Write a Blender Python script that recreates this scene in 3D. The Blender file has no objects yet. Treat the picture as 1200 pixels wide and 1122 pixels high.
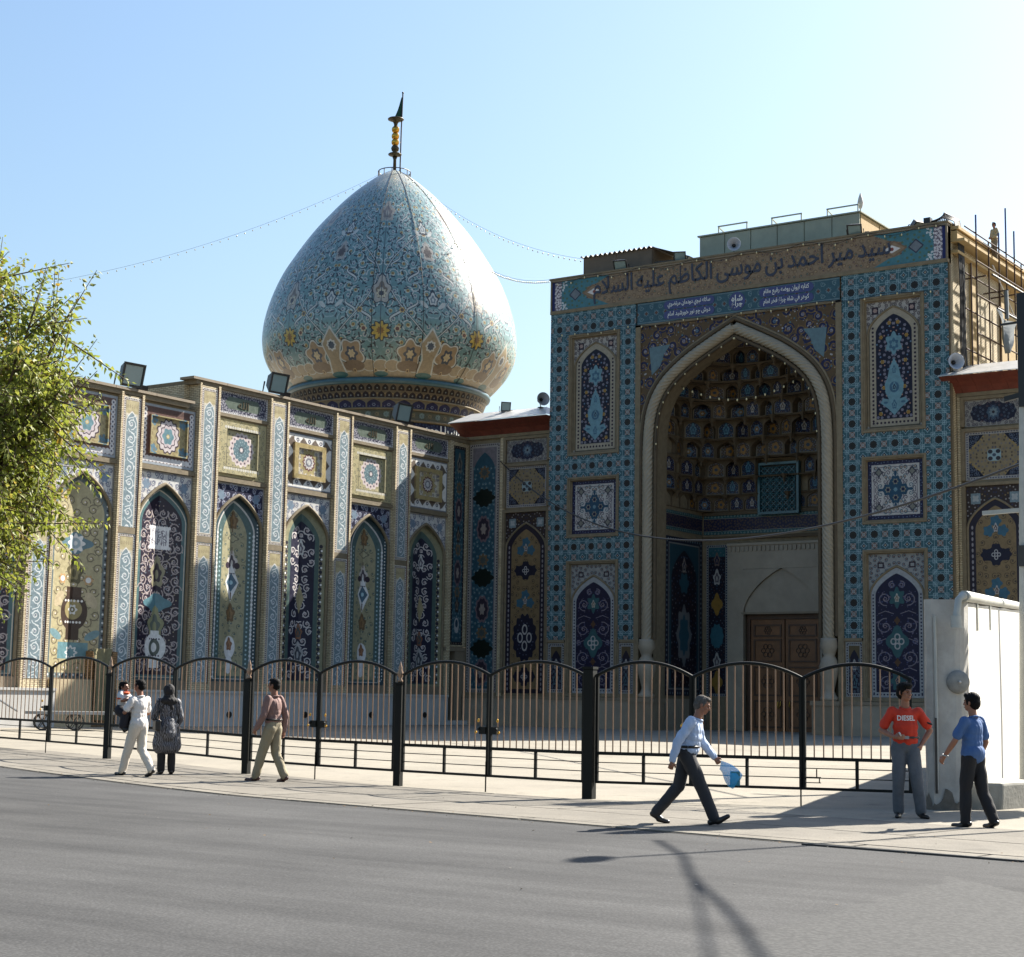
import bpy, bmesh, math, random
import numpy as np
from mathutils import Vector, Matrix
from mathutils.bvhtree import BVHTree
R = math.radians
S = bpy.context.scene
COL = S.collection
random.seed(4)

# ---------------------------------------------------------------- camera, sky, sun, exposure
cam_d = bpy.data.cameras.new('camera')
cam = bpy.data.objects.new('camera', cam_d)
COL.objects.link(cam)
cam_d.sensor_width = 36.0
cam_d.sensor_fit = 'HORIZONTAL'
cam_d.lens = 36.0 * 1989.75 / 1200.0
cam_d.clip_start = 0.2
cam_d.clip_end = 3000
EYE = 1.55
_p, _r, _y = R(7.33329), R(0.95625), R(34.58501)
_fw = Vector((-math.sin(_y) * math.cos(_p), math.cos(_y) * math.cos(_p), math.sin(_p)))
_r0 = Vector((math.cos(_y), math.sin(_y), 0))
_u0 = _r0.cross(_fw)
_rt = math.cos(_r) * _r0 + math.sin(_r) * _u0
_up = -math.sin(_r) * _r0 + math.cos(_r) * _u0
cam.matrix_world = Matrix(((_rt.x, _up.x, -_fw.x, 0), (_rt.y, _up.y, -_fw.y, 0), (_rt.z, _up.z, -_fw.z, EYE), (0, 0, 0, 1)))
S.camera = cam

SUN_AZ, SUN_EL = R(73.5), R(38.8)          # azimuth from +X towards +Y
world = bpy.data.worlds.new('World')
S.world = world
world.use_nodes = True
wn = world.node_tree
wn.nodes.clear()
sky = wn.nodes.new('ShaderNodeTexSky')
sky.sky_type = 'NISHITA'
sky.sun_disc = False
sky.sun_elevation = SUN_EL
sky.sun_rotation = R(90.0) - SUN_AZ
sky.altitude = 0
sky.air_density = 1.5
sky.dust_density = 2.2
sky.ozone_density = 5.0
bg = wn.nodes.new('ShaderNodeBackground')
bg.inputs['Strength'].default_value = 0.058
wo = wn.nodes.new('ShaderNodeOutputWorld')
wn.links.new(sky.outputs[0], bg.inputs[0])
wn.links.new(bg.outputs[0], wo.inputs[0])

sun_d = bpy.data.lights.new('sun', 'SUN')
sun_d.energy = 5.0
sun_d.angle = R(0.53)
sun_d.color = (1.0, 0.94, 0.84)
sun = bpy.data.objects.new('sun', sun_d)
COL.objects.link(sun)
_sd = Vector((math.cos(SUN_AZ) * math.cos(SUN_EL), math.sin(SUN_AZ) * math.cos(SUN_EL), math.sin(SUN_EL)))
sun.rotation_euler = _sd.to_track_quat('Z', 'Y').to_euler()
sun.location = (0, 0, 60)

S.view_settings.view_transform = 'Standard'
S.view_settings.look = 'None'
S.view_settings.gamma = 1.0
S.view_settings.use_curve_mapping = False
S.view_settings.exposure = 1.75
S.cycles.max_bounces = 6
S.cycles.diffuse_bounces = 3
S.cycles.glossy_bounces = 2
S.cycles.transmission_bounces = 3
S.cycles.transparent_max_bounces = 8

# ---------------------------------------------------------------- object helpers
def link(o, parent=None):
    COL.objects.link(o)
    if parent is not None:
        o.parent = parent
    return o

def tag(o, label=None, cat=None, group=None, kind=None):
    if label: o['label'] = label
    if cat: o['category'] = cat
    if group: o['group'] = group
    if kind: o['kind'] = kind
    return o

def empty(name, loc=(0, 0, 0), rz=0.0, label=None, cat=None, group=None):
    o = bpy.data.objects.new(name, None)
    o.empty_display_size = 0.2
    o.location = loc
    o.rotation_euler = (0, 0, rz)
    link(o)
    return tag(o, label, cat, group)

class MB:
    """collects vertices, faces, uvs and material indices for one mesh object"""
    def __init__(s):
        s.v = []; s.f = []; s.uv = []; s.m = []
    def face(s, pts, uv=None, m=0):
        n = len(s.v)
        s.v.extend([tuple(p) for p in pts])
        s.f.append(tuple(range(n, n + len(pts))))
        s.uv.append([tuple(q) for q in uv] if uv else [(0, 0)] * len(pts))
        s.m.append(m)
    def quad(s, a, b, c, d, uv=None, m=0):
        s.face((a, b, c, d), uv or ((0, 0), (1, 0), (1, 1), (0, 1)), m)
    def box(s, x0, x1, y0, y1, z0, z1, m=0):
        P = [(x0, y0, z0), (x1, y0, z0), (x1, y1, z0), (x0, y1, z0), (x0, y0, z1), (x1, y0, z1), (x1, y1, z1), (x0, y1, z1)]
        n = len(s.v); s.v.extend(P)
        for f in ((0, 3, 2, 1), (4, 5, 6, 7), (0, 1, 5, 4), (1, 2, 6, 5), (2, 3, 7, 6), (3, 0, 4, 7)):
            s.f.append(tuple(n + i for i in f)); s.uv.append([(0, 0), (1, 0), (1, 1), (0, 1)]); s.m.append(m)
    def obox(s, c, ax, ay, az, m=0):
        """box with centre and three half-axis vectors"""
        c, ax, ay, az = Vector(c), Vector(ax), Vector(ay), Vector(az)
        P = [c + i * ax + j * ay + k * az for k in (-1, 1) for (i, j) in ((-1, -1), (1, -1), (1, 1), (-1, 1))]
        n = len(s.v); s.v.extend([tuple(p) for p in P])
        for f in ((0, 3, 2, 1), (4, 5, 6, 7), (0, 1, 5, 4), (1, 2, 6, 5), (2, 3, 7, 6), (3, 0, 4, 7)):
            s.f.append(tuple(n + i for i in f)); s.uv.append([(0, 0), (1, 0), (1, 1), (0, 1)]); s.m.append(m)
    def bar(s, a, b, w, h=None, up=(0, 0, 1), m=0):
        a, b = Vector(a), Vector(b); h = w if h is None else h
        d = (b - a); L = d.length; d.normalize()
        up = Vector(up)
        if abs(d.dot(up)) > 0.98: up = Vector((1, 0, 0))
        sd = d.cross(up).normalized(); u2 = sd.cross(d).normalized()
        s.obox((a + b) / 2, d * L / 2, sd * w / 2, u2 * h / 2, m)
    def grid(s, rows, uvs=None, close=False, m=0, flip=False):
        """rows: list of lists of points"""
        nr, nc = len(rows), len(rows[0])
        n = len(s.v)
        for r in rows: s.v.extend([tuple(p) for p in r])
        for i in range(nr - 1):
            for j in range(nc if close else nc - 1):
                j2 = (j + 1) % nc
                idx = [(i, j), (i, j2), (i + 1, j2), (i + 1, j)]
                q = [n + a * nc + b for a, b in idx]
                if uvs is None:
                    uvq = [(0, 0)] * 4
                else:
                    jj = j + 1
                    uvq = [uvs[i][j], uvs[i][jj], uvs[i + 1][jj], uvs[i + 1][j]]
                if flip: q.reverse(); uvq.reverse()
                s.f.append(tuple(q)); s.uv.append(uvq); s.m.append(m)
    def tube(s, pts, r, n=8, caps=True, m=0):
        pts = [Vector(p) for p in pts]
        rs = r if isinstance(r, (list, tuple)) else [r] * len(pts)
        rows = []
        t0 = (pts[1] - pts[0]).normalized()
        ref = Vector((0, 0, 1)) if abs(t0.z) < 0.9 else Vector((1, 0, 0))
        sd = t0.cross(ref).normalized()
        for i, p in enumerate(pts):
            t = (pts[min(i + 1, len(pts) - 1)] - pts[max(i - 1, 0)]).normalized()
            sd = (sd - t * sd.dot(t)).normalized()
            b = t.cross(sd)
            rows.append([p + rs[i] * (math.cos(2 * math.pi * k / n) * sd + math.sin(2 * math.pi * k / n) * b) for k in range(n)])
        s.grid(rows, close=True, m=m)
        if caps:
            s.face(list(reversed(rows[0])), m=m); s.face(rows[-1], m=m)
    def lathe(s, prof, c=(0, 0, 0), n=16, m=0, uvf=None):
        """prof: (r, z) list"""
        rows = [[(c[0] + r * math.cos(2 * math.pi * k / n), c[1] + r * math.sin(2 * math.pi * k / n), c[2] + z) for k in range(n)] for r, z in prof]
        s.grid(rows, close=True, m=m)
    def ell(s, c, rad, rot=None, nu=12, nv=8, m=0):
        c = Vector(c)
        rows = []
        for i in range(nv + 1):
            th = math.pi * i / nv
            row = []
            for j in range(nu):
                ph = 2 * math.pi * j / nu
                p = Vector((rad[0] * max(math.sin(th), 1e-3) * math.cos(ph), rad[1] * max(math.sin(th), 1e-3) * math.sin(ph), -rad[2] * math.cos(th)))
                if rot is not None: p = rot @ p
                row.append(c + p)
            rows.append(row)
        s.grid(rows, close=True, m=m)
        s.face(list(reversed(rows[0])), m=m); s.face(rows[-1], m=m)
    def caps(s, a, b, ra, rb, n=10, m=0):
        """closed tapered capsule"""
        a, b = Vector(a), Vector(b)
        d = b - a; L = max(d.length, 1e-4); d = d / L
        ref = Vector((0, 0, 1)) if abs(d.z) < 0.9 else Vector((1, 0, 0))
        sd = d.cross(ref).normalized(); bb = d.cross(sd)
        rows = []
        st = [(-math.cos(t) * ra, math.sin(t) * ra) for t in (0.15, 0.6, 1.1, math.pi / 2)] + \
             [(L + math.cos(t) * rb, math.sin(t) * rb) for t in (math.pi / 2, 1.1, 0.6, 0.15)]
        for h, r in st:
            rows.append([a + d * h + r * (math.cos(2 * math.pi * k / n) * sd + math.sin(2 * math.pi * k / n) * bb) for k in range(n)])
        s.grid(rows, close=True, m=m)
        s.face(list(reversed(rows[0])), m=m); s.face(rows[-1], m=m)
    def mesh(s, name, mats, smooth=False):
        me = bpy.data.meshes.new(name)
        me.from_pydata(s.v, [], s.f)
        uvl = me.uv_layers.new(name='UVMap')
        flat = [c for f in s.uv for q in f for c in q]
        uvl.data.foreach_set('uv', flat)
        mats = mats if isinstance(mats, (list, tuple)) else [mats]
        for m in mats: me.materials.append(m)
        me.polygons.foreach_set('material_index', s.m)
        if smooth: me.polygons.foreach_set('use_smooth', [True] * len(s.f))
        me.update()
        return me
    def build(s, name, mats, parent=None, smooth=False, loc=None):
        o = bpy.data.objects.new(name, s.mesh(name, mats, smooth))
        if loc is not None: o.location = loc
        return link(o, parent)

def fixnormals(o):
    bm = bmesh.new(); bm.from_mesh(o.data)
    bmesh.ops.remove_doubles(bm, verts=bm.verts, dist=1e-5)
    bmesh.ops.recalc_face_normals(bm, faces=bm.faces)
    bm.to_mesh(o.data); bm.free(); o.data.update()
    return o

def bevel(o, w=0.01, seg=1):
    bm = bmesh.new(); bm.from_mesh(o.data)
    bmesh.ops.remove_doubles(bm, verts=bm.verts, dist=1e-5)
    bmesh.ops.bevel(bm, geom=list(bm.edges), offset=w, segments=seg, affect='EDGES', profile=0.6)
    bm.to_mesh(o.data); bm.free(); o.data.update()
    return o

def copy_to(o, loc, rz=None, parent=None, scale=None):
    c = o.copy(); COL.objects.link(c)
    c.location = loc
    if rz is not None: c.rotation_euler = (0, 0, rz)
    if scale is not None: c.scale = scale
    if parent is not None: c.parent = parent
    for ch in [k for k in bpy.data.objects if k.parent == o]:
        d = ch.copy(); COL.objects.link(d); d.parent = c
        for g in [k for k in bpy.data.objects if k.parent == ch]:
            e = g.copy(); COL.objects.link(e); e.parent = d
    return c

def srgb(c):
    c = [x / 255.0 for x in c]
    return tuple(x / 12.92 if x <= 0.04045 else ((x + 0.055) / 1.055) ** 2.4 for x in c)

def zg(x, y=0):
    t = min(max((-18 - x) / 10, 0), 1)
    return 0.13 * t * t * (3 - 2 * t)

# ---------------------------------------------------------------- materials
def newmat(name):
    m = bpy.data.materials.new(name); m.use_nodes = True
    nt = m.node_tree
    return m, nt, nt.nodes['Principled BSDF']

def N(nt, t, **kw):
    n = nt.nodes.new(t)
    for k, v in kw.items():
        if k.startswith('i_'): n.inputs[k[2:].replace('_', ' ')].default_value = v
        else: setattr(n, k, v)
    return n

def plain(name, col, rough=0.6, metal=0.0, var=0.25, scale=3.0, bump=0.0, bscale=40.0, lin=False, spec=None):
    """one colour broken up by two octaves of noise in world space"""
    m, nt, b = newmat(name)
    c = col if lin else tuple(0.8 * q for q in srgb(col))
    geo = N(nt, 'ShaderNodeNewGeometry')
    no = N(nt, 'ShaderNodeTexNoise', i_Scale=scale, i_Detail=6.0, i_Roughness=0.65)
    nt.links.new(geo.outputs['Position'], no.inputs['Vector'])
    mr = N(nt, 'ShaderNodeMapRange')
    mr.inputs[1].default_value = 0.3; mr.inputs[2].default_value = 0.7
    mr.inputs[3].default_value = 1.0 - var; mr.inputs[4].default_value = 1.0 + var
    nt.links.new(no.outputs[0], mr.inputs[0])
    mx = N(nt, 'ShaderNodeMix', data_type='RGBA', blend_type='MULTIPLY')
    mx.inputs[0].default_value = 1.0
    mx.inputs[6].default_value = (*c, 1)
    nt.links.new(mr.outputs[0], mx.inputs[7])
    nt.links.new(mx.outputs[2], b.inputs['Base Color'])
    b.inputs['Roughness'].default_value = rough
    b.inputs['Metallic'].default_value = metal
    if spec is not None: b.inputs['Specular IOR Level'].default_value = spec
    if bump > 0:
        n2 = N(nt, 'ShaderNodeTexNoise', i_Scale=bscale, i_Detail=4.0)
        nt.links.new(geo.outputs['Position'], n2.inputs['Vector'])
        bp = N(nt, 'ShaderNodeBump', i_Strength=bump, i_Distance=0.02)
        nt.links.new(n2.outputs[0], bp.inputs['Height'])
        nt.links.new(bp.outputs[0], b.inputs['Normal'])
    return m

def tile_mat(name, cv, rough=0.42, glaze=0.22, bump=0.12, sat=0.62, val=0.44, coat=0.0, con=1.12):
    """glazed painted tiles: the pattern drawn below as pixels, broken up by noise, with faint tile joints"""
    lum = (cv.a @ np.array((0.3, 0.59, 0.11), np.float32))[..., None]
    cv.a = lum + (cv.a - lum) * sat
    mean = cv.a.reshape(-1, 3).mean(0)
    cv.a = np.clip(mean + (cv.a - mean) * con, 8, 245) * val ** (1 / 2.2)
    img = cv.image(name)
    m, nt, b = newmat(name)
    uv = N(nt, 'ShaderNodeUVMap')
    tx = N(nt, 'ShaderNodeTexImage', image=img, interpolation='Linear')
    nt.links.new(uv.outputs[0], tx.inputs[0])
    geo = N(nt, 'ShaderNodeNewGeometry')
    no = N(nt, 'ShaderNodeTexNoise', i_Scale=5.0, i_Detail=5.0, i_Roughness=0.7)
    nt.links.new(geo.outputs['Position'], no.inputs['Vector'])
    mr = N(nt, 'ShaderNodeMapRange')
    mr.inputs[1].default_value = 0.3; mr.inputs[2].default_value = 0.7
    mr.inputs[3].default_value = 0.78; mr.inputs[4].default_value = 1.15
    nt.links.new(no.outputs[0], mr.inputs[0])
    mx = N(nt, 'ShaderNodeMix', data_type='RGBA', blend_type='MULTIPLY')
    mx.inputs[0].default_value = 1.0
    nt.links.new(tx.outputs[0], mx.inputs[6]); nt.links.new(mr.outputs[0], mx.inputs[7])
    nt.links.new(mx.outputs[2], b.inputs['Base Color'])
    b.inputs['Specular IOR Level'].default_value = glaze
    b.inputs['Coat Weight'].default_value = coat; b.inputs['Coat Roughness'].default_value = 0.24
    mr2 = N(nt, 'ShaderNodeMapRange')
    mr2.inputs[1].default_value = 0.3; mr2.inputs[2].default_value = 0.7
    mr2.inputs[3].default_value = rough - 0.06; mr2.inputs[4].default_value = rough + 0.12
    nt.links.new(no.outputs[0], mr2.inputs[0]); nt.links.new(mr2.outputs[0], b.inputs['Roughness'])
    n2 = N(nt, 'ShaderNodeTexNoise', i_Scale=9.0, i_Detail=3.0)
    nt.links.new(geo.outputs['Position'], n2.inputs['Vector'])
    bp = N(nt, 'ShaderNodeBump', i_Strength=bump, i_Distance=0.05)
    nt.links.new(n2.outputs[0], bp.inputs['Height'])
    nt.links.new(bp.outputs[0], b.inputs['Normal'])
    return m

def brick_mat(name, c1, c2, mortar, h=0.075, w=0.24, rough=0.85):
    m, nt, b = newmat(name)
    geo = N(nt, 'ShaderNodeNewGeometry')
    sp = N(nt, 'ShaderNodeSeparateXYZ'); nt.links.new(geo.outputs['Position'], sp.inputs[0])
    ad = N(nt, 'ShaderNodeMath', operation='ADD'); nt.links.new(sp.outputs[0], ad.inputs[0]); nt.links.new(sp.outputs[1], ad.inputs[1])
    cb = N(nt, 'ShaderNodeCombineXYZ'); nt.links.new(ad.outputs[0], cb.inputs[0]); nt.links.new(sp.outputs[2], cb.inputs[1])
    br = N(nt, 'ShaderNodeTexBrick')
    br.inputs['Color1'].default_value = (*srgb(c1), 1); br.inputs['Color2'].default_value = (*srgb(c2), 1); br.inputs['Mortar'].default_value = (*srgb(mortar), 1)
    br.inputs['Scale'].default_value = 1.0; br.inputs['Mortar Size'].default_value = 0.012; br.inputs['Brick Width'].default_value = w; br.inputs['Row Height'].default_value = h
    br.inputs['Mortar Smooth'].default_value = 0.4
    nt.links.new(cb.outputs[0], br.inputs['Vector'])
    no = N(nt, 'ShaderNodeTexNoise', i_Scale=1.3, i_Detail=6.0, i_Roughness=0.7)
    nt.links.new(geo.outputs['Position'], no.inputs['Vector'])
    mr = N(nt, 'ShaderNodeMapRange')
    mr.inputs[1].default_value = 0.3; mr.inputs[2].default_value = 0.7; mr.inputs[3].default_value = 0.78; mr.inputs[4].default_value = 1.15
    nt.links.new(no.outputs[0], mr.inputs[0])
    mx = N(nt, 'ShaderNodeMix', data_type='RGBA', blend_type='MULTIPLY'); mx.inputs[0].default_value = 1.0
    nt.links.new(br.outputs[0], mx.inputs[6]); nt.links.new(mr.outputs[0], mx.inputs[7])
    nt.links.new(mx.outputs[2], b.inputs['Base Color'])
    b.inputs['Roughness'].default_value = rough
    bp = N(nt, 'ShaderNodeBump', i_Strength=0.6, i_Distance=0.02); bp.invert = True
    nt.links.new(br.outputs['Fac'], bp.inputs['Height']); nt.links.new(bp.outputs[0], b.inputs['Normal'])
    return m

M = {}
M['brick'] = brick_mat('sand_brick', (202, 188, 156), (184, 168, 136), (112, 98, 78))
M['brick_trim'] = plain('brick_trim', (126, 113, 90), 0.85, var=0.2, scale=4, bump=0.2)  # darkened so part of the gateway's shade sits in the colour
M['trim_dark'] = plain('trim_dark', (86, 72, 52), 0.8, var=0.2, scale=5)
M['stone'] = plain('marble_stone', (154, 143, 126), 0.6, var=0.14, scale=1.5, bump=0.08, bscale=20)
M['stone_warm'] = plain('stone_warm', (134, 120, 100), 0.7, var=0.14, scale=2.0, bump=0.1, bscale=20)
M['rope'] = plain('rope_marble', (150, 139, 119), 0.5, var=0.12, scale=3)
M['pier_shaded_white'] = plain('pier_shaded_white', (176, 173, 166), 0.85, var=0.2, scale=2.2, bump=0.3, bscale=9)  # wall white darkened: the shade on the pier front is in the colour
M['grime'] = plain('grime', (112, 107, 99), 0.95, var=0.35, scale=5, bump=0.3)
M['white_paint'] = plain('white_paint', (204, 201, 194), 0.8, var=0.12, scale=1.6, bump=0.15, bscale=14)
M['plinth_white'] = plain('plinth_white', (190, 188, 184), 0.75, var=0.12, scale=1.0, bump=0.1, bscale=14)
M['yellow_plaster'] = plain('yellow_plaster', (184, 158, 110), 0.85, var=0.12, scale=1.0, bump=0.15, bscale=14)
M['roof_metal'] = plain('roof_metal', (196, 194, 190), 0.45, metal=0.35, var=0.15, scale=2)
M['red_wood'] = plain('red_wood', (112, 52, 36), 0.7, var=0.25, scale=3, bump=0.2)
M['iron_green'] = plain('iron_green', (10, 14, 11), 0.6, var=0.25, scale=6, spec=0.25)
M['copper_bar'] = plain('copper_bar', (156, 128, 106), 0.35, metal=0.35, var=0.15, scale=8)
M['cabin'] = plain('cabin_grey', (150, 156, 138), 0.5, var=0.12, scale=1.5)
M['shed'] = plain('shed_rust', (112, 96, 78), 0.7, var=0.2, scale=2)
M['black'] = plain('black_paint', (18, 18, 20), 0.5, var=0.2)
M['dark_metal'] = plain('dark_metal', (58, 58, 58), 0.45, metal=0.3, var=0.2)
M['grey_metal'] = plain('grey_metal', (150, 152, 152), 0.45, metal=0.2, var=0.15)
M['pole_paint'] = plain('pole_paint', (176, 178, 172), 0.55, var=0.14, scale=3)
M['scaffold'] = plain('scaffold_pipe', (74, 54, 42), 0.85, metal=0.0, var=0.3, scale=6)
M['scaffold_blue'] = plain('scaffold_pipe_painted', (70, 84, 130), 0.55, metal=0.1, var=0.2, scale=6)
M['gold'] = plain('gold', (220, 168, 70), 0.25, metal=0.9, var=0.08)
M['bronze'] = plain('bronze', (74, 66, 46), 0.4, metal=0.5, var=0.2)
M['flag_green'] = plain('flag_green', (20, 70, 52), 0.8, var=0.15)
M['cable'] = plain('cable', (26, 24, 24), 0.6, var=0.1)
M['bulb'] = plain('bulb_glass', (226, 214, 170), 0.15, var=0.05)
M['horn'] = plain('horn_grey', (176, 182, 192), 0.4, var=0.08)
M['lamp_glass'] = plain('lamp_glass', (140, 160, 160), 0.12, var=0.05)
M['navy_letter'] = plain('navy_letter', (28, 26, 52), 0.35, var=0.1)
M['white_letter'] = plain('white_letter', (226, 226, 220), 0.4, var=0.06)
M['gold_letter'] = plain('gold_letter', (196, 168, 70), 0.4, var=0.06)
M['dark_inside'] = plain('dark_inside', (40, 34, 28), 0.9, var=0.1)
M['wood'] = plain('carved_wood', (116, 76, 42), 0.5, var=0.3, scale=2.2, bump=0.2, bscale=12)
M['wood_dark'] = plain('wood_dark', (70, 44, 26), 0.5, var=0.3, scale=3)
M['cloth_grey'] = plain('cloth_grey', (112, 120, 124), 0.85, var=0.15, scale=4)
M['cloth_olive'] = plain('cloth_olive', (136, 128, 96), 0.9, var=0.2, scale=2)
M['old_brick'] = brick_mat('old_brick', (150, 118, 78), (128, 96, 60), (84, 66, 46), h=0.07, w=0.22)
M['raw_plaster'] = plain('raw_plaster', (196, 178, 144), 0.9, var=0.12, scale=1.5, bump=0.3, bscale=10)
M['concrete'] = plain('concrete_block', (150, 148, 140), 0.85, var=0.25, scale=3, bump=0.3, bscale=18)
# ---------------------------------------------------------------- drawing of tile patterns (numpy, sRGB)
TURQ = (54, 126, 146); TURQD = (44, 104, 128); LBLU = (150, 204, 218); NAVY = (34, 38, 88); NAVYD = (26, 28, 62)
CREAM = (206, 190, 152); WHITE = (222, 220, 214); OCHRE = (166, 132, 70); YEL = (206, 160, 52); BRWN = (104, 72, 48)
PINK = (196, 160, 150); TAN = (150, 128, 96); GRN = (70, 104, 84); DKG = (30, 58, 44); PLUM = (58, 40, 62); RUST = (150, 84, 48); STEEL = (110, 146, 160)

class Cv:
    """a canvas in its own units, y upwards"""
    def __init__(s, w, h, bgc, W=1.0, H=None):
        s.w, s.h, s.W = w, h, W
        s.H = H if H is not None else W * h / w
        s.px = W / w; s.py = s.H / h
        s.a = np.empty((h, w, 3), np.float32); s.a[:] = bgc
    def _sl(s, x0, y0, x1, y1):
        i0 = max(int((x0) / s.px) - 1, 0); i1 = min(int(x1 / s.px) + 2, s.w)
        j0 = max(int((y0) / s.py) - 1, 0); j1 = min(int(y1 / s.py) + 2, s.h)
        if i0 >= i1 or j0 >= j1: return None
        X = (np.arange(i0, i1) + 0.5) * s.px; Y = (np.arange(j0, j1) + 0.5) * s.py
        return (slice(j0, j1), slice(i0, i1)), X[None, :], Y[:, None]
    def _put(s, sl, al, col):
        al = np.clip(al, 0, 1)[..., None]
        s.a[sl] = s.a[sl] * (1 - al) + np.asarray(col, np.float32) * al
    def rect(s, x0, y0, x1, y1, col):
        q = s._sl(x0, y0, x1, y1)
        if q is None: return
        sl, X, Y = q
        d = np.minimum(np.minimum(X - x0, x1 - X) / s.px, np.minimum(Y - y0, y1 - Y) / s.py)
        s._put(sl, d + 0.5, col)
    def frame(s, x0, y0, x1, y1, t, col):
        s.rect(x0, y0, x1, y0 + t, col); s.rect(x0, y1 - t, x1, y1, col)
        s.rect(x0, y0 + t, x0 + t, y1 - t, col); s.rect(x1 - t, y0 + t, x1, y1 - t, col)
    def ell(s, cx, cy, rx, ry, col, rot=0.0, ring=None):
        m = max(rx, ry)
        q = s._sl(cx - m, cy - m, cx + m, cy + m)
        if q is None: return
        sl, X, Y = q
        dx, dy = X - cx, Y - cy
        if rot:
            c, n = math.cos(rot), math.sin(rot); dx, dy = dx * c + dy * n, -dx * n + dy * c
        r = np.sqrt((dx / rx) ** 2 + (dy / ry) ** 2)
        d = (1 - r) * min(rx, ry) / s.px
        al = d + 0.5
        if ring is not None: al = np.minimum(np.clip(al, 0, 1), np.clip(0.5 + (r - 1) * min(rx, ry) / s.px + ring / s.px, 0, 1))
        s._put(sl, al, col)
    def disc(s, cx, cy, r, col): s.ell(cx, cy, r, r, col)
    def ring(s, cx, cy, r, w, col): s.ell(cx, cy, r, r, col, ring=w)
    def rose(s, cx, cy, r, n, col, dep=0.25, ph=0.0, sy=1.0):
        q = s._sl(cx - r * 1.05, cy - r * sy * 1.05, cx + r * 1.05, cy + r * sy * 1.05)
        if q is None: return
        sl, X, Y = q
        dx, dy = X - cx, (Y - cy) / sy
        rr = np.sqrt(dx * dx + dy * dy); th = np.arctan2(dy, dx) + ph
        R_ = r * (1 - dep * (0.5 - 0.5 * np.cos(n * th)))
        s._put(sl, (R_ - rr) / s.px + 0.5, col)
    def star(s, cx, cy, r, n, col, inner=0.6, ph=0.0):
        pts = []
        for k in range(2 * n):
            a = math.pi * k / n + ph; q = r if k % 2 == 0 else r * inner
            pts.append((cx + q * math.cos(a), cy + q * math.sin(a)))
        s.poly(pts, col)
    def poly(s, pts, col):
        xs = [p[0] for p in pts]; ys = [p[1] for p in pts]
        q = s._sl(min(xs), min(ys), max(xs), max(ys))
        if q is None: return
        sl, X, Y = q
        ins = np.zeros((Y.shape[0], X.shape[1]), bool)
        d2 = np.full(ins.shape, 1e9, np.float32)
        n = len(pts)
        for i in range(n):
            (x1, y1), (x2, y2) = pts[i], pts[(i + 1) % n]
            if y1 != y2:
                c = ((y1 > Y) != (y2 > Y)) & (X < (x2 - x1) * (Y - y1) / (y2 - y1) + x1)
                ins ^= c
            ex, ey = x2 - x1, y2 - y1
            L = ex * ex + ey * ey + 1e-12
            t = np.clip(((X - x1) * ex + (Y - y1) * ey) / L, 0, 1)
            d2 = np.minimum(d2, (X - x1 - t * ex) ** 2 + (Y - y1 - t * ey) ** 2)
        d = np.sqrt(d2) / s.px
        s._put(sl, np.where(ins, 0.5 + d, 0.5 - d), col)
    def line(s, pts, w, col):
        h = w / 2
        for (x1, y1), (x2, y2) in zip(pts[:-1], pts[1:]):
            q = s._sl(min(x1, x2) - h, min(y1, y2) - h, max(x1, x2) + h, max(y1, y2) + h)
            if q is None: continue
            sl, X, Y = q
            ex, ey = x2 - x1, y2 - y1
            L = ex * ex + ey * ey + 1e-12
            t = np.clip(((X - x1) * ex + (Y - y1) * ey) / L, 0, 1)
            d = np.sqrt((X - x1 - t * ex) ** 2 + (Y - y1 - t * ey) ** 2)
            s._put(sl, (h - d) / s.px + 0.5, col)
    def spiral(s, cx, cy, r, w, col, a0=0.0, turns=1.3, dr=1, n=18, leaf=None):
        pts = []
        for i in range(n + 1):
            t = i / n; a = a0 + dr * turns * 2 * math.pi * t; q = r * (1 - 0.8 * t)
            pts.append((cx + q * math.cos(a), cy + q * math.sin(a)))
        s.line(pts, w, col)
        if leaf:
            for i in (3, 7, 11):
                x, y = pts[i]; a = a0 + dr * turns * 2 * math.pi * i / n
                s.ell(x + 0.16 * r * math.cos(a), y + 0.16 * r * math.sin(a), r * 0.2, r * 0.1, leaf, a + dr * 0.9)
    def flower(s, x, y, r, c1, c2, c3=None, n=6):
        s.rose(x, y, r, n, c1, 0.3); s.disc(x, y, r * 0.52, c2)
        if c3: s.disc(x, y, r * 0.22, c3)
    def palm(s, x, y, r, c1, c2, up=1, sy=1.5):
        """pointed palmette"""
        o = []
        for i in range(25):
            a = -math.pi / 2 + 2 * math.pi * i / 24
            q = r * (0.78 + 0.14 * math.cos(5 * (a - math.pi / 2)) + 0.3 * max(0, math.sin(a)) ** 6)
            o.append((x + q * math.cos(a), y + up * q * sy * math.sin(a)))
        s.poly(o, c1)
        s.poly([(x + (px - x) * 0.62, y + (py - y) * 0.62) for px, py in o], c2)
        s.ell(x, y, r * 0.2, r * 0.3 * sy, c1)
    def dots(s, x0, y0, x1, y1, st, r, cols):
        L = math.hypot(x1 - x0, y1 - y0); n = max(int(round(L / st)), 1)
        for i in range(n):
            t = (i + 0.5) / n
            s.disc(x0 + (x1 - x0) * t, y0 + (y1 - y0) * t, r, cols[i % len(cols)])
    def dotframe(s, x0, y0, x1, y1, st, r, cols):
        for a in ((x0, y0, x1, y0), (x0, y1, x1, y1), (x0, y0, x0, y1), (x1, y0, x1, y1)): s.dots(*a, st, r, cols)
    def mirror(s):
        k = s.w // 2
        s.a[:, s.w - k:] = s.a[:, :k][:, ::-1]
    def mirrory(s):
        k = s.h // 2
        s.a[s.h - k:] = s.a[:k][::-1]
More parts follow.
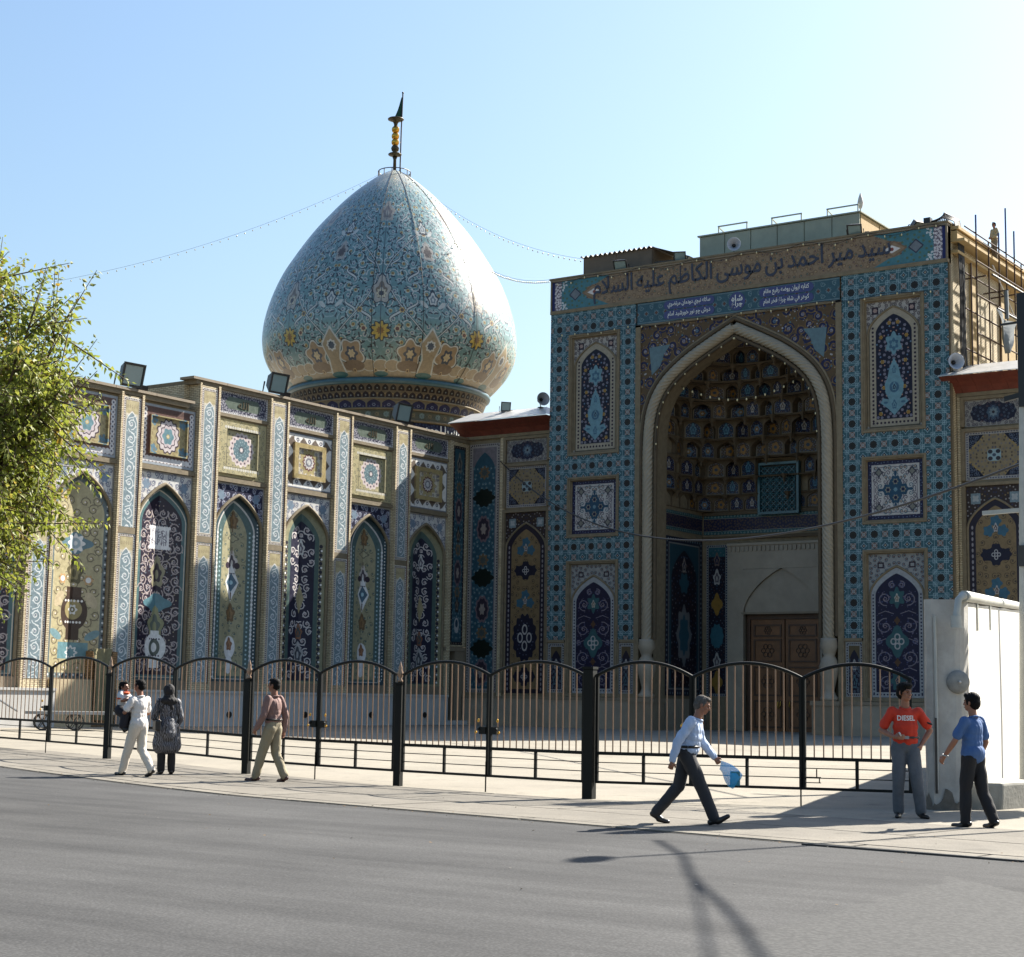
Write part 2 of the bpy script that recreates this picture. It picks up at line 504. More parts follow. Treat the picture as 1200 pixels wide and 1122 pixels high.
    def scatter(s, rng, x0, y0, x1, y1, dist, fn, tries=1500):
        P = []
        for _ in range(tries):
            x = x0 + rng.random() * (x1 - x0); y = y0 + rng.random() * (y1 - y0)
            if all((x - a) ** 2 + (y - b) ** 2 > dist * dist for a, b in P):
                P.append((x, y)); fn(x, y, rng)
        return P
    def image(s, name):
        im = bpy.data.images.new(name, s.w, s.h)
        buf = np.ones((s.h, s.w, 4), np.float32)
        buf[..., :3] = np.clip(s.a / 255.0, 0, 1)
        im.pixels.foreach_set(buf.ravel())
        im.update(); im.pack()
        return im

def arch_hw(z, zs, za, W):
    """half width of the pointed arch at height z"""
    if z <= zs: return W
    t = min(max((z - zs) / (za - zs), 0), 1)
    return W * max(1 - t ** 1.75, 0) ** 0.86

def arch_pts(cx, z0, zs, za, W, n=14):
    zz = [zs + (za - zs) * (1 - (1 - i / n) ** 1.4) for i in range(n + 1)]
    Rr = [(cx + arch_hw(z, zs, za, W), z) for z in zz]
    L = [(2 * cx - x, z) for x, z in reversed(Rr[:-1])]
    return [(cx + W, z0)] + Rr + L + [(cx - W, z0)]

def rng(k): return random.Random(k)

def t_star():
    c = Cv(128, 128, TURQ, 1.0)
    for i in (0, 1):                        # pale strapwork on turquoise, squares between
        for j in (0, 1):
            c.rose(i, j, 0.235, 12, (150, 206, 220), 0.2); c.rose(i, j, 0.195, 12, NAVYD, 0.2); c.rose(i, j, 0.165, 12, (52, 50, 46), 0.15)
            c.disc(i, j, 0.06, (40, 44, 44))
    for (x, y) in ((0.5, 0), (0.5, 1), (0, 0.5), (1, 0.5)):
        c.star(x, y, 0.2, 4, PINK, 0.62, math.pi / 4); c.rose(x, y, 0.13, 8, BRWN, 0.2); c.disc(x, y, 0.085, (206, 176, 168)); c.disc(x, y, 0.04, BRWN)
    for sx in (-1, 1):
        for sy in (-1, 1):
            x, y = 0.5 + sx * 0.24, 0.5 + sy * 0.24
            c.rect(x - 0.1, y - 0.1, x + 0.1, y + 0.1, LBLU); c.rect(x - 0.07, y - 0.07, x + 0.07, y + 0.07, (48, 110, 140)); c.rect(x - 0.035, y - 0.035, x + 0.035, y + 0.035, LBLU)
    c.star(0.5, 0.5, 0.17, 4, LBLU, 0.55); c.star(0.5, 0.5, 0.11, 4, NAVY, 0.6); c.disc(0.5, 0.5, 0.04, CREAM)
    for a in (0.26, 0.74):
        c.line([(a, 0), (a, 1)], 0.022, LBLU); c.line([(0, a), (1, a)], 0.022, LBLU)
    c.line([(0.0, 0.5), (0.5, 0.0)], 0.02, LBLU); c.line([(0.5, 1), (1, 0.5)], 0.02, LBLU)
    c.line([(0.5, 0), (1, 0.5)], 0.02, LBLU); c.line([(0, 0.5), (0.5, 1)], 0.02, LBLU)
    return c

def t_strip():                               # pilaster strip 0.86 x 5.9
    W, H = 0.86, 6.0
    c = Cv(128, 896, CREAM, W, H)
    c.rect(0, 0, W, H, (214, 206, 190))
    c.dotframe(0.055, 0.055, W - 0.055, H - 0.055, 0.085, 0.028, [PLUM, (108, 60, 50)])
    c.frame(0.1, 0.1, W - 0.1, H - 0.1, 0.02, (96, 70, 60))
    c.rect(0.12, 0.12, W - 0.12, H - 0.12, CREAM)
    c.rect(0.12, H - 0.62, W - 0.12, H - 0.12, (190, 166, 96))
    for i in range(5): c.palm(0.2 + i * 0.115, H - 0.36, 0.045, (150, 126, 66), (196, 172, 104))
    o = arch_pts(W / 2, 0.14, H - 0.95, H - 0.52, W / 2 - 0.14)
    c.poly(o, (222, 216, 204))
    c.poly(arch_pts(W / 2, 0.16, H - 0.97, H - 0.58, W / 2 - 0.165), STEEL)
    n = 9; st = (H - 0.9) / n
    for i in range(n):
        y = 0.45 + i * st; d = 1 if i % 2 == 0 else -1
        c.spiral(W / 2, y, 0.225, 0.034, (214, 222, 222), a0=-math.pi / 2 * d, turns=1.25, dr=d, n=20, leaf=(196, 210, 214))
        c.flower(W / 2, y, 0.07, WHITE, (80, 110, 150))
        c.line([(W / 2 - 0.15 * d, y + 0.2), (W / 2 + 0.1 * d, y + st * 0.5), (W / 2 + 0.15 * d, y + st - 0.2)], 0.03, (214, 222, 222))
        c.disc(W / 2 - 0.22, y + st / 2, 0.03, (160, 186, 196)); c.disc(W / 2 + 0.22, y + st / 2, 0.03, (160, 186, 196))
    return c

def t_niche(kind):                           # 2.7 x 8.2, arch spring at 6.7
    W, H = 2.7, 8.2
    r = rng(11 + ord(kind)); cx = W / 2
    if kind == 'n':
        c = Cv(256, 768, (54, 92, 104), W, H)
        c.poly(arch_pts(cx, 0.1, 6.6, 8.0, W / 2 - 0.1), (196, 184, 160)); c.poly(arch_pts(cx, 0.13, 6.6, 7.94, W / 2 - 0.15), (62, 110, 116))
        c.poly(arch_pts(cx, 0.22, 6.6, 7.75, W / 2 - 0.3), (40, 28, 54))
        def f(x, y, q):
            if abs(x - cx) < arch_hw(y + 0.2, 6.6, 7.75, W / 2 - 0.3) - 0.1:
                c.spiral(x, y, 0.23, 0.05, (172, 152, 150), q.random() * 6, 1.2, q.choice((-1, 1)), 16, (170, 156, 150)); c.flower(x, y, 0.075, (196, 182, 178), PLUM)
        c.scatter(r, 0.42, 0.4, cx, 7.6, 0.37, f)
        c.scatter(r, 0.42, 0.4, cx, 7.5, 0.16, lambda a, b, q: c.disc(a, b, 0.03, q.choice(((150, 120, 120), (96, 120, 140), (170, 150, 110)))) if abs(a - cx) < arch_hw(b + 0.2, 6.6, 7.75, W / 2 - 0.3) - 0.06 else None)
        c.mirror()
        c.rose(cx, 3.2, 0.75, 4, (70, 134, 152), 0.25, sy=0.55); c.palm(cx, 4.4, 0.45, (150, 138, 96), (60, 46, 60))
        c.palm(cx, 2.2, 0.5, (140, 140, 84), (86, 100, 90))
        c.ell(cx, 1.35, 0.55, 0.6, WHITE); c.rect(cx - 0.26, 0.5, cx + 0.26, 0.9, WHITE); c.rect(cx - 0.22, 1.8, cx + 0.22, 2.05, WHITE)
        c.ell(cx, 1.35, 0.28, 0.36, (84, 96, 84)); c.ell(cx, 1.35, 0.14, 0.2, WHITE); c.dots(cx - 0.3, 1.7, cx + 0.3, 1.7, 0.12, 0.035, [PLUM]); c.dots(cx - 0.3, 1.0, cx + 0.3, 1.0, 0.12, 0.035, [PLUM])
        c.rect(cx - 0.5, 5.55, cx + 0.5, 6.35, (226, 224, 222))
        for i in range(14): c.spiral(cx - 0.4 + 0.8 * r.random(), 5.65 + 0.6 * r.random(), 0.1, 0.03, (120, 112, 128), r.random() * 6, 0.8)
        for i in range(10): c.disc(cx - 0.5 + i / 9, 5.52, 0.07, (226, 224, 222)); c.disc(cx - 0.5 + i / 9, 6.38, 0.07, (226, 224, 222))
        for i in range(5): c.line([(cx - 0.36 + i * 0.18, 5.65), (cx - 0.36 + i * 0.18, 6.25)], 0.03, (110, 104, 124))
    elif kind == 'y':
        c = Cv(256, 768, (44, 76, 90), W, H)
        c.dotframe(0.16, 0.2, W - 0.16, H, 0.16, 0.035, [WHITE])
        c.poly(arch_pts(cx, 0.1, 6.6, 8.0, W / 2 - 0.28), (196, 192, 184)); c.poly(arch_pts(cx, 0.14, 6.6, 7.9, W / 2 - 0.36), (66, 104, 104))
        for i in range(34): c.disc(cx - (W / 2 - 0.32), 0.2 + i * 0.19, 0.06, (222, 222, 220)); c.disc(cx + (W / 2 - 0.32), 0.2 + i * 0.19, 0.06, (222, 222, 220))
        c.dots(cx - W / 2 + 0.52, 0.3, cx - W / 2 + 0.52, 6.7, 0.2, 0.045, [(150, 196, 204)]); c.dots(cx + W / 2 - 0.52, 0.3, cx + W / 2 - 0.52, 6.7, 0.2, 0.045, [(150, 196, 204)])
        c.poly(arch_pts(cx, 0.25, 6.4, 7.6, W / 2 - 0.66), (160, 152, 104))
        def f(x, y, q):
            if abs(x - cx) < arch_hw(y, 6.4, 7.5, W / 2 - 0.72):
                c.spiral(x, y, 0.13, 0.03, (104, 108, 80), q.random() * 6, 0.9, 1); c.disc(x, y, 0.035, (70, 100, 110))
        c.scatter(r, 0.6, 0.4, cx, 7.4, 0.27, f); c.mirror()
        for y, k in ((7.05, 0), (6.3, 1), (5.2, 2), (4.35, 3), (2.95, 4), (1.5, 5)):
            if k in (0, 4): c.palm(cx, y, 0.3, (120, 82, 40), (150, 104, 48), sy=1.4)
            if k == 1: c.rose(cx, y, 0.34, 4, (110, 104, 76), 0.35, sy=0.6); c.rose(cx, y, 0.24, 4, (170, 160, 110), 0.3, sy=0.6)
            if k == 2: c.palm(cx, y, 0.34, (196, 186, 176), (84, 70, 84)); c.disc(cx - 0.26, y - 0.1, 0.14, PLUM); c.disc(cx + 0.26, y - 0.1, 0.14, PLUM)
            if k == 3:
                c.poly([(cx, y + 0.85), (cx + 0.38, y), (cx, y - 0.85), (cx - 0.38, y)], (224, 224, 222)); c.dots(cx - 0.18, y + 0.4, cx + 0.18, y + 0.4, 0.1, 0.03, [PLUM])
                c.poly([(cx, y + 0.42), (cx + 0.3, y), (cx, y - 0.42), (cx - 0.3, y)], (64, 110, 140)); c.disc(cx, y, 0.1, LBLU)
                c.dots(cx, y - 0.8, cx, y - 0.4, 0.12, 0.035, [PLUM])
            if k == 5: c.ell(cx, y, 0.3, 0.5, (222, 220, 218)); c.palm(cx, y + 0.1, 0.2, RUST, (180, 110, 60)); c.ell(cx, y - 0.75, 0.2, 0.4, (222, 220, 218))
        for y in (6.7, 5.75, 3.7): c.line([(cx, y - 0.1), (cx, y + 0.15)], 0.06, (110, 80, 50))
    elif kind == 'g':
        c = Cv(256, 768, (146, 140, 96), W, H)
        def border(w, st, col, rr):
            n = int(6.4 / st)
            for i in range(n):
                for sg in (-1, 1): c.disc(cx + sg * (W / 2 - w), 0.2 + i * st, rr, col)
        border(0.3, 0.2, (44, 40, 60), 0.09); border(0.26, 0.4, (232, 230, 226), 0.055)
        c.poly(arch_pts(cx, 0.1, 6.6, 7.85, W / 2 - 0.4), (70, 104, 98)); c.poly(arch_pts(cx, 0.14, 6.6, 7.5, W / 2 - 0.62), (36, 36, 70))
        def f(x, y, q):
            if abs(x - cx) < arch_hw(y, 6.6, 7.4, W / 2 - 0.75):
                c.spiral(x, y, 0.2, 0.05, (206, 196, 190), q.random() * 6, 1.2, q.choice((-1, 1)), 16, (200, 190, 186)); c.disc(x, y, 0.06, (170, 150, 150))
        c.scatter(r, 0.7, 0.35, cx, 7.2, 0.36, f); c.mirror()
        c.poly([(cx, 4.6), (cx + 0.24, 3.9), (cx, 3.2), (cx - 0.24, 3.9)], (170, 150, 92))
        c.palm(cx, 1.3, 0.36, (160, 160, 160), (60, 70, 84)); c.palm(cx, 6.2, 0.26, (200, 200, 196), (100, 90, 110)); c.palm(cx, 2.3, 0.26, RUST, (60, 84, 90))
    else:                                     # 'v' yellow field with a vase
        c = Cv(256, 768, (92, 112, 116), W, H)
        c.dotframe(0.1, 0.12, W - 0.1, H, 0.17, 0.045, [(222, 222, 220), (50, 50, 76)])
        c.poly(arch_pts(cx, 0.2, 6.6, 7.9, W / 2 - 0.22), (186, 170, 116)); c.poly(arch_pts(cx, 0.26, 6.6, 7.8, W / 2 - 0.3), (178, 162, 104))
        def f(x, y, q):
            c.spiral(x, y, 0.22, 0.04, (112, 96, 66), q.random() * 6, 1.2, q.choice((-1, 1)), 16, (140, 124, 84)); c.flower(x, y, 0.06, (190, 150, 90), WHITE)
        c.scatter(r, 0.4, 0.4, cx, 7.3, 0.38, f); c.mirror()
        c.rose(cx, 5.35, 0.75, 4, (84, 128, 146), 0.3, sy=0.6); c.flower(cx, 5.35, 0.42, WHITE, (150, 180, 190), WHITE, 8)
        c.palm(cx, 4.15, 0.45, (96, 84, 44), (150, 130, 70), sy=1.2)
        for sg in (-1, 1): c.flower(cx + sg * 0.6, 3.9, 0.22, (200, 140, 70), WHITE); c.ell(cx + sg * 0.75, 3.1, 0.2, 0.36, (196, 170, 120), sg * 0.6); c.ell(cx + sg * 0.85, 1.7, 0.34, 0.16, (100, 150, 160), sg * 0.5)
        c.ell(cx, 2.6, 0.62, 0.75, (74, 48, 34)); c.rect(cx - 0.3, 1.5, cx + 0.3, 2.0, (74, 48, 34)); c.rect(cx - 0.34, 3.2, cx + 0.34, 3.6, (84, 56, 38))
        c.ell(cx, 2.7, 0.4, 0.4, (160, 140, 70)); c.flower(cx, 2.7, 0.22, WHITE, (120, 110, 60), WHITE); c.dots(cx - 0.45, 3.05, cx + 0.45, 3.05, 0.14, 0.05, [WHITE]); c.dots(cx - 0.4, 2.2, cx + 0.4, 2.2, 0.14, 0.05, [WHITE])
        c.rect(cx - 0.7, 0.75, cx + 0.7, 1.4, (84, 146, 158)); c.rose(cx, 1.0, 0.3, 8, WHITE, 0.3); c.rose(cx, 1.0, 0.2, 8, (84, 146, 158), 0.3)
    return c

def t_square(kind):                           # 2.9 x 2.4
    W, H = 2.9, 2.4
    r = rng(ord(kind)); x, y = W / 2, H / 2
    if kind == 'a':
        c = Cv(224, 184, (150, 162, 176), W, H)
        c.rect(0.1, 0.1, W - 0.1, H - 0.1, (112, 70, 58))
        for i in range(14): c.disc(0.2 + i * 0.192, 0.22, 0.12, (214, 212, 214)); c.disc(0.2 + i * 0.192, H - 0.22, 0.1, (98, 60, 52))
        for i in range(11):
            for q in (0.2, W - 0.2): c.disc(q, 0.25 + i * 0.19, 0.11, (214, 212, 214)); c.disc(q, 0.25 + i * 0.19, 0.04, (70, 70, 110))
        c.rect(0.44, 0.42, W - 0.44, H - 0.42, (170, 150, 86))
        for sx in (0.66, W - 0.66):
            for sy in (0.62, H - 0.62): c.rose(sx, sy, 0.24, 5, (76, 130, 160), 0.3)
        c.scatter(r, 0.5, 0.5, W - 0.5, H - 0.5, 0.17, lambda a, b, q: c.spiral(a, b, 0.07, 0.02, (140, 110, 60), q.random() * 6))
        c.rose(x, y, 0.66, 14, PLUM, 0.12, sy=1.1); c.rose(x, y, 0.6, 14, (206, 190, 190), 0.12, sy=1.1); c.rose(x, y, 0.46, 10, PLUM, 0.15, sy=1.1); c.rose(x, y, 0.42, 10, (200, 180, 186), 0.15, sy=1.1); c.rose(x, y, 0.32, 6, (80, 140, 156), 0.2, sy=1.1); c.flower(x, y, 0.1, YEL, CREAM)
    elif kind == 'b':
        c = Cv(224, 184, (182, 166, 104), W, H)
        c.scatter(r, 0.08, 0.08, W - 0.08, H - 0.08, 0.2, lambda a, b, q: c.spiral(a, b, 0.09, 0.025, (120, 116, 84), q.random() * 6, 1))
        c.rect(0.52, 0.42, W - 0.52, H - 0.42, (180, 166, 108)); c.frame(0.5, 0.4, W - 0.5, H - 0.4, 0.035, (80, 74, 50))
        for i in range(16): c.disc(0.42 + i * 0.137, 0.34, 0.06, (206, 200, 184)); c.disc(0.42 + i * 0.137, H - 0.34, 0.06, (206, 200, 184))
        c.scatter(r, 0.6, 0.5, W - 0.6, H - 0.5, 0.16, lambda a, b, q: c.disc(a, b, 0.035, (110, 106, 80)))
        c.rose(x, y, 0.74, 16, (222, 204, 198), 0.1); c.rose(x, y, 0.7, 16, (214, 190, 186), 0.1)
        for k in range(16): c.disc(x + 0.58 * math.cos(k * math.pi / 8), y + 0.58 * math.sin(k * math.pi / 8), 0.045, (100, 76, 96))
        c.rose(x, y, 0.5, 14, (84, 126, 140), 0.12); c.scatter(r, x - 0.4, y - 0.4, x + 0.4, y + 0.4, 0.11, lambda a, b, q: c.disc(a, b, 0.025, (150, 180, 186)) if math.hypot(a - x, b - y) < 0.42 else None)
        c.ring(x, y, 0.14, 0.03, PLUM); c.rose(x, y, 0.1, 8, (222, 200, 196), 0.3)
    else:
        c = Cv(224, 184, (228, 226, 220), W, H)
        c.frame(0, 0, W, H, 0.05, (110, 120, 140))
        for i in range(4):
            cx = 0.36 + i * 0.725
            c.poly([(cx - 0.36, 0.5), (cx, 0.14), (cx + 0.36, 0.5)], (112, 92, 76)); c.poly([(cx - 0.36, H - 0.5), (cx, H - 0.14), (cx + 0.36, H - 0.5)], (112, 92, 76))
            c.disc(cx + 0.36, 0.28, 0.09, (80, 80, 110)); c.disc(cx + 0.36, 0.28, 0.04, WHITE); c.disc(cx + 0.36, H - 0.28, 0.09, (80, 80, 110)); c.disc(cx + 0.36, H - 0.28, 0.04, WHITE)
        for i in range(3):
            cy = 0.45 + i * 0.75
            c.poly([(0.5, cy - 0.37), (0.14, cy), (0.5, cy + 0.37)], (112, 92, 76)); c.poly([(W - 0.5, cy - 0.37), (W - 0.14, cy), (W - 0.5, cy + 0.37)], (112, 92, 76))
        c.rect(0.46, 0.42, W - 0.46, H - 0.42, (180, 150, 72)); c.rect(0.72, 0.62, W - 0.72, H - 0.62, (206, 196, 168))
        c.scatter(r, 0.76, 0.66, W - 0.76, H - 0.66, 0.17, lambda a, b, q: c.spiral(a, b, 0.08, 0.03, (130, 116, 120), q.random() * 6))
        c.rose(x, y, 0.62, 12, (180, 156, 84), 0.2); c.rose(x, y, 0.4, 12, (120, 52, 50), 0.15); c.rose(x, y, 0.33, 12, (206, 196, 190), 0.2); c.rose(x, y, 0.22, 12, (120, 120, 140), 0.2); c.disc(x, y, 0.12, (206, 206, 200))
    return c

def t_cart():                                 # green cartouche 2.9 x 1.05
    W, H = 2.9, 1.05
    c = Cv(256, 96, (44, 46, 84), W, H); r = rng(5)
    c.frame(0, 0, W, H, 0.09, (214, 212, 210)); c.dotframe(0.05, 0.05, W - 0.05, H - 0.05, 0.1, 0.025, [NAVY])
    c.scatter(r, 0.12, 0.12, W - 0.12, H - 0.12, 0.1, lambda a, b, q: c.spiral(a, b, 0.05, 0.016, (186, 184, 190), q.random() * 6))
    c.poly([(0.38, 0.52), (0.6, 0.24), (2.3, 0.24), (2.52, 0.52), (2.3, 0.82), (0.6, 0.82)], (84, 106, 88))
    return c

def t_spand(kind):                            # 2.9 x 1.7
    W, H = 2.9, 1.7
    bgc, l1, l2 = ((34, 36, 78), (150, 158, 190), (196, 196, 206)) if kind == 'd' else ((206, 204, 200), (120, 120, 150), (70, 92, 130))
    c = Cv(256, 150, bgc, W, H); r = rng(7)
    c.frame(0, 0, W, H, 0.08, (150, 146, 140))
    def f(a, b, q): c.spiral(a, b, 0.14, 0.035, l1, q.random() * 6, 1.2, q.choice((-1, 1)), 14, l1); c.flower(a, b, 0.07, l2, bgc)
    c.scatter(r, 0.1, 0.1, W / 2, H - 0.1, 0.24, f); c.rose(0.45, H - 0.5, 0.22, 6, (110, 140, 170), 0.3); c.mirror()
    return c

def t_longblue(kind):                         # long blue strip 1.5 x 10.3 (dark) / 1.9 x 12.6 (green medallions)
    if kind == 'p':
        W, H = 1.5, 10.3; c = Cv(128, 800, (38, 34, 60), W, H)
        c.dotframe(0.08, 0.08, W - 0.08, H - 0.08, 0.14, 0.04, [(176, 160, 120), (90, 60, 50)]); c.rect(0.16, 0.16, W - 0.16, H - 0.16, (44, 110, 138))
        M_ = [(9.3, 0), (8.1, 3), (6.9, 1), (5.6, 2), (4.9, 3), (3.7, 1), (2.7, 3), (2.0, 2), (1.0, 4)]
    else:
        W, H = 1.9, 12.7; c = Cv(160, 960, (196, 186, 176), W, H)
        c.dotframe(0.07, 0.07, W - 0.07, H - 0.07, 0.14, 0.035, [PLUM]); c.rect(0.2, 0.2, W - 0.2, H - 0.2, (150, 140, 150)); c.poly(arch_pts(W / 2, 0.2, H - 1.4, H - 0.45, W / 2 - 0.26), (46, 112, 140))
        M_ = [(11.2, 3), (9.9, 5), (8.3, 1), (6.7, 3), (5.8, 5), (4.2, 1), (3.0, 3), (2.2, 5), (1.0, 1)]
    r = rng(9); cx = W / 2
    c.scatter(r, 0.25, 0.3, cx, H - 1.2, 0.2, lambda a, b, q: (c.spiral(a, b, 0.09, 0.024, (96, 160, 184), q.random() * 6), c.disc(a, b, 0.03, (180, 196, 196)))); c.mirror()
    for y, k in M_:
        if k == 0: c.palm(cx, y, 0.38, (150, 150, 130), (60, 60, 84))
        if k == 1: c.rose(cx, y, 0.45, 10, (150, 120, 130), 0.12, sy=1.6); c.rose(cx, y, 0.36, 10, (74, 60, 84), 0.12, sy=1.6); c.rose(cx, y, 0.2, 6, (190, 170, 160), 0.3, sy=1.6)
        if k == 2: c.palm(cx, y, 0.3, (70, 56, 44), (160, 140, 120))
        if k == 3: c.rose(cx, y, 0.36, 8, (150, 118, 74), 0.3); c.rose(cx, y, 0.2, 8, (90, 110, 110), 0.3)
        if k == 4: c.ell(cx, y, 0.3, 0.4, (206, 206, 206)); c.ell(cx, y + 0.1, 0.16, 0.2, (44, 90, 120))
        if k == 5:
            c.rose(cx, y, 0.62, 10, (20, 46, 36), 0.16, sy=0.8); c.ell(cx, y, 0.72, 0.2, (20, 46, 36))
    return c

def t_upper():                                # portal upper panel 2.5 x 5.6
    W, H = 2.5, 5.6
    c = Cv(224, 504, (196, 190, 182), W, H); r = rng(3); cx = W / 2
    c.scatter(r, 0.05, 4.0, cx, H, 0.17, lambda a, b, q: c.spiral(a, b, 0.09, 0.03, (96, 80, 84), q.random() * 6)); c.mirror()
    for sx in (0.4, W - 0.4): c.rect(sx - 0.15, H - 0.55, sx + 0.15, H - 0.22, PLUM); c.rose(sx, H - 0.38, 0.11, 6, PINK)
    c.poly(arch_pts(cx, 0.0, 4.25, 5.38, W / 2 - 0.08), (104, 90, 66)); c.poly(arch_pts(cx, 0.05, 4.25, 5.3, W / 2 - 0.13), (188, 174, 146))
    for i in range(24):
        for q in (0.28, W - 0.28): c.disc(q, 0.3 + i * 0.18, 0.05, PLUM)
    for i in range(12): c.disc(0.28 + i * 0.177, 0.2, 0.05, PLUM)
    c.poly(arch_pts(cx, 0.36, 4.2, 5.0, W / 2 - 0.42), NAVYD)
    def inside(a, b): return 0.4 < b and abs(a - cx) < arch_hw(b + 0.1, 4.2, 5.0, W / 2 - 0.42) - 0.05
    def f(a, b, q):
        if inside(a, b):
            k = q.random()
            if k < 0.7: c.flower(a, b, 0.068, (186, 182, 196), (70, 66, 110), (220, 210, 210))
            elif k < 0.86: c.flower(a, b, 0.05, (150, 90, 80), (206, 160, 140))
            else: c.disc(a, b, 0.04, (110, 150, 190))
    c.scatter(r, 0.42, 0.42, cx, 5.0, 0.155, f, 3000)
    for (a, b) in ((0.62, 0.6), (0.78, 1.75), (0.72, 2.9), (0.66, 4.0), (0.95, 3.5), (1.05, 4.62)): c.flower(a, b, 0.1, YEL, (170, 110, 40), YEL)
    c.mirror()
    T = (116, 172, 190); T2 = (70, 120, 156)
    c.rose(cx, 3.7, 0.42, 6, T, 0.3, math.pi / 6, 1.25); c.rose(cx, 3.65, 0.24, 6, T2, 0.3, math.pi / 6, 1.2); c.rose(cx, 3.65, 0.13, 6, T, 0.3)
    c.poly([(cx, 3.05), (cx + 0.22, 2.6), (cx + 0.3, 2.2), (cx + 0.44, 1.9), (cx + 0.4, 1.5), (cx + 0.24, 1.2), (cx, 1.05), (cx - 0.24, 1.2), (cx - 0.4, 1.5), (cx - 0.44, 1.9), (cx - 0.3, 2.2), (cx - 0.22, 2.6)], T)
    c.ell(cx, 1.75, 0.22, 0.24, T2); c.palm(cx, 1.75, 0.13, T, NAVY); c.palm(cx, 2.5, 0.12, T2, T)
    c.poly([(cx, 0.5), (cx + 0.3, 0.82), (cx + 0.64, 1.08), (cx + 0.5, 1.28), (cx, 1.16), (cx - 0.5, 1.28), (cx - 0.64, 1.08), (cx - 0.3, 0.82)], T)
    c.palm(cx, 0.95, 0.14, T2, T)
    for sg in (-1, 1): c.ell(cx + sg * 0.4, 1.08, 0.1, 0.05, T2)
    return c

def t_mid():                                  # portal square 2.5 x 2.5
    W = 2.5; c = Cv(224, 224, (40, 44, 92), W); r = rng(6); x = W / 2
    c.scatter(r, 0.05, 0.05, W - 0.05, W - 0.05, 0.1, lambda a, b, q: c.disc(a, b, 0.025, (120, 140, 180)))
    c.rect(0.17, 0.17, W - 0.17, W - 0.17, (206, 202, 198)); c.frame(0.27, 0.27, W - 0.27, W - 0.27, 0.025, (110, 100, 120))
    def f(a, b, q):
        k = q.random()
        c.spiral(a, b, 0.11, 0.028, (96, 84, 104) if k < 0.6 else (74, 118, 140), q.random() * 6, 1.1)
        if k > 0.8: c.flower(a, b, 0.06, (110, 74, 70), (206, 190, 170))
    c.scatter(r, 0.3, 0.3, x, x, 0.17, f); c.rose(0.5, 0.5, 0.2, 4, (74, 74, 90), 0.35, 0); c.rose(0.5, 0.5, 0.12, 4, (140, 140, 130), 0.3)
    c.mirror(); c.mirrory()
    T = (36, 88, 124)
    for (a, b) in ((0, 0.34), (0, -0.34), (0.34, 0), (-0.34, 0)): c.rose(x + a, x + b, 0.27, 6, T, 0.2)
    c.rect(x - 0.3, x - 0.3, x + 0.3, x + 0.3, T)
    for (a, b) in ((0, 0.34), (0, -0.34), (0.34, 0), (-0.34, 0)): c.rose(x + a, x + b, 0.14, 6, (150, 146, 130), 0.3); c.disc(x + a, x + b, 0.07, NAVY)
    for (a, b) in ((0, 1), (0, -1), (1, 0), (-1, 0)): c.ell(x + a * 0.68, x + b * 0.68, 0.06 + 0.06 * abs(a), 0.06 + 0.06 * abs(b), T)
    c.rose(x, x, 0.1, 8, (110, 160, 180), 0.3)
    return c

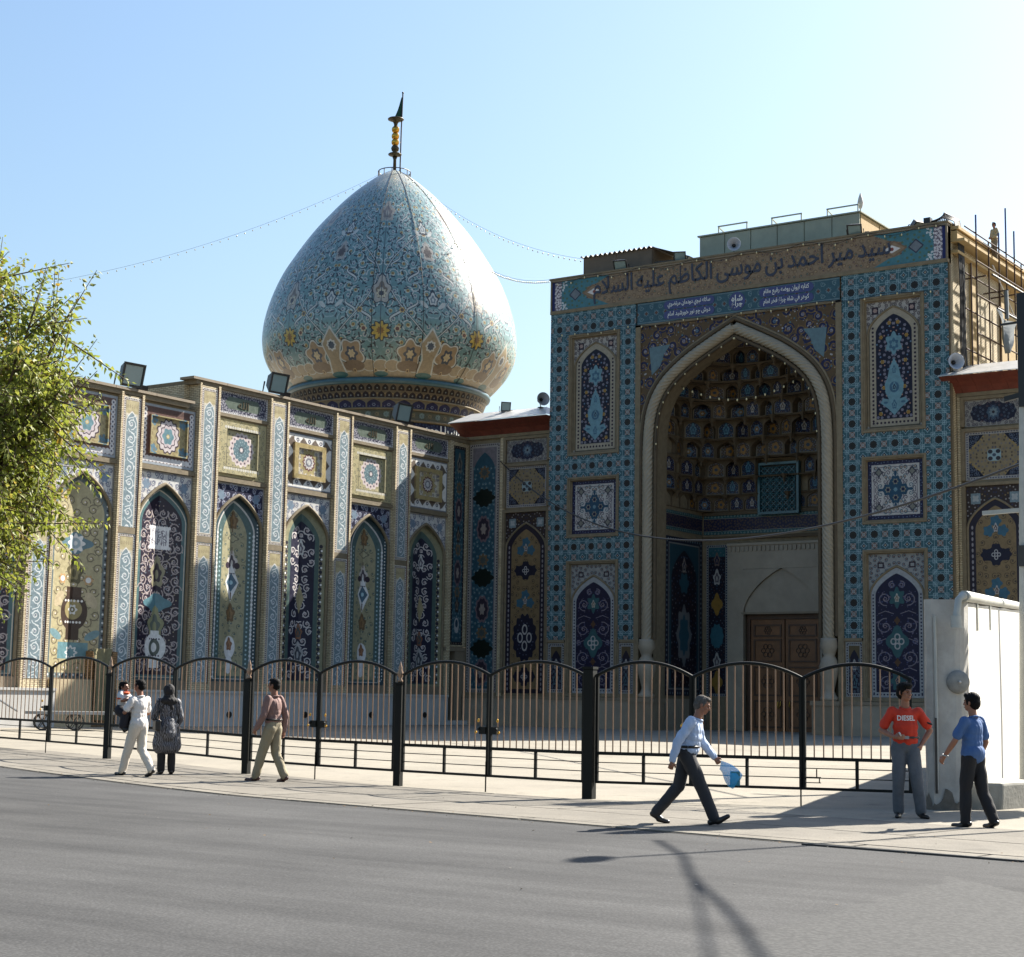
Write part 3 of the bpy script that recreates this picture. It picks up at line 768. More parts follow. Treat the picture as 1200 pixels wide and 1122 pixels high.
def t_lower():                                # portal lower panel 2.4 x 6.2
    W, H = 2.4, 6.2
    c = Cv(208, 536, (176, 178, 178), W, H); r = rng(8); cx = W / 2
    def g(a, b, q): c.spiral(a, b, 0.09, 0.028, (88, 108, 130), q.random() * 6); c.disc(a, b, 0.03, (150, 90, 70))
    c.scatter(r, 0.05, 4.6, cx, H, 0.19, g); c.rect(0.38, H - 0.62, 0.66, H - 0.36, PLUM); c.rect(0.44, H - 0.56, 0.6, H - 0.42, (176, 178, 178))
    c.poly(arch_pts(cx, -0.2, 4.45, 5.72, W / 2 - 0.02), (112, 96, 70))
    c.poly(arch_pts(cx, -0.2, 4.45, 5.6, W / 2 - 0.09), (186, 190, 196))
    c.dots(0.18, 0.1, 0.18, 4.5, 0.15, 0.035, [NAVY]); c.dots(0.1, 0.12, W - 0.1, 0.12, 0.15, 0.035, [NAVY])
    c.poly(arch_pts(cx, 0.22, 4.4, 5.34, W / 2 - 0.28), (28, 30, 82))
    L = (150, 140, 156)
    for (a, b, rad, d) in ((0.72, 0.6, 0.3, 1), (0.68, 1.7, 0.36, -1), (0.68, 3.05, 0.36, 1), (0.7, 4.25, 0.3, -1), (0.45, 2.4, 0.13, 1), (1.0, 4.85, 0.16, 1)):
        c.spiral(a, b, rad, 0.045, L, d * 1.4, 1.3, d, 20, (120, 110, 140)); c.flower(a, b, 0.09, (170, 150, 160), NAVY)
        for k in range(5): c.disc(a + rad * 0.62 * math.cos(k * 1.3), b + rad * 0.62 * math.sin(k * 1.3), 0.035, (86, 96, 150))
    c.scatter(r, 0.34, 0.3, cx, 4.6, 0.2, lambda a, b, q: c.disc(a, b, 0.022, (110, 110, 150)))
    for y in (1.15, 2.4, 3.6): c.line([(0.4, y), (0.7, y + 0.12), (1.05, y)], 0.035, L)
    c.mirror()
    T = (50, 112, 124)
    c.rose(cx, 4.3, 0.36, 6, T, 0.35, math.pi / 6, 1.3); c.palm(cx, 4.25, 0.13, (206, 200, 190), (150, 120, 90))
    c.rose(cx, 2.4, 0.5, 4, T, 0.3, math.pi / 4 * 0, 1.4); c.rose(cx, 0.7, 0.36, 6, T, 0.35, 0, 1.2); c.palm(cx, 0.7, 0.12, (186, 150, 130), NAVY)
    for (a, b) in ((0, 0.2), (0, -0.2), (0.17, 0), (-0.17, 0)): c.ell(cx + a, 2.4 + b, 0.13, 0.15, (206, 202, 200)); c.ell(cx + a, 2.4 + b, 0.075, 0.09, T)
    for y in (3.3, 1.5): c.rose(cx, y, 0.13, 4, (110, 74, 50), 0.3, sy=1.4)
    return c

def t_small():                                # small bottom panel 0.95 x 2.4
    W, H = 0.95, 2.4; c = Cv(96, 240, (180, 182, 184), W, H)
    c.dotframe(0.08, 0.08, W - 0.08, H - 0.08, 0.12, 0.035, [NAVY, (110, 80, 70)]); c.rect(0.17, 0.17, W - 0.17, H - 0.17, (124, 100, 60)); c.poly(arch_pts(W / 2, 0.17, 1.4, 2.05, W / 2 - 0.17), (30, 32, 74))
    r = rng(2); c.scatter(r, 0.2, 0.2, W / 2, 1.6, 0.13, lambda a, b, q: c.spiral(a, b, 0.07, 0.024, (110, 140, 160), q.random() * 6)); c.mirror()
    c.palm(W / 2, 1.35, 0.17, (190, 186, 180), (80, 90, 130)); c.palm(W / 2, 0.6, 0.2, (70, 130, 150), (30, 32, 74))
    return c

def t_spandrel():                             # big spandrel, repeating 3 x 3
    W = 3.0; c = Cv(384, 384, (112, 84, 50), W); r = rng(21)
    def put(fn, x, y):
        for i in (-W, 0, W):
            for j in (-W, 0, W): fn(x + i, y + j)
    P = []
    for _ in range(400):
        x, y = r.random() * W, r.random() * W
        if all(min(abs(x - a), W - abs(x - a)) ** 2 + min(abs(y - b), W - abs(y - b)) ** 2 > 0.2 for a, b in P): P.append((x, y))
    for (x, y) in P:
        rad = 0.2 + 0.1 * r.random(); put(lambda a, b: c.disc(a, b, rad, (36, 38, 86)), x, y)
    for (x, y) in P:
        a0 = r.random() * 6; d = r.choice((-1, 1)); put(lambda a, b: c.spiral(a, b, 0.27, 0.05, (140, 104, 56), a0, 1.3, d, 18, (160, 124, 70)), x, y)
        k = r.random(); col = (186, 178, 184) if k < 0.5 else ((150, 110, 70) if k < 0.8 else (110, 160, 180))
        put(lambda a, b: c.flower(a, b, 0.085, col, (60, 52, 96), (206, 196, 190)), x, y)
    for _ in range(160):
        x, y = r.random() * W, r.random() * W; col = r.choice(((170, 166, 180), (60, 70, 130), (150, 120, 80), (196, 190, 190), (80, 130, 150))); q = 0.02 + 0.025 * r.random()
        put(lambda a, b: c.disc(a, b, q, col), x, y)
    return c

def t_frieze():                               # turquoise frieze repeating 1.05
    W, H = 1.05, 1.05; c = Cv(128, 128, (52, 128, 156), W, H)
    c.line([(0, 0.06), (W, 0.06)], 0.05, (120, 170, 186)); c.line([(0, H - 0.06), (W, H - 0.06)], 0.05, (120, 170, 186))
    for (a, b) in ((0.5, 0.5), (0, 0.5), (W, 0.5)): c.rose(a, b, 0.15, 8, (110, 168, 186), 0.3); c.rose(a, b, 0.09, 4, (140, 84, 70), 0.3)
    for (a, b) in ((0.25, 0.25), (0.8, 0.25), (0.25, 0.8), (0.8, 0.8)): c.spiral(a, b, 0.13, 0.03, (120, 180, 196), a * 9, 1.2, 1, 14, (150, 196, 206))
    return c

def t_band():                                 # ground of the great inscription 20.2 x 1.6
    W, H = 20.2, 1.6; c = Cv(1600, 128, (136, 116, 92), W, H); r = rng(31)
    def f(a, b, q):
        c.spiral(a, b, 0.12, 0.03, (110, 88, 66), q.random() * 6, 1.1); c.disc(a, b, 0.035, q.choice(((84, 66, 72), (160, 136, 100), (70, 96, 92))))
    c.scatter(r, 0.1, 0.1, W / 2, H - 0.1, 0.2, f, 2500)
    c.rect(0, 0, 2.0, H, (74, 118, 126)); c.poly([(2.0, 0), (3.3, 0), (2.6, 0.35), (2.0, 0.5)], (74, 118, 126)); c.poly([(2.0, H), (3.3, H), (2.6, H - 0.35), (2.0, H - 0.5)], (74, 118, 126))
    c.scatter(r, 0.1, 0.1, 2.8, H - 0.1, 0.22, lambda a, b, q: c.disc(a, b, 0.06, (84, 104, 84)) if not (a > 2.0 and abs(b - 0.8) < 0.5) else None)
    c.rect(0, 0, 0.16, H, (40, 44, 92))
    def w(a, b, q):
        if a < 0.5 + 0.55 * abs(b - H / 2): c.spiral(a, b, 0.06, 0.03, (214, 208, 206), q.random() * 6, 1)
    c.rect(0.16, 0, 0.55, H, (112, 100, 110)); c.scatter(r, 0.2, 0.05, 1.2, H - 0.05, 0.11, w)
    for x, rx, ry, c1, c2 in ((1.35, 0.36, 0.36, (58, 56, 74), (110, 116, 120)), (2.35, 0.62, 0.42, (122, 98, 76), (136, 116, 92))):
        c.poly([(x - rx, H / 2), (x, H / 2 + ry), (x + rx, H / 2), (x, H / 2 - ry)], c1); c.poly([(x - rx * 0.8, H / 2), (x, H / 2 + ry * 0.8), (x + rx * 0.8, H / 2), (x, H / 2 - ry * 0.8)], c2)
    c.poly([(2.05, H / 2), (2.45, H / 2 + 0.2), (2.85, H / 2), (2.45, H / 2 - 0.2)], (206, 200, 196)); c.rose(2.45, H / 2, 0.1, 6, (130, 70, 60))
    c.mirror()
    return c

def t_sidecart():                             # 2.5 x 1.15
    W, H = 2.5, 1.15; c = Cv(224, 104, (182, 176, 168), W, H); r = rng(41)
    c.scatter(r, 0.06, 0.06, W / 2, H - 0.06, 0.15, lambda a, b, q: c.spiral(a, b, 0.08, 0.025, (104, 92, 104), q.random() * 6))
    for a, q in ((0.62, 0.38), (1.0, 0.44), (1.25, 0.48)): c.rose(a, H / 2, q, 8, (36, 38, 80), 0.12)
    c.scatter(r, 0.3, 0.12, W / 2, H - 0.12, 0.13, lambda a, b, q: c.flower(a, b, 0.05, q.choice(((120, 150, 180), (150, 96, 96), (90, 100, 150))), (36, 38, 80)) if math.hypot((a - 1.25) / 0.95, (b - H / 2) / 0.46) < 1 else None)
    c.mirror(); c.rose(W / 2, H / 2, 0.3, 8, (74, 112, 150), 0.2); c.rose(W / 2, H / 2, 0.2, 8, (130, 160, 180), 0.3); c.disc(W / 2, H / 2, 0.06, PLUM)
    return c

def t_sidesq():                               # 2.5 x 2.4
    W, H = 2.5, 2.4; c = Cv(224, 214, (186, 180, 172), W, H); r = rng(43)
    c.dotframe(0.08, 0.08, W - 0.08, H - 0.08, 0.12, 0.035, [(96, 100, 130)])
    c.rect(0.16, 0.16, W - 0.16, H - 0.16, (168, 140, 92))
    c.poly([(0.16, 0.16), (0.8, 0.16), (0.55, 0.5), (0.16, 0.85)], NAVYD)
    c.scatter(r, 0.2, 0.2, 0.7, 0.7, 0.11, lambda a, b, q: c.ring(a, b, 0.06, 0.02, (120, 140, 170)) if a + b < 0.95 else None)
    c.line([(0.85, 0.16), (0.7, 0.42), (0.5, 0.55), (0.16, 0.95)], 0.05, YEL)
    c.scatter(r, 0.2, 0.2, W / 2, H / 2, 0.15, lambda a, b, q: (c.ell(a, b, 0.04, 0.055, q.choice(((110, 90, 70), (140, 130, 120), (104, 100, 116))))) if a + b > 1.0 else None)
    c.mirror(); c.mirrory()
    x, y = W / 2, H / 2
    c.rose(x, y, 0.36, 4, (160, 196, 204), 0.2, math.pi / 4)
    for (a, b) in ((0.17, 0.17), (-0.17, 0.17), (0.17, -0.17), (-0.17, -0.17)): c.disc(x + a, y + b, 0.1, (66, 60, 70))
    c.disc(x, y, 0.08, (70, 90, 120))
    return c

def t_sidearch():                             # 2.5 x 8.9
    W, H = 2.5, 8.9; c = Cv(224, 760, (74, 52, 48), W, H); r = rng(45); cx = W / 2
    c.scatter(r, 0.05, 7.2, cx, H - 0.05, 0.13, lambda a, b, q: c.disc(a, b, 0.035, q.choice(((170, 160, 160), (160, 120, 60), (60, 60, 110)))))
    c.rect(0.2, H - 0.75, 0.62, H - 0.3, (130, 160, 174)); c.rose(0.41, H - 0.52, 0.17, 4, (190, 196, 196), 0.4, math.pi / 4)
    c.poly(arch_pts(cx, -0.2, 7.15, 8.4, W / 2 - 0.02), (120, 100, 66)); c.poly(arch_pts(cx, -0.2, 7.15, 8.3, W / 2 - 0.1), (52, 42, 66))
    for i in range(30):
        c.ell(0.24, 0.2 + i * 0.24, 0.045, 0.085, (170, 160, 168))
    c.poly(arch_pts(cx, 0.2, 7.1, 8.05, W / 2 - 0.38), (164, 124, 70))
    def f(a, b, q):
        if abs(a - cx) < arch_hw(b, 7.1, 8.0, W / 2 - 0.45): c.spiral(a, b, 0.13, 0.028, (116, 88, 52), q.random() * 6, 1.2, q.choice((-1, 1))); c.disc(a, b, 0.03, (80, 70, 70))
    c.scatter(r, 0.4, 0.3, cx, 7.7, 0.28, f); c.mirror()
    T = (52, 122, 158); D = (34, 34, 72)
    for y, k in ((7.1, 0), (6.0, 1), (4.5, 0), (2.7, 2), (0.8, 1)):
        if k == 0:
            for (a, b) in ((0, 0.3), (-0.3, -0.1), (0.3, -0.1)): c.rose(cx + a, y + b, 0.26, 5, T, 0.25)
            c.palm(cx, y, 0.13, (206, 196, 190), (120, 80, 70))
        if k == 1:
            for (a, b) in ((0, 0.2), (0, -0.2), (-0.4, 0), (0.4, 0)): c.rose(cx + a, y + b, 0.28, 6, D, 0.2)
            for (a, b) in ((0, 0.13), (0, -0.13), (0.12, 0), (-0.12, 0)): c.ell(cx + a, y + b, 0.085, 0.09, (206, 200, 196)); c.ell(cx + a, y + b, 0.045, 0.05, D)
        if k == 2:
            c.rose(cx, y, 0.75, 14, D, 0.12, sy=1.6)
            for (a, b) in ((0, 0.4), (0, -0.4), (-0.27, 0), (0.27, 0)): c.ell(cx + a, y + b, 0.17, 0.26, (206, 196, 190)); c.ell(cx + a, y + b, 0.1, 0.17, D if k else T)
            c.scatter(r, cx - 0.6, y - 1, cx + 0.6, y + 1, 0.16, lambda a, b, q: c.disc(a, b, 0.03, (110, 120, 160)) if math.hypot((a - cx) / 0.55, (b - y) / 0.95) < 1 and math.hypot((a - cx) / 0.4, (b - y) / 0.62) > 1 else None)
    return c

def t_cell(k):                                # muqarnas cell faces
    W = 1.0; c = Cv(96, 96, (104, 78, 44), W); r = rng(60 + k)
    bgc = ((40, 44, 84), (44, 48, 78), (96, 70, 44), (38, 60, 90))[k]
    c.poly(arch_pts(0.5, 0.06, 0.55, 0.95, 0.44), (150, 134, 104)); c.poly(arch_pts(0.5, 0.1, 0.55, 0.9, 0.39), bgc)
    c.scatter(r, 0.14, 0.12, 0.5, 0.8, 0.09, lambda a, b, q: c.disc(a, b, 0.028, q.choice(((150, 146, 160), (90, 120, 160), (150, 110, 60))))); c.mirror()
    if k == 0: c.palm(0.5, 0.45, 0.17, (196, 190, 182), (120, 100, 90))
    if k == 1: c.rose(0.5, 0.42, 0.27, 6, (96, 130, 160), 0.25); c.rose(0.5, 0.42, 0.16, 6, (170, 120, 50), 0.3); c.disc(0.5, 0.42, 0.06, (190, 190, 186))
    if k == 2: c.rose(0.5, 0.45, 0.22, 5, (180, 124, 44), 0.2, sy=1.3); c.disc(0.5, 0.45, 0.09, (60, 80, 100))
    if k == 3: c.palm(0.5, 0.48, 0.2, (90, 150, 176), (44, 84, 120), sy=1.6)
    return c

def t_iwan(k):
    if k == 'band':                           # 1.6 x 1.0 repeating
        W, H = 1.6, 0.95; c = Cv(192, 112, (46, 108, 116), W, H)
        for i in range(9):
            for y in (0.07, H - 0.07): c.spiral(0.09 + i * 0.178, y, 0.055, 0.022, (150, 170, 166), i, 1)
        c.rect(0, 0.16, W, H - 0.16, (40, 42, 92)); c.line([(0, 0.17), (W, 0.17)], 0.02, (190, 180, 160)); c.line([(0, H - 0.17), (W, H - 0.17)], 0.02, (190, 180, 160))
        r = rng(70); c.scatter(r, 0.05, 0.2, W - 0.05, H - 0.2, 0.11, lambda a, b, q: c.spiral(a, b, 0.05, 0.02, (120, 96, 70), q.random() * 6))
        return c
    if k == 'left':                           # side panel 3.6 x 7.6
        W, H = 3.6, 7.6; c = Cv(256, 540, (34, 40, 74), W, H); r = rng(71); cx = W / 2
        c.dotframe(0.12, 0.12, W - 0.12, H - 0.12, 0.24, 0.06, [(120, 150, 160)]); c.frame(0.28, 0.28, W - 0.28, H - 0.28, 0.07, (150, 154, 150)); c.rect(0.36, 0.36, W - 0.36, H - 0.36, (38, 88, 108))
        c.poly(arch_pts(cx, 0.4, 5.6, 7.0, 1.25), (36, 30, 54))
        c.scatter(r, 0.6, 0.5, cx, 6.8, 0.2, lambda a, b, q: c.disc(a, b, 0.045, q.choice(((140, 140, 150), (110, 70, 70), (80, 110, 150)))) if abs(a - cx) < arch_hw(b, 5.6, 7.0, 1.2) else None); c.mirror()
        c.rose(cx, 5.4, 0.5, 6, (40, 100, 124), 0.25, sy=1.1); c.rose(cx, 2.9, 0.75, 8, (130, 134, 140), 0.2, sy=2.0); c.rose(cx, 2.9, 0.5, 8, (44, 104, 130), 0.2, sy=2.0); c.palm(cx, 6.2, 0.25, (170, 160, 150), NAVY)
        return c
    W, H = 1.3, 7.6; c = Cv(128, 640, (160, 164, 162), W, H); r = rng(72); cx = W / 2       # narrow panel
    c.dotframe(0.06, 0.06, W - 0.06, H - 0.06, 0.13, 0.035, [NAVY]); c.rect(0.13, 0.13, W - 0.13, H - 0.13, (36, 32, 54)); c.rect(0.13, H - 0.6, W - 0.13, H - 0.13, (44, 108, 120))
    c.scatter(r, 0.16, 0.2, cx, H - 0.2, 0.14, lambda a, b, q: c.disc(a, b, 0.03, q.choice(((120, 130, 140), (110, 70, 60), (60, 100, 130))))); c.mirror()
    for y, k2 in ((6.8, 3), (5.9, 0), (4.6, 1), (3.0, 2), (1.7, 0), (0.7, 1)):
        if k2 == 0: c.palm(cx, y, 0.28, (190, 186, 180), (110, 100, 110))
        if k2 == 1: c.rose(cx, y, 0.36, 4, (176, 128, 40), 0.3, sy=1.6)
        if k2 == 2: c.rose(cx, y, 0.42, 10, (50, 120, 140), 0.1, sy=1.5)
        if k2 == 3: c.palm(cx, y, 0.24, (130, 110, 100), NAVY)
    return c

def t_dome():                                 # one eighth of the dome, v = height fraction
    W, H = 1.0, 2.35                          # units: sector widths at the waist
    c = Cv(448, 1056, (98, 148, 150), W, H); r = rng(80); cx = 0.5
    BK = (40, 54, 64); WH = (200, 202, 194)
    def f(a, b, q):
        k = q.random(); c.spiral(a, b, 0.058, 0.010, WH if k < 0.3 else (150, 180, 182), q.random() * 6, 1.1, q.choice((-1, 1)), 16, BK)
        c.flower(a, b, 0.02, (206, 170, 70) if k < 0.45 else (206, 196, 180), (130, 84, 50) if k < 0.45 else (80, 110, 140))
    c.scatter(r, 0.03, 0.12, cx, H - 0.1, 0.078, f, 6000)
    def g(a, b, q):
        a0 = q.random() * 3; c.line([(a, b), (a + 0.035 * math.cos(a0), b + 0.035 * math.sin(a0))], 0.014, BK)
    c.scatter(r, 0.03, 0.12, cx, H - 0.1, 0.06, g, 3000)
    c.mirror()
    # S-shaped white leaves with a dark edge, paired about the seams
    for y, sc in ((0.56, 0.8), (0.64, 0.7), (0.96, 0.75), (1.1, 0.6), (1.36, 0.65), (1.62, 0.55), (1.8, 0.45)):
        for sg in (-1, 1):
            for base in (0.0, 1.0):
                x0 = base + sg * (0.22 + 0.1 * math.sin(y * 21))
                if not (-0.1 < x0 < 1.1): continue
                pts = [(x0 + sg * 0.075 * sc * math.sin(t * 4.6 - 2.3) , y + 0.2 * sc * (t - 0.5)) for t in [i / 10 for i in range(11)]]
                for wd_, cl in ((0.03, BK), (0.018, WH)):
                    for i in range(10): c.line(pts[i:i + 2], wd_ * sc * (0.4 + math.sin(math.pi * (i + 0.5) / 10)), cl)
    # big curving stems from the base medallions
    for sg in (-1, 1):
        for off in (0.0, 1.0):
            st = [(cx + sg * (0.03 + 0.42 * math.sin(t * 1.5)), 0.34 + 0.62 * t) for t in [i / 14 for i in range(15)]]
            c.line(st, 0.018, BK); c.line(st, 0.01, WH)
            st = [(cx + sg * (0.47 - 0.44 * t ** 1.5), 0.98 + 0.5 * t) for t in [i / 12 for i in range(13)]]
            c.line(st, 0.016, BK); c.line(st, 0.009, WH)
    T1, T2 = (170, 148, 110), (132, 104, 74)
    # tan skirt with lobes
    c.rect(0, 0, W, 0.1, T1)
    for x in [i / 8 for i in range(9)]: c.ell(x, 0.1, 0.085, 0.05, WH); c.ell(x, 0.1, 0.078, 0.044, T1)
    for sg in (-1, 1):
        c.rose(cx + sg * 0.2, 0.2, 0.15, 5, BK, 0.28, sg * 0.4); c.rose(cx + sg * 0.2, 0.2, 0.142, 5, WH, 0.28, sg * 0.4); c.rose(cx + sg * 0.2, 0.2, 0.125, 5, (168, 136, 94), 0.28, sg * 0.4)
        c.rose(cx + sg * 0.2, 0.2, 0.07, 6, (60, 74, 96), 0.3); c.rose(cx + sg * 0.2, 0.2, 0.04, 6, (206, 180, 130), 0.3)
        c.ell(cx + sg * 0.2, 0.1, 0.12, 0.045, T2)
    c.poly([(cx, 0.46), (cx + 0.05, 0.38), (cx + 0.11, 0.3), (cx + 0.07, 0.16), (cx + 0.1, 0.04), (cx - 0.1, 0.04), (cx - 0.07, 0.16), (cx - 0.11, 0.3), (cx - 0.05, 0.38)], WH)
    c.poly([(cx, 0.43), (cx + 0.04, 0.37), (cx + 0.095, 0.29), (cx + 0.055, 0.16), (cx + 0.08, 0.04), (cx - 0.08, 0.04), (cx - 0.055, 0.16), (cx - 0.095, 0.29), (cx - 0.04, 0.37)], T1)
    c.rose(cx, 0.28, 0.055, 8, (206, 206, 200), 0.2); c.rose(cx, 0.28, 0.036, 8, (70, 90, 110), 0.2)
    for x in (0.06, 0.3, 0.7, 0.94): c.flower(x, 0.06, 0.02, (206, 170, 100), BRWN)
    c.ell(cx, 0.03, 0.1, 0.025, (40, 110, 110)); c.ell(0, 0.03, 0.08, 0.022, (40, 110, 110)); c.ell(1, 0.03, 0.08, 0.022, (40, 110, 110))
    # white arabesque knots on the sector axis
    for y in (0.72, 1.5):
        c.palm(cx, y, 0.07, BK, WH, sy=1.3); c.palm(cx, y, 0.055, WH, (110, 130, 140), sy=1.2)
        for sg in (-1, 1): c.ell(cx + sg * 0.09, y - 0.05, 0.05, 0.02, WH, sg * 0.7)
    c.palm(cx, 1.22, 0.085, (170, 164, 150), (124, 112, 98), sy=1.35); c.rose(cx, 1.22, 0.05, 8, (90, 76, 66), 0.3)
    # seam column: flowers and tan medallions
    for b in (0.0, 1.0):
        c.rose(b, 0.40, 0.1, 9, BK, 0.2); c.rose(b, 0.40, 0.09, 9, (206, 164, 40), 0.35); c.rose(b, 0.40, 0.04, 9, (150, 96, 30), 0.3)
        c.palm(b, 0.78, 0.118, BK, BK, sy=1.35); c.palm(b, 0.78, 0.108, (176, 168, 152), (128, 108, 84), sy=1.35); c.rose(b, 0.76, 0.055, 8, (206, 190, 150), 0.3); c.rose(b, 0.76, 0.03, 8, (70, 60, 60), 0.3)
        c.palm(b, 1.68, 0.15, (170, 160, 140), (128, 116, 104), sy=0.9)
        for sg in (-1, 1):
            c.flower(b + sg * 0.16, 0.42, 0.035, (206, 190, 150), (120, 70, 60)); c.flower(b + sg * 0.2, 0.6, 0.03, (206, 160, 60), BRWN)
        c.line([(b, 0.3), (b, H)], 0.007, (60, 72, 80))
    # pale scales towards the top
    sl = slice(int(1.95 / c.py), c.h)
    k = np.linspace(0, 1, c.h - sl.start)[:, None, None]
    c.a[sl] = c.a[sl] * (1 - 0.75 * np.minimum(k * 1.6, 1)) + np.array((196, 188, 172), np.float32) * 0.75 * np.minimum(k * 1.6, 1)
    return c

def t_drum(k):
    if k == 'niche':
        W, H = 0.5, 1.0; c = Cv(64, 128, (140, 112, 76), W, H)
        c.line([(0, 0.97), (W, 0.97)], 0.06, (70, 110, 116)); c.poly(arch_pts(0.25, 0.52, 0.68, 0.9, 0.19), (56, 40, 36)); c.disc(0.25, 0.66, 0.05, (150, 160, 150))
        c.poly(arch_pts(0.0, 0.05, 0.25, 0.45, 0.2), (60, 48, 56)); c.poly(arch_pts(0.5, 0.05, 0.25, 0.45, 0.2), (60, 48, 56)); c.disc(0, 0.2, 0.06, (150, 150, 150)); c.disc(0.5, 0.2, 0.06, (150, 150, 150)); c.disc(0.25, 0.3, 0.06, (180, 140, 80))
        return c
    if k == 'blue':
        W, H = 0.9, 0.6; c = Cv(96, 64, (150, 134, 110), W, H)
        c.poly(arch_pts(0.45, 0.0, 0.3, 0.55, 0.4), (56, 60, 120)); c.rose(0.45, 0.22, 0.12, 6, (140, 150, 190), 0.3); c.disc(0.45, 0.22, 0.05, (56, 60, 120)); c.disc(0.2, 0.12, 0.04, (120, 130, 180)); c.disc(0.7, 0.12, 0.04, (120, 130, 180))
        return c
    if k == 'green':
        W, H = 1.1, 0.7; c = Cv(112, 72, (120, 122, 92), W, H)
        c.line([(0, 0.05), (W, 0.05)], 0.06, (150, 130, 90)); c.line([(0, 0.65), (W, 0.65)], 0.06, (150, 130, 90))
        c.rose(0.3, 0.35, 0.2, 8, (140, 172, 160), 0.2); c.rose(0.85, 0.35, 0.16, 6, (160, 140, 90), 0.3); c.dots(0, 0.35, W, 0.35, 0.18, 0.03, [(84, 96, 84)])
        return c
    W, H = 2.0, 1.2; c = Cv(160, 96, (36, 38, 96), W, H); r = rng(90)
    c.line([(0, 0.05), (W, 0.05)], 0.07, (150, 134, 104)); c.line([(0, H - 0.05), (W, H - 0.05)], 0.07, (150, 134, 104))
    c.scatter(r, 0.1, 0.15, W - 0.1, H - 0.15, 0.16, lambda a, b, q: c.spiral(a, b, 0.07, 0.025, (70, 96, 150), q.random() * 6))
    return c

for nm, cv, kw in (('star', t_star(), {}), ('strip', t_strip(), dict(val=0.85, con=1.0, rough=0.35, glaze=0.35, sat=0.5)), ('niche_n', t_niche('n'), dict(val=0.85, con=1.0, rough=0.35, glaze=0.35, sat=0.6)), ('niche_y', t_niche('y'), dict(val=0.85, con=1.0, rough=0.35, glaze=0.35, sat=0.6)), ('niche_g', t_niche('g'), dict(val=0.85, con=1.0, rough=0.35, glaze=0.35, sat=0.6)), ('niche_v', t_niche('v'), dict(val=0.85, con=1.0, rough=0.35, glaze=0.35, sat=0.6)),
                   ('sq_a', t_square('a'), dict(val=0.85, con=1.0, rough=0.35, glaze=0.35, sat=0.6)), ('sq_b', t_square('b'), dict(val=0.85, con=1.0, rough=0.35, glaze=0.35, sat=0.6)), ('sq_c', t_square('c'), dict(val=0.85, con=1.0, rough=0.35, glaze=0.35, sat=0.6)), ('cart', t_cart(), dict(val=0.85, con=1.0, rough=0.35, glaze=0.35, sat=0.6)), ('spand_d', t_spand('d'), dict(val=0.85, con=1.0, rough=0.35, glaze=0.35, sat=0.6)), ('spand_l', t_spand('l'), dict(val=0.85, con=1.0, rough=0.35, glaze=0.35, sat=0.6)),
                   ('long_p', t_longblue('p'), {}), ('long_g', t_longblue('g'), {}), ('upper', t_upper(), dict(val=0.5, sat=0.75)), ('mid', t_mid(), dict(val=0.55, sat=0.75)), ('lower', t_lower(), dict(val=0.45, sat=0.75)), ('small', t_small(), {}),
                   ('spandrel', t_spandrel(), dict(val=0.5, sat=0.85)), ('frieze', t_frieze(), dict(val=0.42, sat=0.58)), ('band', t_band(), dict(val=0.85, sat=0.95)), ('sidecart', t_sidecart(), {}), ('sidesq', t_sidesq(), dict(val=0.52, sat=0.65)), ('sidearch', t_sidearch(), dict(val=0.5, sat=0.6)),
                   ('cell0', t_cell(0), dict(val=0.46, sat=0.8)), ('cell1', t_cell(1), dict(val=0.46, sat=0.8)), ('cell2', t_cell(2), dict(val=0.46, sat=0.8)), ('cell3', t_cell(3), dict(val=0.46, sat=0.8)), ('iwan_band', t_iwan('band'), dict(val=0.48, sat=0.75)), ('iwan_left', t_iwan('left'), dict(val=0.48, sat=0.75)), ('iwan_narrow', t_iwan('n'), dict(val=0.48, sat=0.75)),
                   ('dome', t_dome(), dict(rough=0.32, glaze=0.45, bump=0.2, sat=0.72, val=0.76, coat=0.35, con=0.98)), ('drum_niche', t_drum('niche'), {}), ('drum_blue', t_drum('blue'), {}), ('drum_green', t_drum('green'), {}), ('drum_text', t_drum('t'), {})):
    M[nm] = tile_mat(nm + '_tiles', cv, **kw)  # val puts light into colour: gateway darkened for shade, wing kept bright for sun
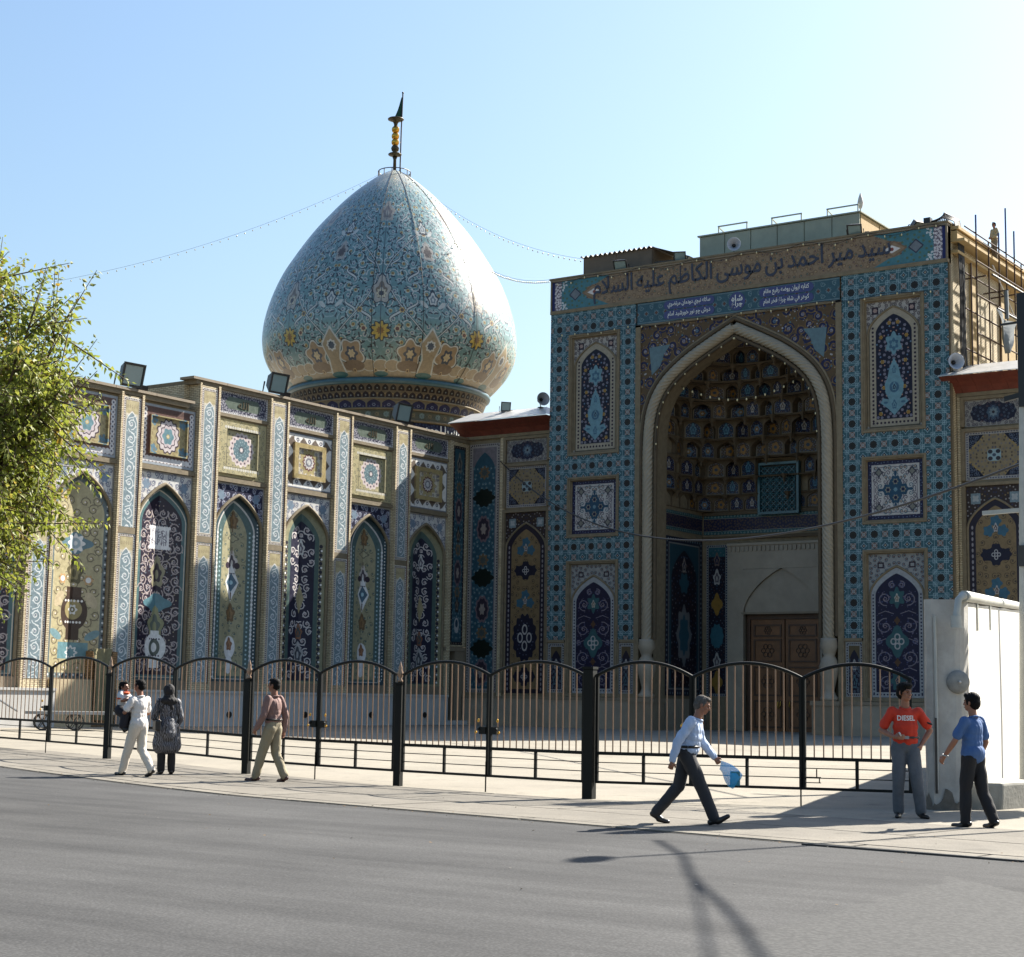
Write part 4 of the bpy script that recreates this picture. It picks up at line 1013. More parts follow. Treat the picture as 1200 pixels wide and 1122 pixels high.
# ---------------------------------------------------------------- ground
def ground_mat():
    m, nt, b = newmat('asphalt')
    geo = N(nt, 'ShaderNodeNewGeometry')
    big = N(nt, 'ShaderNodeTexNoise', i_Scale=0.35, i_Detail=5.0, i_Roughness=0.6)
    mp = N(nt, 'ShaderNodeMapping'); mp.inputs['Rotation'].default_value = (0, 0, R(22)); mp.inputs['Scale'].default_value = (0.35, 3.2, 1)
    nt.links.new(geo.outputs['Position'], mp.inputs[0])
    nt.links.new(geo.outputs['Position'], big.inputs['Vector'])
    st = N(nt, 'ShaderNodeTexNoise', i_Scale=0.5, i_Detail=6.0, i_Roughness=0.6); nt.links.new(mp.outputs[0], st.inputs['Vector'])
    fine = N(nt, 'ShaderNodeTexNoise', i_Scale=60.0, i_Detail=2.0); nt.links.new(geo.outputs['Position'], fine.inputs['Vector'])
    vor = N(nt, 'ShaderNodeTexVoronoi', i_Scale=38.0); nt.links.new(geo.outputs['Position'], vor.inputs['Vector'])
    r1 = N(nt, 'ShaderNodeValToRGB'); e = r1.color_ramp.elements
    e[0].position = 0.36; e[0].color = (0.043, 0.043, 0.0435, 1); e[1].position = 0.66; e[1].color = (0.084, 0.0835, 0.083, 1)
    ad = N(nt, 'ShaderNodeMath', operation='MULTIPLY_ADD'); ad.inputs[1].default_value = 0.55; nt.links.new(st.outputs[0], ad.inputs[0])
    a2 = N(nt, 'ShaderNodeMath', operation='MULTIPLY'); a2.inputs[1].default_value = 0.45; nt.links.new(big.outputs[0], a2.inputs[0]); nt.links.new(a2.outputs[0], ad.inputs[2])
    nt.links.new(ad.outputs[0], r1.inputs[0])
    mr = N(nt, 'ShaderNodeMapRange'); mr.inputs[1].default_value = 0.0; mr.inputs[2].default_value = 0.6; mr.inputs[3].default_value = 1.25; mr.inputs[4].default_value = 0.8; nt.links.new(vor.outputs['Distance'], mr.inputs[0])
    m2 = N(nt, 'ShaderNodeMapRange'); m2.inputs[1].default_value = 0.3; m2.inputs[2].default_value = 0.7; m2.inputs[3].default_value = 0.82; m2.inputs[4].default_value = 1.18; nt.links.new(fine.outputs[0], m2.inputs[0])
    mu = N(nt, 'ShaderNodeMath', operation='MULTIPLY'); nt.links.new(mr.outputs[0], mu.inputs[0]); nt.links.new(m2.outputs[0], mu.inputs[1])
    mx = N(nt, 'ShaderNodeMix', data_type='RGBA', blend_type='MULTIPLY'); mx.inputs[0].default_value = 1.0
    nt.links.new(r1.outputs[0], mx.inputs[6]); nt.links.new(mu.outputs[0], mx.inputs[7])
    # a resurfaced patch with a ragged edge: coarser, paler aggregate
    sx = N(nt, 'ShaderNodeSeparateXYZ'); nt.links.new(geo.outputs['Position'], sx.inputs[0])
    rg = N(nt, 'ShaderNodeTexNoise', i_Scale=3.0, i_Detail=8.0, i_Roughness=0.75); nt.links.new(geo.outputs['Position'], rg.inputs['Vector'])
    def lin(ax, ay, c0, wob):
        t1 = N(nt, 'ShaderNodeMath', operation='MULTIPLY_ADD'); t1.inputs[1].default_value = ax; t1.inputs[2].default_value = c0; nt.links.new(sx.outputs[0], t1.inputs[0])
        t2 = N(nt, 'ShaderNodeMath', operation='MULTIPLY_ADD'); t2.inputs[1].default_value = ay; nt.links.new(sx.outputs[1], t2.inputs[0]); nt.links.new(t1.outputs[0], t2.inputs[2])
        t3 = N(nt, 'ShaderNodeMath', operation='MULTIPLY_ADD'); t3.inputs[1].default_value = wob; nt.links.new(rg.outputs[0], t3.inputs[0]); nt.links.new(t2.outputs[0], t3.inputs[2])
        t4 = N(nt, 'ShaderNodeMapRange'); t4.inputs[1].default_value = 0.0; t4.inputs[2].default_value = 0.12; nt.links.new(t3.outputs[0], t4.inputs[0]); return t4
    la, lb = lin(1.0, 0.07, 4.55 - 0.45, 0.9), lin(-0.89, -1.0, 10.3 - 0.45, 0.9)
    mk = N(nt, 'ShaderNodeMath', operation='MULTIPLY'); nt.links.new(la.outputs[0], mk.inputs[0]); nt.links.new(lb.outputs[0], mk.inputs[1])
    vc = N(nt, 'ShaderNodeTexVoronoi', i_Scale=24.0); nt.links.new(geo.outputs['Position'], vc.inputs['Vector'])
    rp = N(nt, 'ShaderNodeValToRGB'); ep = rp.color_ramp.elements
    ep[0].position = 0.05; ep[0].color = (0.082, 0.0815, 0.08, 1); ep[1].position = 0.7; ep[1].color = (0.054, 0.054, 0.0535, 1); nt.links.new(vc.outputs['Distance'], rp.inputs[0])
    mp2 = N(nt, 'ShaderNodeMix', data_type='RGBA'); nt.links.new(mk.outputs[0], mp2.inputs[0]); nt.links.new(mx.outputs[2], mp2.inputs[6]); nt.links.new(rp.outputs[0], mp2.inputs[7])
    nt.links.new(mp2.outputs[2], b.inputs['Base Color'])
    b.inputs['Roughness'].default_value = 0.9; b.inputs['Specular IOR Level'].default_value = 0.15
    bp = N(nt, 'ShaderNodeBump', i_Strength=0.22, i_Distance=0.008); nt.links.new(vor.outputs['Distance'], bp.inputs['Height']); nt.links.new(bp.outputs[0], b.inputs['Normal'])
    return m

def paving_mat(name, c1, c2, sc=0.5, dark=0.6):
    m, nt, b = newmat(name)
    geo = N(nt, 'ShaderNodeNewGeometry')
    no = N(nt, 'ShaderNodeTexNoise', i_Scale=sc, i_Detail=8.0, i_Roughness=0.7); nt.links.new(geo.outputs['Position'], no.inputs['Vector'])
    r1 = N(nt, 'ShaderNodeValToRGB'); e = r1.color_ramp.elements
    e[0].position = 0.32; e[0].color = (*srgb(c1), 1); e[1].position = 0.68; e[1].color = (*srgb(c2), 1)
    nt.links.new(no.outputs[0], r1.inputs[0])
    fine = N(nt, 'ShaderNodeTexNoise', i_Scale=45.0, i_Detail=3.0); nt.links.new(geo.outputs['Position'], fine.inputs['Vector'])
    m2 = N(nt, 'ShaderNodeMapRange'); m2.inputs[1].default_value = 0.3; m2.inputs[2].default_value = 0.7; m2.inputs[3].default_value = 0.86; m2.inputs[4].default_value = 1.12; nt.links.new(fine.outputs[0], m2.inputs[0])
    # stains
    s2 = N(nt, 'ShaderNodeTexNoise', i_Scale=1.7, i_Detail=5.0, i_Roughness=0.6); nt.links.new(geo.outputs['Position'], s2.inputs['Vector'])
    m3 = N(nt, 'ShaderNodeMapRange'); m3.inputs[1].default_value = 0.58; m3.inputs[2].default_value = 0.72; m3.inputs[3].default_value = 1.0; m3.inputs[4].default_value = dark; nt.links.new(s2.outputs[0], m3.inputs[0])
    mu = N(nt, 'ShaderNodeMath', operation='MULTIPLY'); nt.links.new(m2.outputs[0], mu.inputs[0]); nt.links.new(m3.outputs[0], mu.inputs[1])
    mx = N(nt, 'ShaderNodeMix', data_type='RGBA', blend_type='MULTIPLY'); mx.inputs[0].default_value = 1.0
    nt.links.new(r1.outputs[0], mx.inputs[6]); nt.links.new(mu.outputs[0], mx.inputs[7]); nt.links.new(mx.outputs[2], b.inputs['Base Color'])
    b.inputs['Roughness'].default_value = 0.9; b.inputs['Specular IOR Level'].default_value = 0.15
    bp = N(nt, 'ShaderNodeBump', i_Strength=0.25, i_Distance=0.02); nt.links.new(fine.outputs[0], bp.inputs['Height']); nt.links.new(bp.outputs[0], b.inputs['Normal'])
    return m
M['asphalt'] = ground_mat()
M['paving'] = paving_mat('paving_slabs', (104, 100, 93), (122, 117, 108), 0.7, 0.7)
M['court'] = paving_mat('court_concrete', (124, 119, 109), (142, 136, 124), 0.4, 0.72)

def strip_ground(name, fa, fb, xs, dz, mat, ny=4, kind='structure'):
    mb = MB()
    rows = []
    for x in xs:
        ya, yb = fa(x), fb(x)
        rows.append([(x, ya + (yb - ya) * j / ny, zg(x) + dz) for j in range(ny + 1)])
    mb.grid(rows)
    return tag(mb.build(name, mat), kind=kind)

XS = [-400, -90, -60, -45, -36] + [-28 + 0.5 * i for i in range(21)] + [-16, -14, -12, -10, -8, -6, -4, 0, 10, 60, 400]
EDGE = [(-400, 180), (-60, 33.2), (-40, 25.6), (-32, 22.75), (-24.9, 20.55), (-17.67, 18.95), (-12.51, 18.2), (-8.36, 17.55), (-5.64, 17.2), (10, 15.6), (400, -30)]
def edge(x):
    for (x0, y0), (x1, y1) in zip(EDGE[:-1], EDGE[1:]):
        if x0 <= x <= x1: return y0 + (y1 - y0) * (x - x0) / (x1 - x0)
    return EDGE[-1][1]
road = strip_ground('road', lambda x: -400, lambda x: edge(x) + 0.05, XS, 0.0, M['asphalt'], 12)
pave = strip_ground('pavement', lambda x: edge(x), lambda x: edge(x) + 3.9, XS, 0.004, plain('joint_dirt', (62, 58, 52), 0.95, var=0.2), 3)
court = strip_ground('courtyard', lambda x: edge(x) + 3.85, lambda x: 420, XS, 0.008, M['court'], 10)
# slabs
def epoint(s):
    """point on the edge at arc length s measured from x = -33, with direction"""
    x, y = -33.0, edge(-33.0); step = 0.05; acc = 0
    while acc < s:
        x2 = x + step; y2 = edge(x2); acc += math.hypot(step, y2 - y); x, y = x2, y2
    d = Vector((0.5, edge(x + 0.5) - edge(x), 0)).normalized()
    return Vector((x, y, 0)), d
rr = random.Random(8)
for row, (t0, t1) in enumerate(((0.05, 0.34), (0.38, 1.88), (1.925, 3.9))):
    s = -0.3
    L0 = (1.6, 2.7, 3.0)[row]
    while s < 36:
        L = L0 * (0.9 + 0.2 * rr.random())
        (a, da), (b, db) = epoint(max(s, 0) + 0.02), epoint(s + L - 0.02)
        na, nb = Vector((-da.y, da.x, 0)), Vector((-db.y, db.x, 0))
        j = 0.003 * rr.random()
        P = [a + na * t0, b + nb * t0, b + nb * t1, a + na * t1]
        mb = MB(); zt = 0.014 + j
        tp = [(p.x, p.y, zg(p.x) + zt) for p in P]; bt = [(p.x, p.y, zg(p.x) - 0.03) for p in P]
        mb.face(tp)
        for i in range(4): mb.face((bt[i], bt[(i + 1) % 4], tp[(i + 1) % 4], tp[i]))
        mb.build('paving_slab', M['paving'], pave)
        s += L
# dark drain groove and pale line at the right end
mb = MB(); mb.box(-8.1, -2.0, -0.03, 0.03, 0.0, 0.02)
o = mb.build('drain_strip', M['dark_metal'], pave, loc=(0, 0, 0)); o.rotation_euler = (0, 0, R(-5.6)); o.location = (0, 16.62, 0)

# grit, paper scraps and dry leaves gathered along the road edge
mb = MB(); rr = random.Random(44)
for i in range(300):
    x = -30 + 25 * rr.random(); y = edge(x) + rr.choice((rr.gauss(-0.15, 0.12), rr.gauss(-0.15, 0.12), -6 * rr.random(), 3.8 * rr.random())); s_ = 0.008 + 0.014 * rr.random(); a = rr.random() * 6.28
    z = zg(x) + (0.022 if y > edge(x) else 0.006); c_, n_ = math.cos(a) * s_, math.sin(a) * s_; h = 0.01 * rr.random()
    mb.face([(x - c_, y - n_, z), (x + n_ * 0.6, y - c_ * 0.6, z + h), (x + c_, y + n_, z + h * 0.5), (x - n_ * 0.6, y + c_ * 0.6, z)], m=rr.choice((0, 0, 0, 1, 2, 2)))
o = mb.build('litter', [plain('dry_leaf', (120, 92, 52), 0.9, var=0.3), plain('paper_scrap', (130, 126, 118), 0.8, var=0.1), plain('grit', (96, 92, 86), 0.9, var=0.3)]); tag(o, 'scattered dry leaves, grit and paper scraps along the edge of the road', 'litter', kind='stuff')

# ---------------------------------------------------------------- courtyard wing (long tiled facade on the left)
XW = -50.85
wing = empty('tiled_wing', (XW, 55, 0), 0, 'long courtyard wing with brick pilasters and arched tile niches in front of the dome', 'building')
def wp(y, z, d=0.0): return (XW - d, y, z)
# All parts are written in world coordinates; parents sit at the thing's base, so shift meshes by hand
def wchild(mb, name, mats, root, smooth=False):
    """mesh in world coordinates, child of root (an Empty or a mesh whose data is relative to off(root))"""
    ox, oy, oz = OFF[root.name]
    mb.v = [(x - ox, y - oy, z - oz) for x, y, z in mb.v]
    o = mb.build(name, mats, root, smooth)
    OFF[o.name] = (ox, oy, oz)
    return o
OFF = {}
def root(name, loc, label, cat, group=None):
    e = empty(name, loc, 0, label, cat, group); OFF[e.name] = tuple(loc); return e
OFF[wing.name] = (XW, 55, 0)

PC = [29.0, 33.2, 37.5, 41.84, 46.18, 50.5, 54.87, 59.32, 63.77, 68.24]      # near corners of the pilasters
PWID = 1.22
def ztop(y): return 14.66 if y > 49.8 else 13.6
# back wall
mb = MB(); mb.box(XW - 6, XW - 0.62, 24, 70.2, 0.0, 13.3); mb.box(XW - 6, XW - 0.62, 50.2, 70.2, 13.3, 14.4)
wchild(mb, 'wall', M['brick'], wing)
mb = MB(); mb.box(XW - 6.1, XW + 0.0, 24, 49.95, 13.3, 13.5); wchild(mb, 'roof_slab', M['brick_trim'], wing)
mb = MB(); mb.box(XW - 6.1, XW + 0.0, 50.3, 70.2, 14.4, 14.58); wchild(mb, 'roof_slab', M['brick_trim'], wing)
# coping stones
for (a, b, z) in ((24, 50.2, 13.5), (50.05, 70.2, 14.58)):
    n = int((b - a) / 2.2) + 1
    for i in range(n):
        y0, y1 = a + (b - a) * i / n, a + (b - a) * (i + 1) / n
        mb = MB(); mb.box(XW - 0.75, XW + 0.07, y0 + 0.008, y1 - 0.008, z + 0.002, z + 0.11); wchild(mb, 'coping', M['stone_warm'], wing)
for i, c in enumerate(PC):
    y1 = c + PWID if i < len(PC) - 1 else c + 0.28
    zt = ztop(c + 0.1) - 0.26
    mb = MB(); mb.box(XW - 0.66, XW, c, y1, 1.55, zt); pil = wchild(mb, 'pilaster', M['brick'], wing)
    if i == len(PC) - 1: continue
    # thin raised brick edges, red line inside
    for (z0, z1) in ((1.95, 7.75), (8.02, zt - 0.1)):
        a, b = c + 0.14, c + 1.06
        mb = MB(); vlo = 0 if z1 - z0 > 5.0 else 0.0
        mb.quad(wp(a, z0, -0.012), wp(b, z0, -0.012), wp(b, z1, -0.012), wp(a, z1, -0.012), ((0, 1 - (z1 - z0) / 6.3 if z1 - z0 < 6.3 else 0), (1, 1 - (z1 - z0) / 6.3 if z1 - z0 < 6.3 else 0), (1, 1), (0, 1)))
        wchild(mb, 'tile_strip', M['strip'], pil)
    mb = MB()
    for (a, b) in ((c, c + 0.1), (c + 1.1, c + PWID)): mb.box(XW - 0.01, XW + 0.05, a, b, 1.6, zt + 0.08)
    wchild(mb, 'brick_edging', M['brick'], pil)
    mb = MB()
    for a in (c + 0.11, c + 1.07): mb.box(XW - 0.01, XW + 0.03, a, a + 0.022, 1.9, zt)
    wchild(mb, 'red_fillet', M['red_wood'], pil)
    mb = MB(); mb.box(XW - 0.01, XW + 0.025, c + 0.14, c + 1.06, 7.76, 8.01); wchild(mb, 'tile_joint', M['brick_trim'], pil)

def uvq(w=1): return ((0, 0), (1, 0), (1, 1), (0, 1))
def vniche(y0, y1, z0, zs, za, dside, dmid, mat, name):
    """folded niche: two flat leaves meeting in the middle, pointed top"""
    c = (y0 + y1) / 2; W = (y1 - y0) / 2
    zz = [z0, zs] + [zs + (za - zs) * (1 - (1 - i / 12) ** 1.5) for i in range(1, 13)]
    mb = MB(); H = za - z0
    for a, b in zip(zz[:-1], zz[1:]):
        ha, hb = arch_hw(a, zs, za, W), arch_hw(b, zs, za, W)
        for sg in (-1, 1):
            dd = lambda h: dmid - (dmid - dside) * h / W
            P = [(c, a, dmid), (c + sg * ha, a, dd(ha)), (c + sg * hb, b, dd(hb)), (c, b, dmid)]
            mb.face([wp(*p) for p in P], [((p[0] - y0) / (2 * W), (p[1] - z0) / H) for p in P])
            Q = [(c + sg * ha, a, dside - 0.06), (c + sg * ha, a, dd(ha)), (c + sg * hb, b, dd(hb)), (c + sg * hb, b, dside - 0.06)]
            mb.face([wp(*p) for p in Q], [(0.012, 0.3)] * 4)
    return wchild(mb, name, mat, wing)
def spandrel(y0, y1, zs, za, z1, d, mat, W):
    c = (y0 + y1) / 2; mb = MB(); w = y1 - y0; H = z1 - zs
    zz = [zs + (za - zs) * (1 - (1 - i / 14) ** 1.5) for i in range(15)]
    for a, b in zip(zz[:-1], zz[1:]):
        ha, hb = arch_hw(a, zs, za, W), arch_hw(b, zs, za, W)
        for sg in (-1, 1):
            P = [(c + sg * ha, a), (c + sg * w / 2, a), (c + sg * w / 2, b), (c + sg * hb, b)]
            mb.face([wp(p[0], p[1], d) for p in P], [((p[0] - y0) / w, (p[1] - zs) / H) for p in P])
    mb.face([wp(y0, za, d), wp(y1, za, d), wp(y1, z1, d), wp(y0, z1, d)], [(0, (za - zs) / H), (1, (za - zs) / H), (1, 1), (0, 1)])
    return wchild(mb, 'spandrel_tiles', mat, wing)
kinds = ['y', 'n', 'y', 'n', 'v', 'n', 'y', 'g', 'y', 'g']
for i in range(len(PC) - 1):
    y0, y1 = PC[i] + PWID, PC[i + 1]
    k = kinds[i + 1]
    hi = PC[i] > 49.8
    c = (y0 + y1) / 2
    sqk = {'n': 'sq_a', 'v': 'sq_a', 'y': 'sq_b', 'g': 'sq_c'}[k]
    # lower niche
    m_ = 0.12
    vniche(y0 + m_, y1 - m_, 2.0, 8.55, 9.98, 0.22, 0.5, M['niche_' + k], 'arched_niche')
    spandrel(y0 + 0.02, y1 - 0.02, 8.55, 10.0, 10.47, 0.19, M['spand_d' if k in 'yn' and i % 2 == 1 else 'spand_l'] if k != 'y' else M['spand_d'], (y1 - y0) / 2 - m_ + 0.005)
    # arch moulding
    pts = [(-1, 2.0)] + [(-1, 8.55)]
    W = (y1 - y0) / 2 - m_
    path = [wp(c - W, 2.0, 0.19), wp(c - W, 5.0, 0.19), wp(c - W, 8.5, 0.19)]
    for j in range(1, 15):
        z = 8.55 + (9.99 - 8.55) * (1 - (1 - j / 14) ** 1.5); path.append(wp(c - arch_hw(z, 8.55, 9.99, W), z, 0.19))
    path += [(p[0], 2 * c - p[1], p[2]) for p in reversed(path[:-1])]
    mb = MB(); mb.tube(path, 0.075, 8); wchild(mb, 'arch_moulding', M['brick_trim'], wing, True)
    # flat margins beside the arch
    mb = MB(); mb.box(XW - 0.64, XW - 0.19, y0 + 0.002, y0 + m_ + 0.01, 1.6, 8.55); mb.box(XW - 0.64, XW - 0.19, y1 - m_ - 0.01, y1 - 0.002, 1.6, 8.55); wchild(mb, 'niche_margin', M['brick_trim'], wing)
    mb = MB(); mb.box(XW - 0.64, XW - 0.12, y0 + 0.002, y1 - 0.002, 1.56, 2.0); wchild(mb, 'niche_sill', M['stone_warm'], wing)
    # ledge between niche and square
    mb = MB(); mb.box(XW - 0.64, XW - 0.07, y0 + 0.002, y1 - 0.002, 10.48, 10.66); wchild(mb, 'ledge', M['brick_trim'], wing)
    # square panel with raised frame
    a, b, z0, z1 = y0 + 0.04, y1 - 0.04, 10.72, 13.2
    mb = MB(); mb.box(XW - 0.64, XW - 0.165, y0 + 0.002, y1 - 0.002, 10.66, 13.28); wchild(mb, 'panel_backing', M['brick_trim'], wing)
    sq = MB(); sq.quad(wp(a, z0, 0.16), wp(b, z0, 0.16), wp(b, z1, 0.16), wp(a, z1, 0.16)); sqo = wchild(sq, 'square_panel', M[sqk], wing)
    u0, u1 = {'sq_a': (0.15, 0.85), 'sq_b': (0.03, 0.80), 'sq_c': (0.16, 0.84)}[sqk]; v0, v1 = {'sq_a': (0.18, 0.82), 'sq_b': (0.05, 0.95), 'sq_c': (0.17, 0.83)}[sqk]
    iu0, iu1, iv0, iv1 = {'sq_a': (0.17, 0.83, 0.2, 0.8), 'sq_b': (0.18, 0.82, 0.17, 0.83), 'sq_c': (0.25, 0.75, 0.26, 0.74)}[sqk]
    fr = MB(); dF = 0.06
    O = [(u0, v0), (u1, v0), (u1, v1), (u0, v1)]; I = [(iu0, iv0), (iu1, iv0), (iu1, iv1), (iu0, iv1)]
    P = lambda q, d: wp(a + (b - a) * q[0], z0 + (z1 - z0) * q[1], d)
    for j in range(4):
        j2 = (j + 1) % 4
        fr.face([P(O[j], dF), P(O[j2], dF), P(I[j2], dF), P(I[j], dF)], [O[j], O[j2], I[j2], I[j]])
        fr.face([P(O[j], 0.16), P(O[j2], 0.16), P(O[j2], dF), P(O[j], dF)], [O[j], O[j2], O[j2], O[j]])
        fr.face([P(I[j], dF), P(I[j2], dF), P(I[j2], 0.155), P(I[j], 0.155)], [I[j], I[j2], I[j2], I[j]])
    wchild(fr, 'raised_frame', M[sqk], sqo)
    if hi:
        mb = MB(); mb.box(XW - 0.64, XW - 0.08, y0 + 0.002, y1 - 0.002, 13.28, 13.42); wchild(mb, 'ledge', M['brick_trim'], wing)
        mb = MB(); mb.quad(wp(y0 + 0.04, 13.44, 0.14), wp(y1 - 0.04, 13.44, 0.14), wp(y1 - 0.04, 14.4, 0.14), wp(y0 + 0.04, 14.4, 0.14)); ct = wchild(mb, 'cartouche_panel', M['cart'], wing)
        mb = MB(); mb.box(XW - 0.64, XW - 0.145, y0 + 0.002, y1 - 0.002, 13.42, 14.4); wchild(mb, 'panel_backing', M['brick_trim'], wing)
# last bay: long blue panel over a small doorway
mb = MB(); mb.box(XW - 0.62, XW - 0.06, 68.52, 70.2, 4.02, 14.38); wchild(mb, 'wall_panel', M['brick'], wing)
mb = MB(); mb.quad(wp(68.6, 4.1, 0.05), wp(69.62, 4.1, 0.05), wp(69.62, 14.2, 0.05), wp(68.6, 14.2, 0.05)); wchild(mb, 'long_blue_panel', M['long_p'], wing)
mb = MB(); mb.box(XW - 0.62, XW - 0.02, 68.2, 70.2, 3.78, 4.0); wchild(mb, 'door_lintel', M['stone_warm'], wing)
mb = MB(); mb.box(XW - 0.62, XW - 0.05, 69.05, 70.2, 0.3, 3.77); wchild(mb, 'wall_pier', M['stone_warm'], wing)
mb = MB(); mb.box(XW - 0.6, XW - 0.45, 68.25, 69.05, 0.3, 3.77); wchild(mb, 'dark_doorway', M['dark_inside'], wing)
mb = MB(); mb.box(XW - 0.6, XW + 0.35, 68.0, 70.1, 0.0, 0.34); wchild(mb, 'doorstep', M['plinth_white'], wing)
# white plinth in blocks, the brick pier base showing where it is broken
for (a, b, m) in ((24, 43.3, 'plinth_white'), (43.3, 45.3, 'raw_plaster'), (46.55, 50.3, 'plinth_white'), (50.31, 54.6, 'plinth_white'), (54.61, 59.1, 'plinth_white'), (59.11, 63.6, 'plinth_white'), (63.61, 68.0, 'plinth_white')):
    mb = MB(); mb.box(XW - 0.6, XW + (0.34 if m == 'plinth_white' else 0.12), a, b, 0.0, 1.5 if m == 'plinth_white' else 1.95)
    p = wchild(mb, 'plinth', M[m], wing)
    if m == 'plinth_white':
        mb = MB(); mb.box(XW - 0.3, XW + 0.4, a + 0.004, b - 0.004, 1.502, 1.6); wchild(mb, 'plinth_cap', M['plinth_white'], p)
mb = MB(); mb.box(XW - 0.6, XW + 0.05, 45.3, 46.55, 0.0, 3.05); wchild(mb, 'pier_base', M['old_brick'], wing)
mb = MB()
for y in (52.6, 57.4, 62.0, 66.1): mb.lathe([(0.01, 0), (0.14, 0), (0.14, 0.05), (0.01, 0.05)], (XW + 0.36, y, 0.62), 10)
mb.v = [(XW + 0.345 + (z - 0.62), y, 0.62 + (x - XW - 0.36)) for x, y, z in mb.v]
wchild(mb, 'drain_hole', M['black'], wing)

# ---------------------------------------------------------------- gateway (pishtaq)
C0, HW = -35.22, 10.18
FY = 69.0
gate = root('entrance_portal', (C0, FY, 0), 'monumental tiled gateway with pointed arch and calligraphy band along its top', 'gateway')
def fp(s, z, d=0.0): return (C0 + s, FY + d, z)
def gq(mb, s0, s1, z0, z1, d, uv=None, m=0):
    mb.face([fp(s0, z0, d), fp(s1, z0, d), fp(s1, z1, d), fp(s0, z1, d)], uv or uvq(), m)
AZ = [(4.95, 13.2), (4.9, 14.2), (4.74, 15.15), (4.42, 15.95), (3.95, 16.62), (3.3, 17.22), (2.5, 17.78), (1.65, 18.25), (0.85, 18.66), (0.0, 19.08)]
def smooth_arch(off, n=6):
    """arch polyline from right springing to the apex, inset by off"""
    P = AZ[:]
    out = []
    for i in range(len(P) - 1):
        p0 = P[max(i - 1, 0)]; p1 = P[i]; p2 = P[i + 1]; p3 = P[min(i + 2, len(P) - 1)]
        if i == len(P) - 2: p3 = (2 * p2[0] - p1[0], 2 * p2[1] - p1[1])
        for k in range(n):
            t = k / n
            f = lambda a, b, c, d: 0.5 * (2 * b + (c - a) * t + (2 * a - 5 * b + 4 * c - d) * t * t + (3 * b - a - 3 * c + d) * t ** 3)
            out.append((f(p0[0], p1[0], p2[0], p3[0]), f(p0[1], p1[1], p2[1], p3[1])))
    out.append(P[-1])
    if off == 0: return out
    res = []
    for i, (x, z) in enumerate(out):
        a, b = out[max(i - 1, 0)], out[min(i + 1, len(out) - 1)]
        tx, tz = b[0] - a[0], b[1] - a[1]; L = math.hypot(tx, tz); nx, nz = -tz / L, tx / L
        if i == len(out) - 1: res.append((0.0, z - off * 1.22)); continue
        res.append((max(x + nx * off, 0.0), z + nz * off))
    return res
# masses
mb = MB()
for s in (-1, 1):
    a, b = sorted((s * 5.2, s * (HW - 0.02)))
    mb.box(C0 + a, C0 + b, FY + 0.36, FY + 7.2, 0, 22.0)
mb.box(C0 - 5.2, C0 + 5.2, FY + 0.36, FY + 7.2, 19.4, 22.0)
wchild(mb, 'wall', M['brick'], gate)
mb = MB(); mb.box(C0 - HW - 0.06, C0 + HW + 0.06, FY - 0.08, FY + 7.3, 22.12, 22.2); wchild(mb, 'coping', M['brick_trim'], gate)
mb = MB(); mb.box(C0 - HW, C0 + HW, FY - 0.04, FY + 0.35, 22.02, 22.115); wchild(mb, 'coping_course', M['stone_warm'], gate)
# big inscription band
mb = MB(); gq(mb, -HW + 0.08, HW - 0.08, 20.55, 22.0, 0.0); bandp = wchild(mb, 'inscription_band', M['band'], gate)
mb = MB()
mb.box(C0 - HW, C0 + HW, FY - 0.06, FY + 0.35, 20.38, 20.54); mb.box(C0 - HW, C0 - HW + 0.08, FY - 0.05, FY + 0.35, 20.54, 22.02); mb.box(C0 + HW - 0.08, C0 + HW, FY - 0.05, FY + 0.35, 20.54, 22.02)
mb.box(C0 - HW, C0 + HW, FY + 0.02, FY + 0.35, 20.54, 22.0)
wchild(mb, 'band_border', M['brick_trim'], gate)

def starfield(mb, rects, s_c, sg, d=0.0):
    for (s0, s1, z0, z1) in rects:
        uv = [((sg * (s - s_c)) / 0.98, (z - 12.7) / 0.98) for s, z in ((s0, z0), (s1, z0), (s1, z1), (s0, z1))]
        gq(mb, s0, s1, z0, z1, d, uv)
def moulding(mb, s0, s1, z0, z1, t=0.2, rise=0.07, sink=0.16):
    L = [(0, 0.0), (0.015, -rise), (t * 0.45, -rise), (t * 0.5, -rise * 0.3), (t * 0.8, -rise * 0.3), (t * 0.85, sink * 0.6), (t, sink)]
    for (o0, d0), (o1, d1) in zip(L[:-1], L[1:]):
        A = [(s0 + o0, z0 + o0), (s1 - o0, z0 + o0), (s1 - o0, z1 - o0), (s0 + o0, z1 - o0)]
        B = [(s0 + o1, z0 + o1), (s1 - o1, z0 + o1), (s1 - o1, z1 - o1), (s0 + o1, z1 - o1)]
        for j in range(4):
            k = (j + 1) % 4
            mb.face([fp(*A[j], d0), fp(*A[k], d0), fp(*B[k], d1), fp(*B[j], d1)])
ZP = ((13.22, 19.25, 'upper', 'upper_arch_panel'), (9.22, 12.18, 'mid', 'square_panel'), (1.6, 8.12, 'lower', 'lower_arch_panel'))
